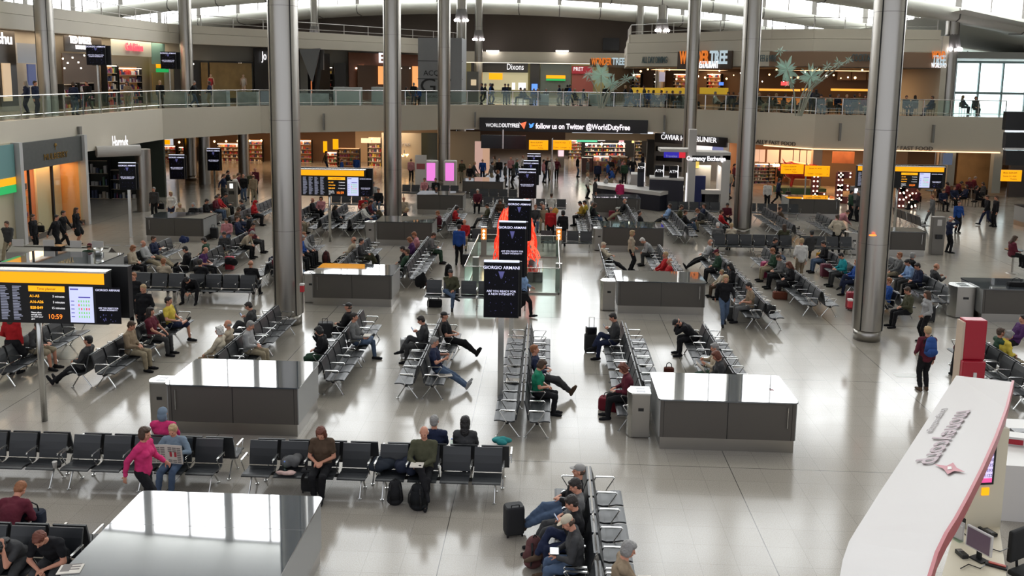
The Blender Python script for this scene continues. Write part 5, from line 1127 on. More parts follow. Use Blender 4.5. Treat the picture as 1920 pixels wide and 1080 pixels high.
# white cabinets right
cx,cy=at(1925,900,1.1); w1=[gp(1878,872,1.05),gp(1887,785,1.05),gp(2000,790,1.05),gp(2010,880,1.05)]
MB().prism(w1,0,1.05).build('white_cabinet',M_white,mk)
thing_box('printer','white and red printer on the booth cabinet','printer',1903,830,1.052,(('body',(-.18,.18,-.15,.15,0,.16),M_white),('red_panel',(-.16,.1,-.16,-.15,.02,.12),redm)),R(-15))
ch=empty('office_chair',onz(1912,1075,0)); ch.rotation_euler=(0,0,R(30)); tag(ch,'black office chair at the bottom right corner in the booth','chair')
x_,y_=at(1912,1010,.95); ch.location=(x_,y_,0)
MB().box(-.24,.24,-.04,.04,.62,1.12).build('backrest',mat('mesh_black',(.012,.012,.012),.8),ch,bevel=.03); MB().box(-.25,.25,-.5,0,.44,.52).build('seat',mat('mesh_black',(.012,.012,.012),.8),ch,bevel=.03); m=MB(); m.tube((0,-.25,.44),(0,-.25,.06),.03,n=8); m.tube((0,0,.48),(0,.03,.7),.02,n=6); m.build('column',M_dark,ch)
for k in range(5): a=k*2*PI/5; o=MB().tube((0,-.25,.08),(.3*math.cos(a),-.25+.3*math.sin(a),.05),.02,n=6).build('base_arm',M_dark,ch)
tag(thing_box('jacket_stack','folded dark garment on the white booth cabinet','garment',1912,812,1.052,(('fold',(-.15,.15,-.1,.1,0,.06),M_black),),0),None)
# red pylon
x,y=at(1846,700,1.9); rp_=empty('red_pylon',(x,y+.3,0)); tag(rp_,'tall raspberry red panel rising behind the white booth canopy','panel')
X=(1845-1033)/FL*19.2; rp_.location=(X,19.2,0); wpx=FL/19.2
zt_,zm_,zb_=zat(X,19.2,601),zat(X,19.2,675),zat(X,19.2,725)
MB().box(-.24,.24,0,.3,zm_,zt_).build('upper_panel',redm,rp_,bevel=.02); MB().box(-.28,.22,-.12,.3,.0,zm_).build('lower_panel',redm,rp_,bevel=.02); MB().box(-.04,.03,-.14,-.12,.2,zm_-.25).build('white_slot',M_white,rp_); MB().box(-.29,-.24,0,.3,0,zt_-.05).build('side_board',mat('beige_side',srgb(190,170,150),.5),rp_)
# ================================================================== people: one continuous body per pose, clothes and hair as children
def V(*a): return Vector(a)
def rcone(mb,p,q,r0,r1,n=12,flat=None,k=1.):
    """rounded cone; offsets along the unit vector `flat` are stretched by k"""
    p=Vector(p);q=Vector(q); o=len(mb.v); mb.tube(p,q,r0,r1,n); mb.ball(p,r0,n,8); mb.ball(q,r1,n,8)
    if flat is not None:
        ax=(q-p); L2=max(1e-9,ax.dot(ax))
        for i in range(o,len(mb.v)):
            v=Vector(mb.v[i]); t=max(0,min(1,(v-p).dot(ax)/L2)); c=p+ax*t; d=v-c; d+=flat*(d.dot(flat)*(k-1)); mb.v[i]=tuple(c+d)
def ik(a,b,l1,l2,hint):
    a=Vector(a);b=Vector(b);d=b-a; L=min(d.length,(l1+l2)*.995); d.normalize(); b=a+d*L
    x=(l1*l1-l2*l2+L*L)/(2*L); h=math.sqrt(max(0,l1*l1-x*x)); hh=Vector(hint); hh=(hh-d*hh.dot(d)).normalized()
    return a+d*x+hh*h,b
TEX={}
for nm_,sc_ in (('fold',.085),('hair',.022)): TEX[nm_]=bpy.data.textures.new(nm_,'CLOUDS'); TEX[nm_].noise_scale=sc_; TEX[nm_].noise_depth=2
def voxel(mb,name,vs,smooth=3,wrinkle=None):
    me=bpy.data.meshes.new('tmp'); me.from_pydata(mb.v,[],mb.f); o=bpy.data.objects.new('tmp',me); col.objects.link(o)
    m=o.modifiers.new('r','REMESH'); m.mode='VOXEL'; m.voxel_size=vs; m.use_smooth_shade=True
    if smooth: s=o.modifiers.new('s','SMOOTH'); s.iterations=smooth; s.factor=.5
    if wrinkle: d=o.modifiers.new('d','DISPLACE'); d.texture=TEX[wrinkle]; d.strength={'fold':.030,'hair':.022}[wrinkle]; d.mid_level=.45; d.texture_coords='LOCAL'
    return o,name
PENDING=[]
POSES={}
def hand(mb,w,dirv,palm,side,curl=.6,s=1.):
    """palm and five separate bent fingers; dirv from wrist, palm = palm normal, side=+1 right hand"""
    d=Vector(dirv).normalized(); n=Vector(palm); n=(n-d*n.dot(d)).normalized(); x=d.cross(n)*side
    w=Vector(w); c=w+d*.045*s; o=len(mb.v); mb.ball((0,0,0),1,12,8)
    for i in range(o,len(mb.v)): v=mb.v[i]; mb.v[i]=tuple(c+x*(v[0]*.040*s)+d*(v[1]*.052*s)+n*(v[2]*.017*s))
    for k,(off,L) in enumerate(((-.028,.070),(-.010,.080),(.009,.076),(.027,.060))):
        p=w+d*.085*s+x*off*s; dd=(d+x*(k-1.5)*.07).normalized(); c1=curl*.5
        q=p+(dd*math.cos(c1)+n*math.sin(c1))*L*.5*s; c2=curl*1.25; e=q+(dd*math.cos(c2)+n*math.sin(c2))*L*.5*s
        rcone(mb,p,q,.0095*s,.0088*s,8); rcone(mb,q,e,.0088*s,.0075*s,8)
    p=w+d*.025*s-x*.033*s; q=p+(d*.55-x*.75+n*.35).normalized()*.04*s; e=q+(d*.85-x*.25+n*.45).normalized()*.032*s
    rcone(mb,p,q,.012*s,.0105*s,8); rcone(mb,q,e,.0105*s,.0085*s,8)
def make_pose(name,hip,lean=0.,side=0.,twist=0.,neck=0.,hyaw=0.,hands=None,feet=None,knees=None,elbows=None,curl=.7,toes=None,palms=None,skirt=False,fem=False):
    """hip: centre between hip joints. lean>0 forward.  hands/feet: (left,right) targets; toes: direction of each foot"""
    hip=V(*hip); up=V(math.sin(side),math.sin(lean),math.cos(lean)*math.cos(side)).normalized(); rt=V(math.cos(twist),math.sin(twist),0); rt=(rt-up*rt.dot(up)).normalized(); fw=up.cross(rt)
    waist=hip+up*.13; chest=waist+up*.19-fw*.0; nb=chest+up*.17
    sw=.165 if fem else .185; SH={}
    for s in (-1,1): SH[s]=nb-up*.045+rt*sw*s
    a=lean*.35+neck; hu=(up*math.cos(neck)+fw*math.sin(neck)); hu.normalize(); yawr=rt*math.cos(hyaw)-fw*math.sin(hyaw); hf=hu.cross((yawr-hu*yawr.dot(hu)).normalized())
    hr=hf.cross(hu).normalized(); nk=nb+(up*.6+hu*.4)*.075; hc=nk+hu*.115+hf*.02
    HM=Matrix((hr,hf,hu)).transposed().to_4x4(); HM.translation=hc
    body=MB(); top=MB(); topS=MB(); leg=MB(); shorts=MB(); skirtm=MB(); shoe=[]
    def torso(mb,e):
        rcone(mb,hip+up*.0,waist,.125+e,.108+e,16,rt,1.32 if not fem else 1.28); rcone(mb,waist,chest,.108+e,.125+e,16,rt,1.3); rcone(mb,chest,nb-up*.06,.118+e,.085+e,16,rt,1.45)
        for s in (-1,1): rcone(mb,nb-up*.035,SH[s],.062+e,.058+e,12)
        if fem:
            for s in (-1,1): mb.ball(chest+fw*.09+rt*.075*s-up*.0,.058+e,10,8)
    torso(body,0); torso(top,.016); torso(topS,.016)
    rcone(body,nb-up*.03,nk+hu*.04,.062,.052,12); rcone(top,nb-up*.06,nb+up*.012,.082,.068,14); rcone(topS,nb-up*.06,nb+up*.0,.082,.062,14)
    # head: skull, jaw, chin, nose, brow, ears, lips
    def hp(x,y,z): return HM@V(x,y,z)
    def blob(x,y,z,a_,b_,c_):
        o=len(body.v); body.ball((0,0,0),1,16,12)
        for i in range(o,len(body.v)): v=body.v[i]; body.v[i]=tuple(hp(x+v[0]*a_,y+v[1]*b_,z+v[2]*c_))
    blob(0,-.012,.025,.076,.094,.088); blob(0,.022,-.03,.062,.066,.075); blob(0,.06,-.085,.028,.025,.024); blob(0,.078,.012,.055,.012,.012)
    rcone(body,hp(0,.088,.005),hp(0,.108,-.028),.009,.014,8); blob(0,.083,-.058,.026,.010,.009)
    for s in (-1,1): blob(.079*s,-.005,-.01,.010,.02,.03); blob(.045*s,.062,-.032,.018,.018,.02)
    wr={}; el={}
    hands=hands or (hip+V(-.2,.25,.1),hip+V(.2,.25,.1))
    for i,s in enumerate((-1,1)):
        hint=(elbows[i] if elbows else V(s*.8,-.6,-.6)); e_,w_=ik(SH[s],hands[i],.285,.25,hint); el[s]=e_; wr[s]=w_
        rcone(body,SH[s],e_,.052,.040); rcone(body,e_,w_,.040,.026); rcone(top,SH[s],e_,.070,.054); rcone(top,e_,e_+(w_-e_)*.93,.054,.040); rcone(topS,SH[s],SH[s]+(e_-SH[s])*.62,.068,.060)
        pn=palms[i] if palms else V(-s*.4,.1,-.8); hand(body,w_,(w_-e_).normalized()*.6+(V(*(palms[i+2])) if palms and len(palms)>3 else (w_-e_).normalized()*.4),pn,s,curl)
    feet=feet or (V(-.1,0,.09),V(.1,0,.09)); kn={}
    for i,s in enumerate((-1,1)):
        hj=hip+rt*.085*s-up*.02; k_,f_=ik(hj,feet[i],.43,.41,(knees[i] if knees else V(0,1,0))); kn[s]=k_
        rcone(body,hj,k_,.078,.052,12); rcone(body,k_,f_,.052,.034,12); rcone(leg,hj,k_,.098,.070,12); rcone(leg,k_,k_+(f_-k_)*.93,.070,.054,12)
        rcone(shorts,hj,hj+(k_-hj)*.93,.105,.088,12)
        td=Vector(toes[i]) if toes else V(s*.15,1,0); td.normalize(); sd=(f_-k_).normalized(); heel=f_-td*.045-V(0,0,0); dn=(sd-td*sd.dot(td)).normalized(); 
        rcone(body,f_,f_+dn*.03,.034,.034,10); rcone(body,f_+dn*.035-td*.02,f_+td*.15+dn*.05,.034,.026,10)
        m=MB(); x_=td.cross(dn).normalized(); rcone(m,f_+dn*.045-td*.045,f_+td*.11+dn*.05,.043,.042,12,x_,.95); rcone(m,f_+td*.09+dn*.055,f_+td*.185+dn*.06,.040,.030,12,x_,1.15); rcone(m,f_-td*.01,f_+dn*.03,.046,.046,12)
        m.add([],[]); shoe.append(m)
    rcone(leg,hip+up*.04-rt*.05,hip+up*.04+rt*.05,.118,.118,14); rcone(leg,hip-rt*.06,hip+rt*.06,.122,.122,14); rcone(shorts,hip-rt*.06,hip+rt*.06,.124,.124,14)
    rcone(skirtm,hip+up*.08,hip-V(0,0,.05),.125,.17,16,rt,1.25)
    for s in (-1,1): rcone(skirtm,hip+rt*.06*s-V(0,0,.05),hip+rt*.085*s+(kn[s]-hip)*.85,.14,.13,12)
    P=dict(name=name,HM=HM,wr=wr,hip=hip,kn=kn,fw=fw,up=up,rt=rt,nb=nb,chest=chest)
    for k,mb,vs in (('body',body,.0105),('top',top,.016),('topS',topS,.016),('leg',leg,.016),('shorts',shorts,.018),('skirt',skirtm,.02),('shoeL',shoe[0],.012),('shoeR',shoe[1],.012)):
        PENDING.append((voxel(mb,k,vs,2 if k=='body' else 3,'fold' if k in ('top','topS','leg','shorts','skirt') else None)[0],P,k))
    POSES[name]=P; return P
S=.56      # hip joint height when seated
def sit(name,**k):
    d=dict(hip=(0,.20,S),lean=-.12,hands=(V(-.13,.50,.64),V(.13,.50,.64)),feet=(V(-.12,.66,.09),V(.12,.66,.09)),knees=(V(-.1,.6,1),V(.1,.6,1)))
    d.update(k); return make_pose(name,**d)
sit('upright',neck=.18)
sit('lap',neck=.45,lean=-.02,hands=(V(-.06,.42,.70),V(.07,.44,.68)))
sit('slouch',hip=(0,.27,S-.03),lean=-.38,neck=.35,feet=(V(-.05,1.02,.10),V(.10,.98,.09)),toes=(V(-.1,.5,.9),V(.2,.55,.9)),hands=(V(-.08,.42,.66),V(.10,.40,.66)))
sit('legs_out_crossed',hip=(0,.26,S-.03),lean=-.30,neck=.25,feet=(V(.03,1.03,.13),V(.07,.99,.20)),toes=(V(-.2,.5,.9),V(.3,.5,.9)),hands=(V(-.08,.42,.70),V(.12,.40,.68)))
sit('crossed',lean=-.12,neck=.3,feet=(V(-.10,.66,.09),V(-.12,.76,.36)),knees=(V(-.1,.6,1),V(.0,.8,1)),toes=(V(-.1,1,0),V(-.3,.9,-.3)),hands=(V(-.02,.45,.72),V(.12,.47,.74)))
sit('ankle_on_knee',lean=-.16,neck=.25,feet=(V(-.12,.68,.09),V(-.14,.60,.62)),knees=(V(-.1,.6,1),V(1,.5,.1)),toes=(V(-.1,1,0),V(-.8,.2,.4)),hands=(V(.0,.45,.72),V(.2,.42,.70)))
sit('phone',lean=-.02,neck=.5,feet=(V(-.10,.66,.09),V(-.10,.80,.38)),toes=(V(-.1,1,0),V(-.2,.9,-.1)),hands=(V(-.04,.38,.88),V(.06,.38,.88)),curl=1.1,elbows=(V(-.6,-.3,-1),V(.6,-.3,-1)))
sit('laptop',lean=.08,neck=.5,hands=(V(-.11,.48,.70),V(.11,.48,.70)),curl=.3,palms=(V(0,0,-1),V(0,0,-1)))
sit('reading',lean=-.05,neck=.4,hands=(V(-.20,.47,.86),V(.20,.47,.86)),curl=1.,palms=(V(1,0,0),V(-1,0,0)),feet=(V(-.12,.70,.09),V(.12,.74,.09)))
sit('reading_legs_out',hip=(0,.24,S),lean=-.2,neck=.4,hands=(V(-.18,.45,.84),V(.18,.45,.84)),curl=1.,palms=(V(1,0,0),V(-1,0,0)),feet=(V(.02,1.03,.11),V(.12,1.0,.12)),toes=(V(-.1,.5,.9),V(.3,.5,.9)))
sit('leaning',lean=.62,neck=.25,hands=(V(-.05,.62,.60),V(.06,.62,.58)),feet=(V(-.14,.60,.09),V(.14,.60,.09)),elbows=(V(-.6,0,-1),V(.6,0,-1)))
sit('head_in_hands',lean=.80,neck=.55,hands=(V(-.08,.70,.93),V(.08,.70,.93)),elbows=(V(-.3,0,-1),V(.3,0,-1)),feet=(V(-.14,.62,.09),V(.14,.62,.09)),curl=.4,palms=(V(.3,-1,0),V(-.3,-1,0)))
sit('chin_hand',lean=.10,neck=.30,hands=(V(-.12,.45,.66),V(.05,.30,1.02)),elbows=(V(-.6,-.3,-1),V(.5,.3,-1)),curl=1.2,feet=(V(-.10,.66,.09),V(-.18,.66,.45)),toes=(V(-.1,1,0),V(-.7,.5,-.2)),knees=(V(-.1,.6,1),V(.7,.8,.6)))
sit('bent_low',lean=1.05,neck=.1,hands=(V(-.08,.72,.42),V(.10,.70,.40)),feet=(V(-.22,.66,.09),V(.26,.62,.09)),knees=(V(-.4,.6,1),V(.4,.6,1)))
sit('asleep',hip=(0,.24,S-.02),lean=-.25,neck=.75,side=.12,hands=(V(-.10,.40,.66),V(.08,.38,.67)),feet=(V(-.08,.86,.09),V(.10,.84,.09)))
sit('curled',hip=(0,.25,S-.05),lean=-.5,neck=.9,side=-.3,hands=(V(.10,.40,.72),V(.02,.42,.70)),feet=(V(.05,1.0,.10),V(.12,1.0,.10)),fem=True)
sit('lady_upright',neck=.2,fem=True,feet=(V(-.06,.62,.09),V(.06,.62,.09)))
sit('lady_lap',neck=.5,lean=.03,fem=True,hands=(V(-.05,.42,.70),V(.07,.44,.70)),feet=(V(-.07,.60,.09),V(.07,.58,.09)),curl=1.)
make_pose('stand',hip=(0,0,.93),lean=.0,neck=.05,hands=(V(-.24,.05,.80),V(.24,.05,.80)),feet=(V(-.11,-.02,.09),V(.11,.02,.09)),palms=(V(1,0,0),V(-1,0,0)),curl=.6,elbows=(V(-.4,-1,0),V(.4,-1,0)))
make_pose('stand_lady',hip=(0,0,.90),lean=.0,neck=.1,hands=(V(-.20,.18,.95),V(.22,.06,.80)),feet=(V(-.09,-.02,.09),V(.09,.03,.09)),fem=True,palms=(V(1,0,0),V(-1,0,0)),elbows=(V(-.4,-1,0),V(.4,-1,0)))
make_pose('walk',hip=(0,0,.90),lean=.06,neck=.05,hands=(V(-.26,.28,.88),V(.26,-.20,.86)),feet=(V(-.09,-.30,.15),V(.09,.32,.10)),toes=(V(-.05,1,-.5),V(.1,1,.25)),palms=(V(1,0,0),V(-1,0,0)),elbows=(V(-.3,-1,0),V(.3,-1,0)))
make_pose('walk_lady',hip=(0,0,.88),lean=.05,neck=.1,hands=(V(-.26,.26,.95),V(.25,-.18,.86)),feet=(V(-.08,-.26,.14),V(.08,.28,.10)),toes=(V(-.05,1,-.5),V(.1,1,.2)),fem=True,palms=(V(1,0,0),V(-1,0,0)),elbows=(V(-.3,-1,0),V(.3,-1,0)))
make_pose('stand_phone',hip=(0,0,.93),lean=-.02,neck=.1,hands=(V(-.12,.26,1.20),V(.13,.10,1.60)),elbows=(V(-.6,-.2,-1),V(.8,.3,-1)),feet=(V(-.10,-.02,.09),V(.11,.06,.09)),curl=1.1,palms=(V(1,0,.3),V(-1,0,0)))
make_pose('stand_hips',hip=(0,0,.92),lean=.04,neck=.3,hands=(V(-.16,.12,1.02),V(.16,.12,1.02)),elbows=(V(-1,-.5,0),V(1,-.5,0)),feet=(V(-.14,0,.09),V(.14,0,.09)),fem=True)
make_pose('stoop',hip=(0,-.05,.90),lean=.75,neck=.2,hands=(V(-.14,.55,.85),V(.12,.55,.82)),feet=(V(-.11,-.02,.09),V(.11,.05,.09)))
make_pose('pull_case',hip=(0,0,.92),lean=.03,neck=.1,hands=(V(-.23,.06,.80),V(.26,-.20,.82)),feet=(V(-.10,-.05,.10),V(.10,.12,.09)),palms=(V(1,0,0),V(-1,0,0)),curl=1.2,elbows=(V(-.3,-1,0),V(.3,-1,0)))
bpy.context.view_layer.update(); dg=bpy.context.evaluated_depsgraph_get()
for o,P,k in PENDING: P[k]=bpy.data.meshes.new_from_object(o.evaluated_get(dg)); P[k].name='person_'+k
for o,P,k in PENDING: bpy.data.objects.remove(o)
for P in POSES.values():
    for k in ('body','top','topS','leg','shorts','skirt','shoeL','shoeR'):
        me=P[k]; me.materials.clear(); me.materials.append(M_skin)
# hair and hats, in the head frame (x right, y face, z up)
def hmesh(fn,name,vs=.008):
    mb=MB(); fn(mb); o,_=voxel(mb,name,vs,2,'hair' if name not in ('cap','scarf') else None); return o
def el_(mb,c,a,b,d):
    o=len(mb.v); mb.ball((0,0,0),1,18,14)
    for i in range(o,len(mb.v)): v=mb.v[i]; mb.v[i]=(c[0]+v[0]*a,c[1]+v[1]*b,c[2]+v[2]*d)
def h_short(mb):
    el_(mb,(0,-.024,.040),.086,.097,.086); el_(mb,(0,-.052,-.012),.078,.060,.075); el_(mb,(0,.045,.088),.052,.036,.022)
def h_long(mb): h_short(mb); el_(mb,(0,-.06,-.05),.085,.06,.11); el_(mb,(0,-.075,-.15),.085,.045,.12); el_(mb,(.068,-.012,-.03),.027,.056,.12); el_(mb,(-.068,-.012,-.03),.027,.056,.12); el_(mb,(0,.005,.078),.078,.085,.045)
def h_bob(mb): h_short(mb); el_(mb,(0,-.045,-.03),.092,.068,.09); el_(mb,(.068,-.012,-.01),.026,.058,.095); el_(mb,(-.068,-.012,-.01),.026,.058,.095); el_(mb,(0,.005,.078),.078,.085,.045)
def h_bald(mb): 
    for s in (-1,1): el_(mb,(.062*s,-.03,-.01),.021,.055,.04)
    el_(mb,(0,-.075,-.015),.062,.034,.042)
def h_scarf(mb): el_(mb,(0,-.02,.03),.092,.10,.095); el_(mb,(0,-.045,-.05),.095,.075,.10); el_(mb,(0,-.01,-.12),.085,.085,.05)
def h_cap(mb): el_(mb,(0,-.012,.055),.086,.1,.068); el_(mb,(0,.10,.045),.062,.07,.010)
def h_pony(mb): h_short(mb); rcone(mb,(0,-.11,.03),(0,-.14,-.14),.028,.02,10)
def h_curly(mb):
    h_bob(mb)
    for k in range(26):
        a=k*2.4; z=.11-.2*(k/26); r=.075+.02*math.sin(k*1.7)
        if math.sin(a)>.55 and z<.06: continue
        mb.ball((r*math.cos(a),-.02+r*math.sin(a),z),.028,8,6)
HT={}; hp_=[]
for nm,fn in (('short',h_short),('long',h_long),('bob',h_bob),('bald',h_bald),('scarf',h_scarf),('cap',h_cap),('pony',h_pony),('curly',h_curly)): hp_.append((hmesh(fn,nm),nm))
bpy.context.view_layer.update(); dg=bpy.context.evaluated_depsgraph_get()
for o,nm in hp_: HT[nm]=bpy.data.meshes.new_from_object(o.evaluated_get(dg)); HT[nm].name='hair_'+nm; HT[nm].materials.clear(); HT[nm].materials.append(M_skin)
for o,nm in hp_: bpy.data.objects.remove(o)
EYE=MB(); 
for s in (-1,1): EYE.ball((.029*s,.083,-.002),.0085,8,6,1.3,.5,.8)
EYEM=EYE.mesh('eyes',mat('eye_dark',(.02,.015,.012),.2)); MO=MB().ball((0,.0925,-.058),.01,10,6,2.,.35,.45).mesh('mouth',mat('lip_rose',srgb(150,80,75),.5))
HC={'black':(.012,.010,.010),'brown':(.06,.032,.018),'auburn':(.13,.035,.018),'blonde':(.42,.29,.15),'grey':(.26,.25,.24),'white':(.62,.60,.57),'ginger':(.26,.10,.04),'dark':(.022,.016,.014)}
def slotobj(nm,me,m,parent,mw=None):
    o=bpy.data.objects.new(nm,me); col.objects.link(o); o.parent=parent
    o.material_slots[0].link='OBJECT'; o.material_slots[0].material=m
    if mw is not None: o.matrix_basis=mw
    return o
PEOPLE=[]
TOPC={'black':(.012,.012,.014),'navy':(.018,.024,.055),'grey':(.14,.14,.14),'dgrey':(.05,.05,.052),'lgrey':(.34,.34,.34),'white':(.68,.66,.63),'cream':(.55,.48,.37),'beige':(.42,.35,.26),'tan':(.28,.21,.14),'brown':(.085,.055,.036),'olive':(.075,.075,.045),'green':(.015,.20,.11),'dgreen':(.03,.065,.04),'red':(.42,.018,.022),'maroon':(.11,.018,.03),'pink':(.58,.035,.15),'rose':(.50,.22,.24),'blue':(.02,.07,.28),'sky':(.25,.38,.62),'denim':(.075,.11,.18),'purple':(.07,.025,.10),'yellow':(.62,.47,.07),'mustard':(.42,.26,.04),'slate':(.16,.21,.27),'teal':(.02,.30,.34),'khaki':(.30,.25,.17),'orange':(.55,.18,.03),'skin':None}
CN={'dgrey':'dark grey','lgrey':'pale grey','dgreen':'dark green','sky':'pale blue','slate':'grey-blue','rose':'dusty pink'}
SN={'upright':'sitting upright','lap':'sitting looking down at lap','slouch':'slouching with legs stretched','legs_out_crossed':'sitting with ankles crossed far forward','crossed':'sitting cross-legged','ankle_on_knee':'sitting with one ankle on the knee','phone':'sitting looking at a phone','laptop':'sitting with hands on lap computer','reading':'sitting reading','reading_legs_out':'reading with legs stretched','leaning':'leaning forward on knees','head_in_hands':'bowed with head in hands','chin_hand':'sitting with hand at the chin','bent_low':'bending far down from the seat','asleep':'dozing upright','curled':'slumped asleep','lady_upright':'sitting upright','lady_lap':'sitting looking down','stand':'standing','stand_lady':'standing','walk':'walking','walk_lady':'walking','stand_phone':'standing with phone at the ear','stand_hips':'standing with hands at the waist','stoop':'stooping','pull_case':'standing holding a case handle'}
ANG={'A':0,'L':PI/2,'C':PI,'R':-PI/2}
def seat_snap(x,y,face):
    best=None
    for (bx,by,rz,n,r) in BENCHES:
        if abs(math.sin(rz-ANG[face]))>.1 or math.cos(rz-ANG[face])<0: continue
        c,s=math.cos(rz),math.sin(rz); dx,dy=x-bx,y-by; u=dx*c+dy*s; v=-dx*s+dy*c
        k=max(0,min(n-1,int(u/PITCH))); uc=(k+.5)*PITCH; d=math.hypot(u-uc,v*.8)
        if (best is None or d<best[0]) and (id(r),k) not in USED: best=(d,bx+uc*c,by+uc*s,id(r),k)
    return best
USED=set()
DCP=[]
def dchair(x,y,z,rz):
    if not DCP:
        wd=mat('chair_brown',(.07,.045,.03),.5)
        DCP.append(('seat',MB().box(-.2,.2,.04,.46,.42,.455).mesh('seat',wd),[(0,0,0)])); DCP.append(('backrest',MB().box(-.19,.19,.0,.03,.5,.86).mesh('backrest',wd),[(0,0,0)]))
        DCP.append(('leg',MB().tube((0,0,0),(0,0,.43),.015,n=6).mesh('leg',M_dark),[(-.18,.06,0),(.18,.06,0),(-.18,.43,0),(.18,.43,0)])); DCP.append(('post',MB().tube((0,0,.42),(0,0,.8),.012,n=6).mesh('post',M_dark),[(-.17,.03,0),(.17,.03,0)]))
    r=empty('dining_chair',(x,y,z),rz,'small brown chair under a seated guest %s'%('on the mezzanine' if z>5 else 'of the ground floor restaurant'),'chair','chairs under guests, %s'%('mezzanine' if z>5 else 'ground floor'))
    for nm,me,ps in DCP:
        for q in ps: lo(nm,me,r,q)
def person(px,py,pose,face,hair,hc,top,bot,where,skin=0,sl=1,scale=1.,shoe='black',snap=1.6,z0=0.,label=None,group=None,far=False,sk=False,rot=0.):
    P=POSES[pose]; seated=P['hip'].z<.8; hd=P['HM'].translation*scale
    a=(ANG[face] if isinstance(face,str) else R(face)); x,y=at(px,py,z0+hd.z); c,s=math.cos(a+rot),math.sin(a+rot)
    ox=x-(hd.x*c-hd.y*s); oy=y-(hd.x*s+hd.y*c)
    if z0>5:
        e_=edge_pt(px)
        if e_:
            L=math.hypot(*e_); Lo=math.hypot(ox,oy); need=L+.85
            if Lo<need: ox*=need/Lo; oy*=need/Lo
    if seated and snap and isinstance(face,str):
        b=seat_snap(ox,oy,face)
        if b and b[0]<snap: ox,oy=b[1],b[2]; USED.add((b[3],b[4]))
    elif seated and snap==0 and (z0>5 or where): dchair(ox,oy,z0,a+rot)
    r=bpy.data.objects.new('person',P['body']); col.objects.link(r); r.location=(ox,oy,z0); r.rotation_euler=(0,0,a+rot); r.scale=(scale,)*3
    r.material_slots[0].link='OBJECT'; r.material_slots[0].material=M_skin2 if skin else M_skin
    g=lambda k:cloth(TOPC[k])
    if top!='none': slotobj('top',P['top' if sl else 'topS'],g(top),r)
    if sk: slotobj('skirt',P['skirt'],g(bot),r)
    elif bot.startswith('s:'): slotobj('shorts',P['shorts'],g(bot[2:]),r)
    else: slotobj('trousers',P['leg'],g(bot),r)
    slotobj('shoe',P['shoeL'],g(shoe),r); slotobj('shoe',P['shoeR'],g(shoe),r)
    if hair:
        hm=mat('hair_'+hc,HC[hc],.6,bump=.4,bscale=120) if hc in HC else g(hc)
        slotobj({'cap':'cap','scarf':'headscarf'}.get(hair,'hair'),HT[hair],hm,r,P['HM'])
        if hair=='cap': slotobj('hair',HT['bald'],mat('hair_brown',HC['brown'],.6),r,P['HM'])
    if not far:
        e=bpy.data.objects.new('eyes',EYEM); col.objects.link(e); e.parent=r; e.matrix_basis=P['HM']; e=bpy.data.objects.new('mouth',MO); col.objects.link(e); e.parent=r; e.matrix_basis=P['HM']
    tc=CN.get(top,top); bc=bot.replace('s:',''); bc=CN.get(bc,bc)
    lab=label or '%s %s in %s top and %s %s, %s'%('person' ,SN[pose],tc,bc,'skirt' if sk else ('shorts' if bot.startswith('s:') else 'trousers'),where)
    tag(r,lab,'person',group); r['_y']=oy; PEOPLE.append(r); r['_pose']=pose; return r
def on_person(r,local):      # world point of a local point of a person
    P=Vector(local); a=r.rotation_euler.z; s=r.scale[0]; c,n=math.cos(a),math.sin(a); return Vector((r.location.x+(P.x*c-P.y*n)*s,r.location.y+(P.x*n+P.y*c)*s,r.location.z+P.z*s))
p=person
# ---- nearest people
p(272,813,'walk_lady','R','bob','brown','pink','black','',label='woman in bright pink cardigan and black trousers walking to the right',rot=-.15)
hs=p(298,781,'upright','A','scarf','slate','pink','black','',label='person in pink top and pale blue headscarf, back to the camera')
nr=p(330,812,'reading','C','short','blonde','slate','denim','',scale=.93,label='blond person in pale blue reading a newspaper spread toward the camera')
p(592,832,'lady_lap','C','long','auburn','brown','black','',sl=0,label='woman with auburn hair and brown short-sleeved top on the front bench')
om=p(806,822,'crossed','C','bald','white','olive','black','',label='bald man in olive jumper with crossed legs on the front bench')
p(836,806,'upright','A','short','grey','navy','navy','',label='grey-haired man in navy seen from behind, behind the olive jumper man')
p(880,806,'lady_upright','A','long','black','dgrey','black','',label='dark long-haired woman in patterned grey seen from behind')
p(14,944,'leaning','A','short','ginger','maroon','black','',label='ginger-haired man in maroon at the left edge, seen from behind')
p(24,1010,'head_in_hands','C','long','black','dgrey','dgrey','',sl=0,label='dark-haired woman in grey top with her head bowed, bottom left')
p(104,1003,'leaning','C','short','auburn','black','dgrey','',sl=0,label='auburn-haired woman in black sleeveless top leaning forward, bottom left')
cs_=p(1081,895,'legs_out_crossed','L','cap','grey','black','denim','',shoe='brown',label='man in grey cap and black jacket with feet up on a suitcase')
p(1078,926,'asleep','L','short','dark','grey','dgrey','',label='dark-haired person in grey between the capped man and the phone reader')
p(1083,951,'phone','L','short','dark','black','navy','',shoe='brown',label='dark-haired person in black looking at a phone, second from the pale cap')
tb=p(1068,990,'laptop','L','cap','cream','dgrey','denim','',label='man in pale beige cap and dark grey jumper holding a lit tablet')
br_=p(1146,1035,'chin_hand','R','bob','grey','tan','tan','',label='grey-haired woman in a brown coat with a magazine, bottom centre')
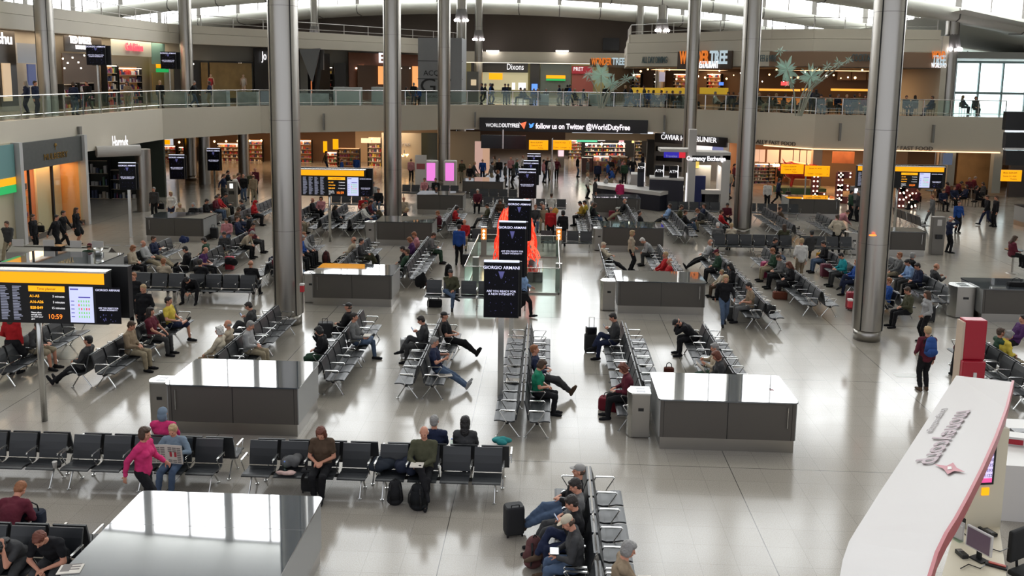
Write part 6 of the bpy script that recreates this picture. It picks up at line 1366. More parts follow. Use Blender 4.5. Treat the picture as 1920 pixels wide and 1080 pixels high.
# ---- second block
p(326,585,'upright','R','long','dark','maroon','dgrey','',sl=0,label='person in sleeveless dark maroon with legs to the right beside the yellow shirt')
p(326,566,'ankle_on_knee','R','short','black','yellow','s:navy','',sl=0,label='person in yellow shirt and navy shorts on the long left bench')
p(183,637,'slouch','L','short','black','dgrey','black','',label='dark-haired man in black sprawled to the left on the long left bench')
p(122,607,'laptop','R','short','brown','dgrey','s:khaki','',label='person in dark grey jumper and shorts behind the left departure board pole')
p(170,603,'lap','R','short','brown','tan','khaki','',label='person in khaki below the left departure board')
p(22,590,'stand_lady','A','long','brown','red','black','',sk=True,label='woman in red top and black skirt mostly behind the left departure board')
p(250,518,'stand_lady','C','short','ginger','black','black','',label='short-haired woman in black with grey scarf left of the blonde companion')
p(268,541,'stand_lady','C','pony','blonde','black','black','',label='blonde woman in black standing in front of the scarf wearer')
p(434,624,'upright','L','curly','white','cream','tan','',label='white-haired person in cream behind the left charging desk')
p(447,611,'upright','L','bald','grey','beige','khaki','',label='bald ruddy man in beige beside the white-haired person')
p(470,613,'lap','R','short','grey','lgrey','khaki','',label='grey-haired man in pale striped shirt behind the left charging desk')
p(532,622,'lady_lap','L','bob','black','black','dgreen','',label='dark bobbed woman in black at the right end of the left charging desk')
p(489,578,'phone','L','short','dark','dgrey','dgrey','',label='dark-haired man with raised hands just left of the broad column')
p(659,578,'legs_out_crossed','L','cap','black','black','black','',label='man in black with black cap reclining toward his tall black suitcase')
lm=p(669,600,'ankle_on_knee','R','short','dark','grey','denim','',label='man in grey jumper with ankle on knee and papers, on the bench facing right')
p(806,598,'phone','L','short','dark','dgrey','dgrey','',label='slim man in dark shirt with crossed legs and phone by the silver suitcase')
p(851,590,'legs_out_crossed','R','cap','black','black','black','',sl=0,label='man in black cap with crossed legs and raised phone')
nj=p(823,642,'reading_legs_out','R','short','grey','navy','denim','',shoe='lgrey',sl=0,label='man in navy polo and jeans reading a newspaper with white trainers')
p(841,520,'chin_hand','C','short','black','olive','denim','',label='man in olive jumper and jeans with hand at chin before the glass barrier')
bw_=p(985,507,'walk_lady','R','bob','blonde','sky','black','',label='blonde woman in pale blue walking right behind the nearest centre advert')
p(1014,651,'legs_out_crossed','R','short','ginger','navy','dgrey','',shoe='brown',label='ginger-haired man in navy with legs crossed beyond the green shirt')
p(1010,680,'lady_lap','R','bob','brown','green','black','',sl=0,label='woman in green T-shirt on the centre bench')
p(1148,600,'phone','L','short','dark','dgrey','navy','',label='person with dark hair reading a phone beside the upright trolley case')
p(1163,687,'laptop','L','curly','auburn','maroon','black','',label='woman in maroon jumper with short dark red curls holding a tablet')
p(1275,610,'head_in_hands','L','short','black','black','black','',label='man in black bowed over his knees with head in hands')
wn_=p(1316,646,'reading','L','short','grey','beige','dgreen','',label='man in beige shirt reading behind the right charging desk')
p(1338,662,'lady_lap','L','bob','auburn','dgrey','dgrey','',label='person with auburn bob in dark grey beside the beige shirt reader')
p(1361,522,'walk_lady','C','long','blonde','black','denim','',label='blonde woman in dark jacket and jeans walking toward the camera')
p(1415,538,'lap','L','short','black','tan','grey','',sl=0,label='man in brown T-shirt facing left at the near end of the long right bench')
p(1323,455,'slouch','L','bald','white','lgrey','black','',label='bald man in pale grey and pink with long legs to the left')
p(1347,471,'lap','L','cap','maroon','dgreen','black','',label='man in maroon cap on the long right bench')
p(1372,499,'lap','L','long','black','black','black','',label='dark long-haired woman in black bending to a child')
p(1353,510,'upright','L','short','blonde','cream','brown','',scale=.75,snap=0,label='small blonde child beside the dark long-haired woman')
p(1186,437,'stand_lady','R','bob','blonde','beige','black','',label='blonde woman in beige jacket standing before the bent white-haired man')
p(1201,450,'leaning','L','short','white','lgrey','dgrey','',label='white-haired man in pale shirt bending forward toward the beige jacket')
p(1124,462,'curled','R','short','cream','cream','black','',label='person in cream jacket slumped asleep at the end of the right centre bench')
p(1238,490,'upright','L','bald','white','red','cream','',sl=0,label='bald man in red polo shirt behind the third right desk')
p(1228,478,'upright','L','short','blonde','red','cream','',label='fair-haired companion right behind the red polo man')
p(1388,427,'lady_upright','A','short','blonde','cream','beige','',label='fair-haired woman in cream at the foot of the second right column')
p(1353,421,'lap','A','short','white','grey','grey','',label='white-haired man in grey reaching right, facing away beyond the long black bench')
# ---- centre left
bl=p(861,426,'pull_case','A','short','black','blue','black','',label='man in blue jacket standing with his back to the camera beside a black case')
p(873,425,'upright','C','bald','grey','red','khaki','',label='elderly man in red shirt and dark jacket left of the red sculpture')
gl=p(829,443,'laptop','R','short','brown','grey','dgreen','',label='man in grey jumper working on an open laptop, left centre')
p(788,449,'lady_lap','L','bob','ginger','purple','black','',label='ginger woman in purple on the centre left bench')
p(794,441,'lady_lap','L','short','ginger','rose','black','',label='woman with ginger crop in pink scarf next to the purple top')
p(775,467,'lap','L','short','dark','black','black','',label='dark-haired person in black between purple and green jackets')
p(763,472,'slouch','L','short','brown','dgreen','black','',label='person in dark green jacket slumped to the left')
p(669,448,'slouch','L','bald','brown','beige','black','',label='balding man in beige sprawled left by the steel bin')
p(695,452,'crossed','R','short','black','dgrey','olive','',label='dark-haired person in grey facing right behind the beige sprawler')
p(579,438,'upright','R','short','ginger','lgrey','black','',label='short-haired person in light grey left of the thin pole'); p(587,444,'lap','R','short','grey','blue','black','',label='grey-haired man in blue jumper by the brown rucksack')
p(560,452,'lap','R','short','brown','brown','black','',label='person in brown half hidden by the broad left column')
p(261,476,'lap','R','bob','ginger','beige','black','',label='ginger woman in beige at the left centre bench end')
p(298,457,'slouch','R','bald','white','lgrey','khaki','',label='white-haired man in pale shirt with legs stretched, left centre')
bz=p(318,450,'reading_legs_out','R','short','brown','navy','khaki','',label='man in navy blazer and khaki trousers reading, left centre')
pl=p(380,475,'laptop','R','bald','brown','purple','black','',sl=0,label='bald man in violet blue shirt with a white laptop')
p(389,467,'lap','L','short','black','black','black','',label='dark-haired person in black behind the violet blue shirt'); p(399,452,'lap','L','short','dark','dgreen','black','',label='person in dark green reading with a white bag, facing left')
p(468,436,'leaning','R','short','grey','beige','black','',label='person in beige jacket leaning on knees at the far end of the long dark bench')
p(436,480,'asleep','R','short','dark','maroon','black','',label='dark-haired person behind the red trolley case')
p(263,508,'upright','A','short','ginger','beige','khaki','',label='person in beige waistcoat seen from behind, black bench left'); p(292,504,'upright','A','short','dark','black','black','',label='dark-haired person in black seen from behind on the left black bench'); p(446,502,'upright','A','bald','ginger','black','black','',label='bald pink-headed man in black seen from behind')
p(352,514,'bent_low','C','short','black','black','black','',label='person in black bending far down on the left black bench')
p(12,420,'walk','C','short','brown','dgrey','khaki','',label='man in dark jumper and pale trousers wheeling a black case, left edge'); p(62,407,'stand','R','short','brown','black','black','',label='man in black with shoulder bag by the amber shop windows')
p(106,408,'walk','R','short','black','black','black','',label='man in black suit, left of the two suited men'); p(119,400,'walk','R','short','dark','black','black','',label='man in black suit with white collar, right of the two suited men')
p(143,394,'stand_lady','R','long','brown','black','black','',sk=True,label='woman in short black dress with bare legs by the luxury shop')
p(168,462,'lap','A','cap','maroon','dgreen','black','',snap=0,label='person in dark green with a maroon cap at the sloped metal desk')
p(288,355,'stand','C','short','grey','dgrey','black','',label='grey-haired man in dark grey standing beyond the left desk with a bag'); p(320,363,'stand_lady','C','bob','blonde','white','navy','',label='blonde woman in white jumper standing beyond the left desk')
W=[(337,385,'lady_lap','C','short','blonde','beige','behind the far left desk'),(343,378,'lap','R','short','black','black','behind the far left desk'),(362,384,'lady_upright','C','scarf','lgrey','black','behind the far left desk'),
(396,372,'lap','R','short','dark','maroon','at the far left benches'),(406,368,'upright','R','short','brown','red','at the far left benches'),(425,366,'laptop','R','short','dark','dgrey','at the far left benches'),(457,380,'lady_lap','R','scarf','red','red','at the far left benches'),(481,379,'lap','L','short','dark','dgrey','by the broad left column'),(490,392,'lady_lap','R','bob','brown','brown','by the broad left column'),
(424,414,'lap','C','short','dark','rose','at the far left benches'),(420,440,'lap','C','short','dark','dgrey','at the far left benches'),(445,410,'upright','R','short','brown','navy','at the far left benches'),(465,405,'lap','L','short','dark','black','at the far left benches'),(485,415,'lap','R','short','dark','maroon','by the broad left column'),(480,448,'lap','L','short','dark','black','by the broad left column'),(493,462,'slouch','R','short','brown','grey','by the broad left column'),
(570,392,'upright','R','short','dark','black','right of the broad left column'),(582,376,'crossed','R','bald','white','black','right of the broad left column'),(602,372,'lady_upright','C','bob','brown','rose','below the central departure board'),
(637,389,'asleep','R','long','dark','black','in the far row of four'),(658,386,'upright','R','short','ginger','white','in the far row of four'),(671,382,'ankle_on_knee','R','short','black','black','in the far row of four'),(689,376,'crossed','R','bald','brown','denim','in the far row of four'),(681,370,'upright','C','short','ginger','red','beside the second left column'),(711,366,'lap','L','short','brown','olive','beside the second left column'),(712,388,'lap','R','short','dark','maroon','beside the second left column'),(700,345,'upright','C','cap','black','lgrey','beyond the second left column'),(713,350,'upright','C','short','dark','black','beyond the second left column'),
(757,373,'upright','C','bald','white','beige','right of the second left column'),(763,394,'lady_lap','R','bob','blonde','black','right of the second left column'),(757,355,'upright','C','short','ginger','white','right of the second left column'),(785,343,'lady_upright','C','short','brown','rose','by the pink lit machines'),(805,344,'upright','C','short','dark','black','by the pink lit machines'),(818,352,'lap','C','short','dark','black','by the pink lit machines'),
(814,400,'lap','L','short','ginger','maroon','behind the centre left desk'),(852,389,'lady_lap','R','bob','dark','red','at the far grey centre bench'),(869,352,'upright','C','short','white','maroon','before the farthest desk'),(921,385,'asleep','L','short','dark','olive','behind the totem row'),(938,378,'lady_lap','C','curly','brown','brown','behind the totem row'),
(1004,388,'upright','C','short','ginger','dgrey','right of the red sculpture'),(1019,388,'upright','C','bald','grey','tan','right of the red sculpture'),(1016,382,'lap','L','short','grey','dgrey','right of the red sculpture'),
(1091,377,'lady_lap','L','short','black','mustard','at the far bench with the yellow jumper'),(1096,380,'lap','L','short','black','yellow','at the far bench with the yellow jumper'),(1109,379,'upright','R','short','grey','dgreen','at the far bench with the yellow jumper'),(1111,385,'lap','R','bob','brown','black','at the far bench with the yellow jumper'),
(1171,377,'slouch','L','bald','white','black','at the far bench under the counter'),(1199,400,'legs_out_crossed','R','short','dark','black','at the far bench under the counter'),(1258,383,'slouch','L','short','brown','sky','before the exchange kiosk'),(1252,386,'slouch','L','short','brown','navy','before the exchange kiosk'),(1279,387,'lap','R','short','brown','olive','before the exchange kiosk'),(1292,398,'crossed','R','short','brown','black','before the exchange kiosk'),
(1341,396,'leaning','L','short','ginger','dgrey','left of the second right column'),(1364,385,'lap','C','short','dark','maroon','left of the second right column'),(1370,396,'upright','R','short','brown','red','left of the second right column'),
(1470,391,'slouch','R','short','brown','brown','on the far slanting row'),(1483,430,'upright','A','long','brown','olive','before the white hoodie'),
(1459,449,'lap','R','short','dark','black','on the bench row with the pink case'),(1485,472,'lap','L','short','ginger','dgreen','on the bench row with the pink case'),(1495,482,'laptop','L','short','brown','grey','on the bench row with the pink case'),(1504,496,'lady_lap','L','long','auburn','black','on the bench row with the pink case'),
(1576,477,'laptop','L','short','black','teal','left of the broad right column'),(1607,490,'crossed','L','short','ginger','blue','left of the broad right column'),(1583,460,'lap','L','short','dark','black','left of the broad right column'),
(1695,478,'upright','L','short','ginger','grey','right of the broad right column'),(1721,479,'upright','R','bob','grey','black','right of the broad right column'),(1688,495,'lap','L','short','dark','navy','right of the broad right column'),(1737,494,'laptop','L','short','black','sky','with a laptop right of the broad column'),(1768,497,'reading','R','bald','ginger','dgrey','with papers near the curved bin'),(1677,522,'upright','L','short','brown','maroon','near the right column foot'),(1690,531,'upright','L','short','ginger','blue','near the right column foot'),(1701,545,'lap','L','short','brown','olive','near the right column foot')]
BOTS=['black','dgrey','navy','denim','khaki','black']
for i,(px,py,ps,fc,hr,hc,tp,wh) in enumerate(W): p(px,py,ps,fc,hr,hc,tp,BOTS[i%6],wh,far=py<460)
pk=p(1522,437,'upright','A','short','black','dgrey','black','',label='dark-haired person in dark grey above the orange bag, facing away')
p(1503,452,'stand_lady','A','short','blonde','white','tan','',scale=1.04,label='person in white hooded top standing back to the camera')
p(1570,407,'stand_hips','A','pony','brown','cream','black','',scale=1.05,label='woman with ponytail and cream top holding a case handle, seen from behind'); p(1590,398,'stoop','R','short','brown','rose','black','',label='person in dusty pink stooping beside the ponytail woman')
p(1738,552,'stand_lady','L','long','brown','lgrey','black','',scale=.95,label='long-haired woman in pale grey cardigan by the near right bench legs')
p(1739,620,'stand_lady','A','short','blonde','maroon','black','',shoe='brown',label='short blonde person in maroon jacket with blue rucksack')
ws_=p(1823,614,'chin_hand','L','short','black','white','maroon','',label='dark-haired man in white shirt with chin on hand left of the red pylon')
p(1873,620,'upright','R','short','brown','dgreen','black','',label='brown-haired person in grey-green right of the red pylon'); p(1893,628,'lady_lap','R','bob','grey','yellow','khaki','',label='person with grey-brown bob in yellow T-shirt right of the red pylon')
p(1918,598,'slouch','L','short','dark','purple','black','',snap=0,label='person in dark purple reclining at the right frame edge')
p(1783,410,'stand_phone','R','bald','white','navy','black','',label='white-haired man in navy suit with a phone at his ear'); p(1799,381,'stand_lady','C','short','brown','blue','black','',label='short-haired person in bright blue top behind the suited man'); p(1748,369,'walk','L','short','ginger','grey','grey','',label='grey-haired walker in grey plaid by the bulb letter'); p(1851,370,'walk','L','short','brown','black','navy','',label='man in black pulling a grey case at the right'); p(1868,371,'stand','L','short','brown','black','black','',label='person in black working at the far right stand')
mr_=p(1903,447,'lap','R','long','brown','maroon','black','',z0=.28,snap=0,label='long-haired woman in maroon jacket at a high table, right edge'); 
p(1440,343,'stand','C','short','dark','white','black','',label='person in white shirt standing left of the red bull'); p(1462,338,'walk','R','short','dark','navy','black','',label='dark-clad walker pulling a case past the red bull')
p(1610,362,'stand','L','short','grey','dgrey','black','',label='grey-haired man in dark grey before the bulb letters'); p(1597,360,'stand','R','short','dark','dgreen','black','',label='man in dark green before the bulb letters')
p(1163,341,'stand_lady','A','short','black','pink','pink','',sk=True,label='woman in magenta dress at the long exchange counter'); p(1102,327,'stand_lady','R','short','blonde','white','black','',label='blonde person in white top left of the long counter'); p(1137,330,'stand','R','short','brown','lgrey','dgrey','',label='person in pale grey at the long counter'); p(1117,336,'stand','R','short','dark','dgrey','dgrey','',label='person in dark grey at the left end of the long counter')
p(1033,393,'stand','A','bald','grey','red','black','',label='man in red shirt standing right of the red sculpture'); p(1056,399,'stand_lady','A','bob','black','black','black','',label='dark-haired person in black standing beside the red shirt'); 
p(1034,366,'upright','A','short','brown','white','black','',label='person in white behind the far bench of three, seen from behind')
p(934,322,'stand','R','short','ginger','black','black','',label='tall man in black standing left of the centre totems'); p(948,308,'stand','R','short','dark','dgrey','black','',label='man in dark grey in the central passage')
# crowd in passages and shops on the ground floor
rn=random.Random(21)
CR=[(905,301),(916,298),(923,306),(927,295),(936,300),(958,297),(962,312),(970,300),(981,294),(1020,302),(1027,297),(1034,300),(1044,299),(1084,294),(1103,300),(1139,305),(1146,300),(1160,296),(1168,301),(1171,306),(1180,296),(1187,298),(1205,290),(1121,307),(1146,316),(1362,330),(1368,322),(1378,310),(771,300),(866,303),(881,312),(890,306),(284,290),(296,292),(420,330),(428,323),(439,331),(448,328),(456,330),(470,325),(475,331),(478,318),(612,286),(668,296),(640,300),(415,265),(1464,312),(1480,300)]
TC=['black','dgrey','navy','black','maroon','grey','dgreen','white','tan','black','blue','rose','black','olive','beige']
NM=[(880,'in the central passage'),(1000,'in the central passage'),(1075,'near the yellow gate signs'),(1215,'in the duty free shop'),(1400,'beside the exchange kiosk'),(1500,'by the food counter'),(1900,'among the diners')]
def zone(px):
    if px<300: return 'by the store entrance'
    if px<560: return 'on the far left concourse'
    if px<700: return 'in the sweets shop'
    if px<900: return 'near the pink machines'
    for a,b in NM[1:]:
        if px<a: return b
    return 'at the far right'
for i,(px,py) in enumerate(CR):
    ps=rn.choice(['stand','walk','stand_lady','walk_lady','pull_case']); fem='lady' in ps
    p(px,py,ps,rn.choice('LRCA'),rn.choice(['long','bob','pony'] if fem else ['short','short','bald']),rn.choice(['dark','brown','grey','blonde','black']),rn.choice(TC),rn.choice(BOTS),zone(px),far=True)
for i,(px,py,fc) in enumerate([(1706,352,'R'),(1722,356,'L'),(1760,348,'R'),(1776,345,'L'),(1790,352,'C'),(1803,343,'R'),(1812,350,'L'),(1832,352,'R'),(1843,345,'L'),(1770,358,'C'),(1818,336,'C'),(1829,334,'R')]):
    p(px,py,rn.choice(['lap','upright','leaning']),fc,rn.choice(['short','bob']),rn.choice(['dark','brown','grey']),rn.choice(['black','dgrey','black','maroon','navy']),'black','among the diners',far=True,snap=0)
# people on the mezzanine
MP=[(10,151,0),(48,156,0),(66,156,0),(124,150,0),(138,158,0),(162,156,0),(238,156,0),(300,158,0),(365,160,0),(392,158,0),(428,160,1),(631,160,1),(748,158,0),(762,166,1),(776,163,0),(783,182,1),(903,164,0),(911,166,0),(919,162,0),(924,164,0),(947,165,0),(953,165,0),(976,167,1),(984,168,1),(1001,172,1),(1008,170,1),(1024,168,1),(1048,165,0),(1055,168,1),(1064,166,0),(1070,168,0),(1078,170,1),(1095,172,1),(1135,170,0),(1150,174,1),(1173,164,0),(1195,172,1),(1207,171,0),(1226,174,1),(1240,172,1),(1262,176,1),(1275,174,1),(1290,175,1),(1365,178,1),(1375,176,1),(1522,178,0),(1540,182,1),(1602,182,1),(1612,178,1),(1730,180,1),(1182,168,0),(1216,176,1),(1250,177,1),(1300,178,1),(1342,178,1),(1386,179,1),(1425,180,1),(1440,183,1),(1456,179,1),(1474,184,1),(1488,180,1),(1506,184,1),(1530,176,0),(1556,183,1),(1572,180,1),(1588,184,1),(1622,184,1),(1633,181,1),(1700,184,1),(1716,182,1),(1748,184,1),(1806,182,1),(1830,184,1)]
for i,(px,py,st) in enumerate(MP):
    ps=rn.choice(['lap','upright','lady_upright']) if st else rn.choice(['stand','stand_lady','walk']); fem='lady' in ps
    wz='on the left mezzanine' if px<330 else 'by the far left balcony' if px<560 else 'by the balcony restaurant' if px<800 else 'on the far mezzanine' if px<1110 else 'at the upper restaurant' if px<1420 else 'at the right bar tables'
    p(px,py,ps,rn.choice('LRCA'),rn.choice(['long','bob'] if fem else ['short']),rn.choice(['dark','brown','grey','blonde','black']),rn.choice(TC if i%3==0 else ['black','dgrey','navy']),rn.choice(BOTS),wz,far=True,z0=MZ,snap=0)
# distinguish equal labels: order from the camera
byl={}
for r in PEOPLE: byl.setdefault(r['label'],[]).append(r)
ORD=['nearest','second nearest','third nearest','fourth nearest','fifth nearest','sixth nearest','seventh nearest']
for l,rs in byl.items():
    if len(rs)>1:
        rs.sort(key=lambda r:r['_y'])
        for k,r in enumerate(rs): r['label']=' '.join((ORD[k]+' '+l).split()[:16])
for r in PEOPLE:
    ws=r['label'].split()
    if len(ws)>16: r['label']=' '.join(r['label'].replace(' top and ',', ').replace(' trousers','').split()[:16])
    del r['_y']; del r['_pose']
# ================================================================== luggage and small belongings
def softbox(w,d,h,r=.05,n=5):
    m=MB(); vs=[]
    c=min(r,w/2.1,d/2.1)
    def ring(s,z):
        out=[]
        for cx,cy,a0 in ((w/2-c,d/2-c,0),(-w/2+c,d/2-c,90),(-w/2+c,-d/2+c,180),(w/2-c,-d/2+c,270)):
            for k in range(n): a=R(a0+k*90/(n-1)); out.append((cx*s+c*s*math.cos(a),cy*s+c*s*math.sin(a),z))
        return out
    zs=[(.90,0),(.98,.02),(1,.06),(1,h-.07),(.97,h-.025),(.86,h)]
    N=4*n; 
    for s,z in zs: vs+=ring(s,z)
    f=[(j*N+i,j*N+(i+1)%N,(j+1)*N+(i+1)%N,(j+1)*N+i) for j in range(len(zs)-1) for i in range(N)]+[tuple(range(N))[::-1],tuple(range((len(zs)-1)*N,len(zs)*N))]
    return m.add(vs,f)
def pl3(px,py,z=0.): x,y=at(px,py,z); return (x,y,z)
WHM=MB().tube((-.012,0,0),(.012,0,0),.03,n=10).mesh('wheel',M_black)
def case(px,py,c,label,w=.38,d=.22,h=.56,ext=.0,rz=0.,z=0.,top=False,hard=False):
    r=empty('trolley_case',pl3(px,py,z),rz,label,'suitcase'); bm=mat('case_shell_%02x%02x%02x'%tuple(int(v*255) for v in c),c,.35 if hard else .7,bump=0 if hard else .2)
    b=softbox(w,d,h); b.v=[(x,y,q+.05) for x,y,q in b.v]; b.build('shell',bm,r,smooth=False)
    m=MB()
    for sx_ in (-1,1):
        for sy_ in (-1,1): lo('wheel',WHM,r,(sx_*(w/2-.04),sy_*(d/2-.04),.03))
    e=h+.05+ext; m=MB(); m.path([(-.07,-d/2+.03,h+.02),(-.07,-d/2+.03,e+.04),(.07,-d/2+.03,e+.04),(.07,-d/2+.03,h+.02)],.009,6); m.build('handle',M_chrome if ext>.1 else M_dark,r)
    m=MB(); m.box(-w/2+.04,w/2-.04,d/2-.0,d/2+.025,.12,h*.72); m.build('pocket',bm,r,bevel=.01)
    if top: b=softbox(.32,.2,.22); b.v=[(x,y-.02,q+h+.06) for x,y,q in b.v]; tb_=b.build('top_bag',M_black,r)
    return r
def ruck(px,py,c,label,z=0.,rz=0.,s=1.,loc=None,tilt=0.):
    r=empty('rucksack',loc or pl3(px,py,z),rz,label,'bag'); r.scale=(s,)*3; r.rotation_euler=(tilt,0,rz); m=cloth(c)
    b=MB(); rcone(b,(0,0,.12),(0,.0,.36),.15,.12,14,V(0,1,0),.75); b.ball((0,0,.08),.14,14,8,1.1,.8,.55); o=b.build('bag_body',m,r,smooth=True)
    b=MB(); rcone(b,(-.05,.11,.13),(.05,.11,.13),.075,.075,10,V(0,1,0),.55); b.build('front_pocket',m,r,smooth=True)
    for sx_ in (-1,1): b=MB(); b.path([(sx_*.07,-.08,.42),(sx_*.10,-.15,.34),(sx_*.11,-.15,.2),(sx_*.09,-.09,.08)],.016,6); b.build('strap',M_dark,r)
    b=MB(); b.path([(-.03,-.03,.47),(0,-.03,.51),(.03,-.03,.47)],.01,5); b.build('grab_loop',M_dark,r); return r
def hbag(px,py,c,label,z=0.,rz=0.,w=.34,h=.24,d=.16,nm='handbag'):
    r=empty(nm,pl3(px,py,z),rz,label,'bag'); softbox(w,d,h,.06).build('bag_body',cloth(c),r)
    m=MB(); m.path([(-w*.28,0,h-.01),(-w*.22,0,h+.10),(0,0,h+.14),(w*.22,0,h+.10),(w*.28,0,h-.01)],.011,6); m.build('handle',M_dark,r); return r
def pile(px,py,c,label,z=.45,s=(.24,.2,.1),rz=0.,seed=1,nm='jacket',cat='jacket'):
    rn=random.Random(seed); m=MB()
    for k in range(9): m.ball((rn.uniform(-.6,.6)*s[0],rn.uniform(-.6,.6)*s[1],s[2]*.45+rn.uniform(0,.6)*s[2]),1,10,7,s[0]*rn.uniform(.35,.6),s[1]*rn.uniform(.35,.6),s[2]*rn.uniform(.45,.8))
    o,_=voxel(m,nm,.018,2); o.name=nm; o.data.materials.append(cloth(c)); o.location=pl3(px,py,z); o.rotation_euler=(0,0,rz); tag(o,label,cat); return o
M_paper=mat('newsprint',srgb(205,198,188),.8); M_ink=mat('newsprint_ink',srgb(120,114,110),.8); M_ad=mat('newsprint_red',srgb(170,50,60),.7)
def newspaper(loc,rz,label,open_=True,w=.62,h=.38,tilt=-.25):
    r=empty('newspaper',loc,rz,label,'newspaper'); r.rotation_euler=(tilt,0,rz); rn=random.Random(5)
    m=MB(); m.add([(-w/2,0,0),(0,.03,0),(w/2,0,0),(-w/2,0,h),(0,.03,h),(w/2,0,h),(-w/2,.006,0),(0,.036,0),(w/2,.006,0),(-w/2,.006,h),(0,.036,h),(w/2,.006,h)],[(0,1,4,3),(1,2,5,4),(7,6,9,10),(8,7,10,11),(3,4,10,9),(4,5,11,10),(0,6,7,1),(1,7,8,2)]); m.build('sheets',M_paper,r)
    m=MB(); a=MB()
    for sd in (-1,1):
        for k in range(9):
            for c_ in range(3):
                if sd==1 and 3<=k<=6 and c_<2: continue
                x0=(.03+c_*.088) if sd>0 else (-w/2+.03+c_*.088); y0=lambda x:(.03*(1-abs(x)/(w/2)))-.004
                z0=h-.07-k*.036; m.add([(x0,y0(x0),z0),(x0+.075,y0(x0+.075),z0),(x0+.075,y0(x0+.075),z0+.022),(x0,y0(x0),z0+.022)],[(0,1,2,3)])
    for x0 in (.06,.15): a.add([(x0,.03*(1-x0/(w/2))-.006,.14),(x0+.045,.03*(1-(x0+.045)/(w/2))-.006,.14),(x0+.045,.03*(1-(x0+.045)/(w/2))-.006,.24),(x0,.03*(1-x0/(w/2))-.006,.24)],[(0,1,2,3)])
    m.build('print',M_ink,r); a.build('picture',M_ad,r); return r
def flat_paper(px,py,z,label,rz=0.,w=.3,d=.4,nm='newspaper',c=None,t=.012):
    r=empty(nm,pl3(px,py,z),rz,label,nm.replace('_',' ')); MB().box(-w/2,w/2,-d/2,d/2,0,t).build('sheets',c or M_paper,r)
    m=MB(); 
    for k in range(6): m.box(-w/2+.03,w/2-.03 if k%2 else 0,-d/2+.05+k*d*.14,-d/2+.08+k*d*.14,t,t+.001)
    m.build('print',M_ink,r); return r
def held(r_,P,name,label,cat,build,off=(0,.03,.04),rotz=0,tilt=0):
    h=(P['wr'][-1]+P['wr'][1])/2; loc=on_person(r_,h+V(*off)); a=r_.rotation_euler.z; e=empty(name,loc,a+rotz,label,cat); e.rotation_euler=(tilt,0,a+rotz); build(e); return e
def b_laptop(e): MB().box(-.16,.16,-.06,.16,0,.015).build('keyboard_base',mat('laptop_silver',(.5,.5,.5),.3,.5),e); m=MB(); m.add([(-.16,.16,.01),(.16,.16,.01),(.16,.235,.22),(-.16,.235,.22),(-.16,.17,.01),(.16,.17,.01),(.16,.245,.22),(-.16,.245,.22)],[(0,1,2,3),(7,6,5,4),(3,2,6,7),(0,3,7,4),(1,5,6,2)]); m.build('display_lid',mat('laptop_dark',(.2,.22,.25),.3),e)
def b_tablet(e): MB().box(-.10,.10,-.07,.07,0,.01).build('case',M_black,e); MB().box(-.09,.09,-.06,.06,.010,.012).build('screen',glow('tablet_glow',(.9,.95,1.),1.3),e)
def b_phone(e): MB().box(-.035,.035,-.005,.005,-.02,.11).build('case',M_black,e); MB().box(-.03,.03,-.008,-.005,-.01,.1).build('screen',glow('phone_glow',(.5,.6,.8),.5),e)
def b_book(e): MB().box(-.12,.12,-.01,.18,0,.02).build('pages',M_paper,e)
# held objects
P=POSES
loc=on_person(nr,V(0,.56,.66)); newspaper(loc,nr.rotation_euler.z+PI,'open newspaper with red pictures held up by the blond reader',tilt=.12)
loc=on_person(nj,V(0,.52,.70)); newspaper(loc,nj.rotation_euler.z+PI,'open newspaper held by the man in jeans and navy polo',w=.5,h=.3,tilt=.5)
loc=on_person(wn_,V(0,.50,.66)); newspaper(loc,wn_.rotation_euler.z+PI,'open paper held by the beige shirt man',w=.4,h=.28,tilt=.8)
held(tb,P['laptop'],'tablet','glowing white tablet held by the man in the pale cap','tablet',b_tablet,(0,.05,.03))
held(gl,P['laptop'],'laptop','open laptop on the lap of the man in grey, left centre','laptop',b_laptop,(0,.0,-.03)); held(pl,P['laptop'],'laptop','white laptop on the lap of the man in violet blue','laptop',b_laptop,(0,.0,-.03))
held(om,P['crossed'],'book','small tan book in the hands of the olive jumper man','book',b_book,(.03,.0,.02)); held(bz,P['reading_legs_out'],'book','white papers held by the man in the navy blazer','papers',b_book,(0,0,.0)); held(lm,P['ankle_on_knee'],'papers','sheet of paper on the lap of the man with ankle on knee','papers',b_book,(0,.0,.03))
held(br_,P['chin_hand'],'magazine','red and white magazine on the lap of the brown coat woman','magazine',b_book,(.0,.12,-.12))
for o_,l in ((cs_,None),):
    pass
for r_ in PEOPLE:
    if r_.data.name.startswith('person_body') and r_.data==POSES['phone']['body']:
        w_='phone held by the '+' '.join(r_['label'].split()[:12]); held(r_,POSES['phone'],'mobile_phone',w_,'phone',b_phone,(0,.10,.03),0,-.5)
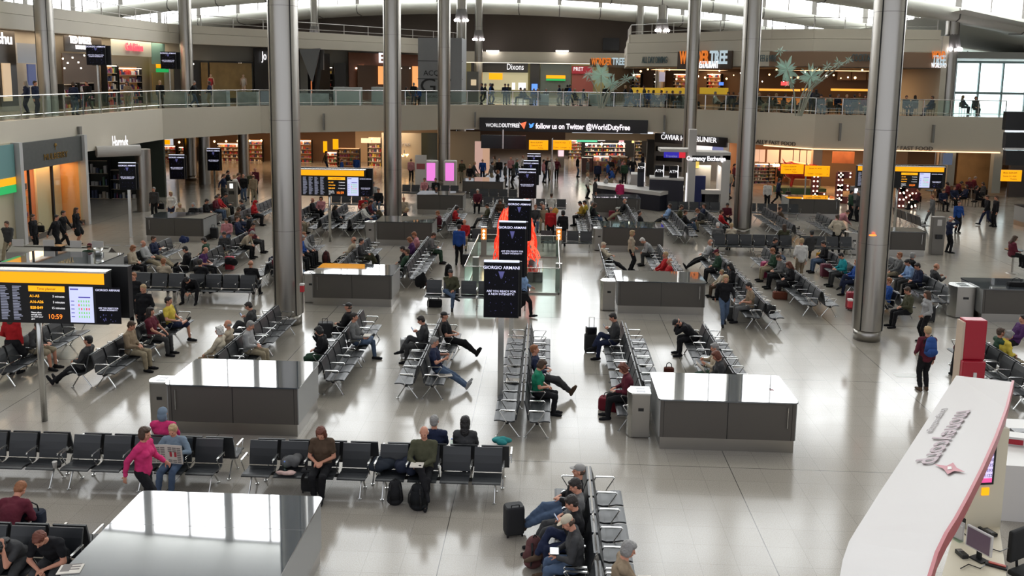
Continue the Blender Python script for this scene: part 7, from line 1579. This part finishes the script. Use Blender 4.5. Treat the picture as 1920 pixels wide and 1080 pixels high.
# luggage
case(963,1003,(.012,.012,.014),'black trolley case under the outstretched brown boots, bottom centre',.34,.24,.5,rz=.3)
case(611,650,(.01,.01,.012),'tall black suitcase with raised handle beside the reclining man in black',.42,.28,.68,.1,rz=.1)
case(764,671,(.42,.42,.42),'silver hard-shell case beside the man with the phone',.4,.25,.52,hard=True,rz=.2)
case(1107,661,(.012,.012,.014),'black trolley case with long raised handle and a bag strapped on top',.36,.24,.5,.48,top=True,rz=.1)
case(875,501,(.01,.01,.012),'black trolley case held by the man in the blue jacket',.36,.22,.5,.35)
case(431,507,(.33,.012,.03),'red trolley case with raised handle, left centre',.34,.22,.52,.42); case(22,490,(.01,.01,.012),'black cabin case wheeled by the man in pale trousers',.34,.2,.45,.3)
case(1436,522,(.33,.02,.09),'large magenta suitcase under a pair of bare feet',.42,.28,.62,rz=.2); case(1597,581,(.25,.012,.025),'upright raspberry suitcase beside the broad right column foot',.4,.26,.58,.1); case(1548,520,(.13,.02,.04),'dark red suitcase by the turquoise shirt man',.42,.28,.5)
case(1404,594,(.02,.02,.022),'dark trolley case beside the brown T-shirt man',.34,.24,.52,.05); case(1741,603,(.01,.01,.012),'black case beside the pale grey cardigan woman',.34,.24,.5)
case(637,427,(.01,.01,.012),'big black case at the end of the far row of four',.5,.3,.62); case(664,428,(.02,.02,.025),'dark case before the man in white, far row of four',.4,.26,.55); case(590,420,(.02,.02,.022),'dark case behind the broad left column',.5,.3,.5)
case(1147,412,(.2,.01,.03),'red case at the foot of the far grey bench',.34,.24,.45); case(1094,412,(.22,.015,.05),'crimson case beside the yellow jumper',.4,.26,.5); case(1858,417,(.05,.05,.055),'grey case pulled by the man in black at the right',.45,.28,.6,.3); case(1477,373,(.012,.012,.012),'black case trailing behind the walker by the red bull',.34,.24,.45,.35); case(420,368,(.01,.01,.01),'small black case of the far left walkers',.34,.22,.48,.1)
case(1371,600,(.03,.03,.028),'dark wheeled bag at the walking blonde woman',.34,.22,.40,.35); case(585,922,(.012,.012,.012),'black case under the legs of the auburn-haired woman',.38,.22,.42)
case(402,448,(.012,.012,.012),'black case on the floor left of the long dark bench',.36,.24,.5,.1); case(1572,432,(.2,.02,.03),'red case of the ponytail woman',.34,.22,.5,.3)
ruck(741,945,(.02,.02,.022),'black rucksack on the floor left of the olive jumper man',rz=.2); ruck(783,955,(.015,.016,.018),'black rucksack with reflective trim touching the olive jumper man\'s leg',rz=-.2,s=1.05)
ruck(841,520,(.01,.01,.011),'black rucksack standing by the laptop man, left centre',s=1.1); ruck(612,495,(.09,.03,.03),'maroon and black rucksack beside the blue jumper man',s=1.15)
ruck(1000,1062,(.12,.05,.05),'patterned brown rucksack at the feet of the pale cap man',s=1.1,rz=.5); ruck(1372,590,(.02,.02,.02),'black bag behind the walking blonde woman',s=.7)
ruck(1233,502,(.012,.012,.016),'black rucksack at the feet of the bent white-haired man'); ruck(538,505,(.012,.012,.014),'black rucksack in front of the blue jumper man',s=.9); ruck(706,495,(.01,.01,.011),'black rucksack by the dark-haired person in grey',s=.9)
for r_ in PEOPLE:
    if 'blue rucksack' in r_['label']: loc=on_person(r_,V(0,-.24,1.0)); ruck(0,0,(.03,.08,.26),'blue rucksack worn by the maroon jacket walker',loc=loc,rz=r_.rotation_euler.z+PI,s=1.05)
hbag(1142,768,(.15,.015,.025),'maroon holdall on the floor before the maroon jumper woman',w=.5,h=.30,d=.28,nm='holdall',rz=-.3); hbag(1325,690,(.012,.012,.014),'black handbag next to the beige shirt man',z=.0,w=.3,h=.42)
hbag(809,543,(.09,.035,.025),'brown leather handbag on the black bench by the olive jumper and jeans man',z=.44,w=.4,h=.26); hbag(815,575,(.012,.012,.012),'black bag under the bench by the olive jumper and jeans man',w=.5,h=.25,d=.25)
hbag(1462,560,(.16,.05,.03),'rust brown bag on the floor below the denim legs',w=.5,h=.26,d=.26); hbag(62,983,(.02,.025,.04),'navy bag on the bench beside the man in maroon',z=.46,w=.4,h=.24,d=.2); hbag(1905,536,(.01,.01,.011),'black bag lying on the right edge desk',z=1.12,w=.55,h=.14,d=.25); hbag(1539,488,(.55,.28,.03),'orange carrier bag standing under the dark grey sitter',w=.42,h=.34,nm='carrier_bag')
hbag(1254,697,(.10,.03,.02),'small brown shoulder bag on the floor left of the black handbag',w=.28,h=.12); hbag(302,392,(.012,.012,.012),'black bag held low by the grey-haired standing man',z=.5,w=.35,h=.3)
hbag(1021,545,(.012,.012,.012),'black shoulder bag carried by the blonde woman in pale blue',w=.3,h=.26).location=on_person(bw_,V(.28,.05,.62)); hbag(75,435,(.01,.01,.01),'black shoulder bag of the man by the amber windows',z=.85,w=.4,h=.28)
pile(712,882,(.02,.025,.035),'dark blue jacket heaped on the front bench seat',seed=2,s=(.3,.2,.13)); pile(762,884,(.018,.022,.04),'navy coat spilling off the front bench beside the olive jumper',seed=3,s=(.26,.24,.15)); pile(548,872,(.14,.14,.14),'grey bag heaped on the front bench beside the auburn-haired woman',seed=4,s=(.2,.16,.15),nm='bag',cat='bag')
pile(940,832,(.03,.22,.22),'turquoise and coral scarf heap on the back bench',seed=5,s=(.18,.12,.08),z=.78,nm='scarf',cat='scarf'); pile(1141,642,(.5,.5,.5),'white plastic bag on the seat by the phone reader',seed=6,s=(.2,.15,.12),nm='plastic_bag',cat='bag'); pile(790,538,(.01,.01,.011),'black coat draped at the end of the black bench',seed=7,s=(.24,.16,.32),z=.44); pile(433,497,(.012,.012,.012),'black coat beside the red trolley case',seed=8,s=(.25,.2,.2))
pile(1500,545,(.02,.02,.022),'black coat hanging beside the auburn-haired woman on the right',seed=9,s=(.22,.2,.2)); pile(1440,588,(.02,.02,.02),'dark coat hung over the bench end by the brown T-shirt man',seed=10,s=(.2,.2,.2),z=.5); pile(890,445,(.01,.01,.01),'black fur-trimmed coat on the bench right of the red shirt elder',seed=11,s=(.35,.2,.2)); pile(345,455,(.02,.03,.09),'dark blue bag on the seat beside the navy blazer',seed=12,s=(.22,.18,.2),z=.45)
pile(1160,395,(.4,.4,.38),'pale coat on the bag by the far grey bench',seed=13,s=(.2,.16,.12),z=.5); pile(1352,425,(.01,.01,.01),'black holdall on the floor before the ginger leaning person',seed=14,s=(.35,.3,.2),z=.0,nm='holdall',cat='bag'); pile(1040,404,(.75,.4,.1),'orange paper bag glowing between the red shirt and the black coat',seed=15,s=(.2,.1,.25),z=.5,nm='paper_bag',cat='bag')
# coat draped over a case, left of the red pylon
x_,y_=at(1800,705); cc_=empty('draped_coat',(x_,y_,0),.2,'long black coat draped over a tall case left of the red pylon','coat'); m=MB(); rcone(m,(0,0,.9),(0,0,.12),.17,.23,14,V(1,0,0),1.2); m.ball((0,0,.95),.16,12,8); o,_=voxel(m,'coat_cloth',.03,3); o.name='coat_cloth'; o.parent=cc_; o.data.materials.append(cloth((.01,.01,.012)))
newsp=[(962,714,'crumpled newspaper left on the empty centre bench',.44),(834,703,'folded newspaper on the seat below the man in jeans',.44),(1430,562,'white newspaper left at the end of the long right bench',.44),(1290,425,'paper left on the far bench',.44)]
for i,(px,py,l,z) in enumerate(newsp[:3]): flat_paper(px,py,z,l,.3*i,.34,.3)
flat_paper(132,1068,1.121,'white leaflet with green print on the corner of the nearest desk',.2,.3,.22,nm='leaflet'); flat_paper(1447,731,1.121,'small dark card lying on the right charging desk',.3,.09,.06,nm='card',c=mat('card_maroon',(.2,.05,.06),.4),t=.004)
flat_paper(1345,433,.46,'white sheet on the seats beyond the second right column',.1)
def bottle(px,py,z,label):
    r=empty('water_bottle',pl3(px,py,z),0,label,'bottle'); MB().lathe([(.03,0),(.032,.14),(.014,.19),(.014,.205)],14).build('bottle_body',M_glass,r,smooth=True); MB().lathe([(.015,.205),(.015,.222)],12).build('cap',mat('cap_blue',(.1,.2,.6),.4),r)
bottle(534,886,.445,'clear water bottle on the front bench left of the grey bag'); bottle(847,842,.44,'clear bottle standing on the back bench beside the olive jumper')
r=empty('paper_cup',pl3(103,877,.44),0,'white paper cup standing on the side of the left bench','cup'); MB().lathe([(.032,0),(.044,.11),(.046,.113)],16).build('cup_body',M_white,r,smooth=True); MB().lathe([(.047,.113),(.044,.122),(.03,.123)],16).build('lid',M_white,r)
pile(535,890,(.6,.42,.38),'pair of pale patterned shoes on the front bench by the bottle',seed=20,s=(.2,.07,.05),nm='shoes',cat='shoes')
bpy.context.view_layer.update(); dg=bpy.context.evaluated_depsgraph_get()
for o in [o for o in col.objects if o.type=='MESH' and any(m.name=='r' for m in o.modifiers)]:
    ms=list(o.data.materials); me=bpy.data.meshes.new_from_object(o.evaluated_get(dg)); o.modifiers.clear(); o.data=me
    me.materials.clear()
    for m_ in ms: me.materials.append(m_)
# high tables with stools (right edge) and mezzanine furniture
def hightable(x,y,z,label,h=1.0,r_=.35):
    t=empty('high_table',(x,y,z),0,label,'table'); MB().lathe([(r_,h-.03),(r_,h)],24).build('table_top',M_black,t); MB().lathe([(.035,.03),(.035,h-.03)],12).build('stem',M_kick,t); MB().lathe([(.24,0),(.22,.02),(.04,.03)],20).build('foot',M_kick,t)
    if label=='x': t['label']='small round bar table on the terrace in front of the right bar'; t['group']='bar tables of the right terrace'
x,y=at(1897,512); hightable(x,y,0,'round high table with steel stem at the right frame edge'); 
for k,(px,py) in enumerate(((1716,372),(1745,378),(1795,365),(1820,372))): x,y=at(px,py); hightable(x,y,0,['first','second','third','fourth'][k]+' small dining table of the restaurant from the left',.75,.4)
M_mz=mat('white_unit',srgb(185,190,190),.5)
for i,(x0,x1,y0,y1) in enumerate(((298,340,172,202),(372,420,168,202),(440,478,172,200),(560,612,175,200),(625,676,163,196),(697,722,163,196),(1012,1030,177,195),(1104,1150,176,194),(1268,1290,180,203))):
    ep=edge_pt((x0+x1)/2); Yd=max(edge_pt(x0)[1],edge_pt(x1)[1])+.9; X0=(x0-1033)/FL*Yd; X1=(x1-1033)/FL*Yd
    o=MB().box(X0,X1,Yd,Yd+.7,MZ,zat(X0,Yd,y0)).build('display_counter',mat('marble_unit',srgb(150,155,158),.25,noise=.55,nscale=1.6) if i<4 else M_mz,None); tag(o,['first','second','third','fourth','fifth','sixth','seventh','eighth','ninth'][i]+' pale counter from the left behind the mezzanine glass','counter')
rn=random.Random(31)
for i in range(10):
    px=1450+i*27; y=63.2+(i%3)*1.1; x=(px-1033)/FL*y
    t=hightable(x,y,MZ,'x',.9,.3)
# ------------------------------------------------------------------ lettering becomes plain mesh
bpy.context.view_layer.update(); dg=bpy.context.evaluated_depsgraph_get(); tcache={}
for o,nm,fit in TEXTS:
    cu=o.data; key=(cu.body,round(cu.size,4),cu.align_x,round(cu.extrude,4),round(cu.offset,4),cu.materials[0].name)
    if key not in tcache: tcache[key]=bpy.data.meshes.new_from_object(o.evaluated_get(dg))
    n=bpy.data.objects.new(nm,tcache[key]); col.objects.link(n); n.parent=o.parent; n.location=o.location; n.rotation_euler=o.rotation_euler; n.scale=o.scale
    if fit:
        xs=[v.co.x for v in tcache[key].vertices]; w_=max(xs)-min(xs); n.scale=(fit/w_,1,1)
    for k in ('label','category','group'):
        if k in o: n[k]=o[k]
for o,nm,fit in TEXTS: bpy.data.objects.remove(o)
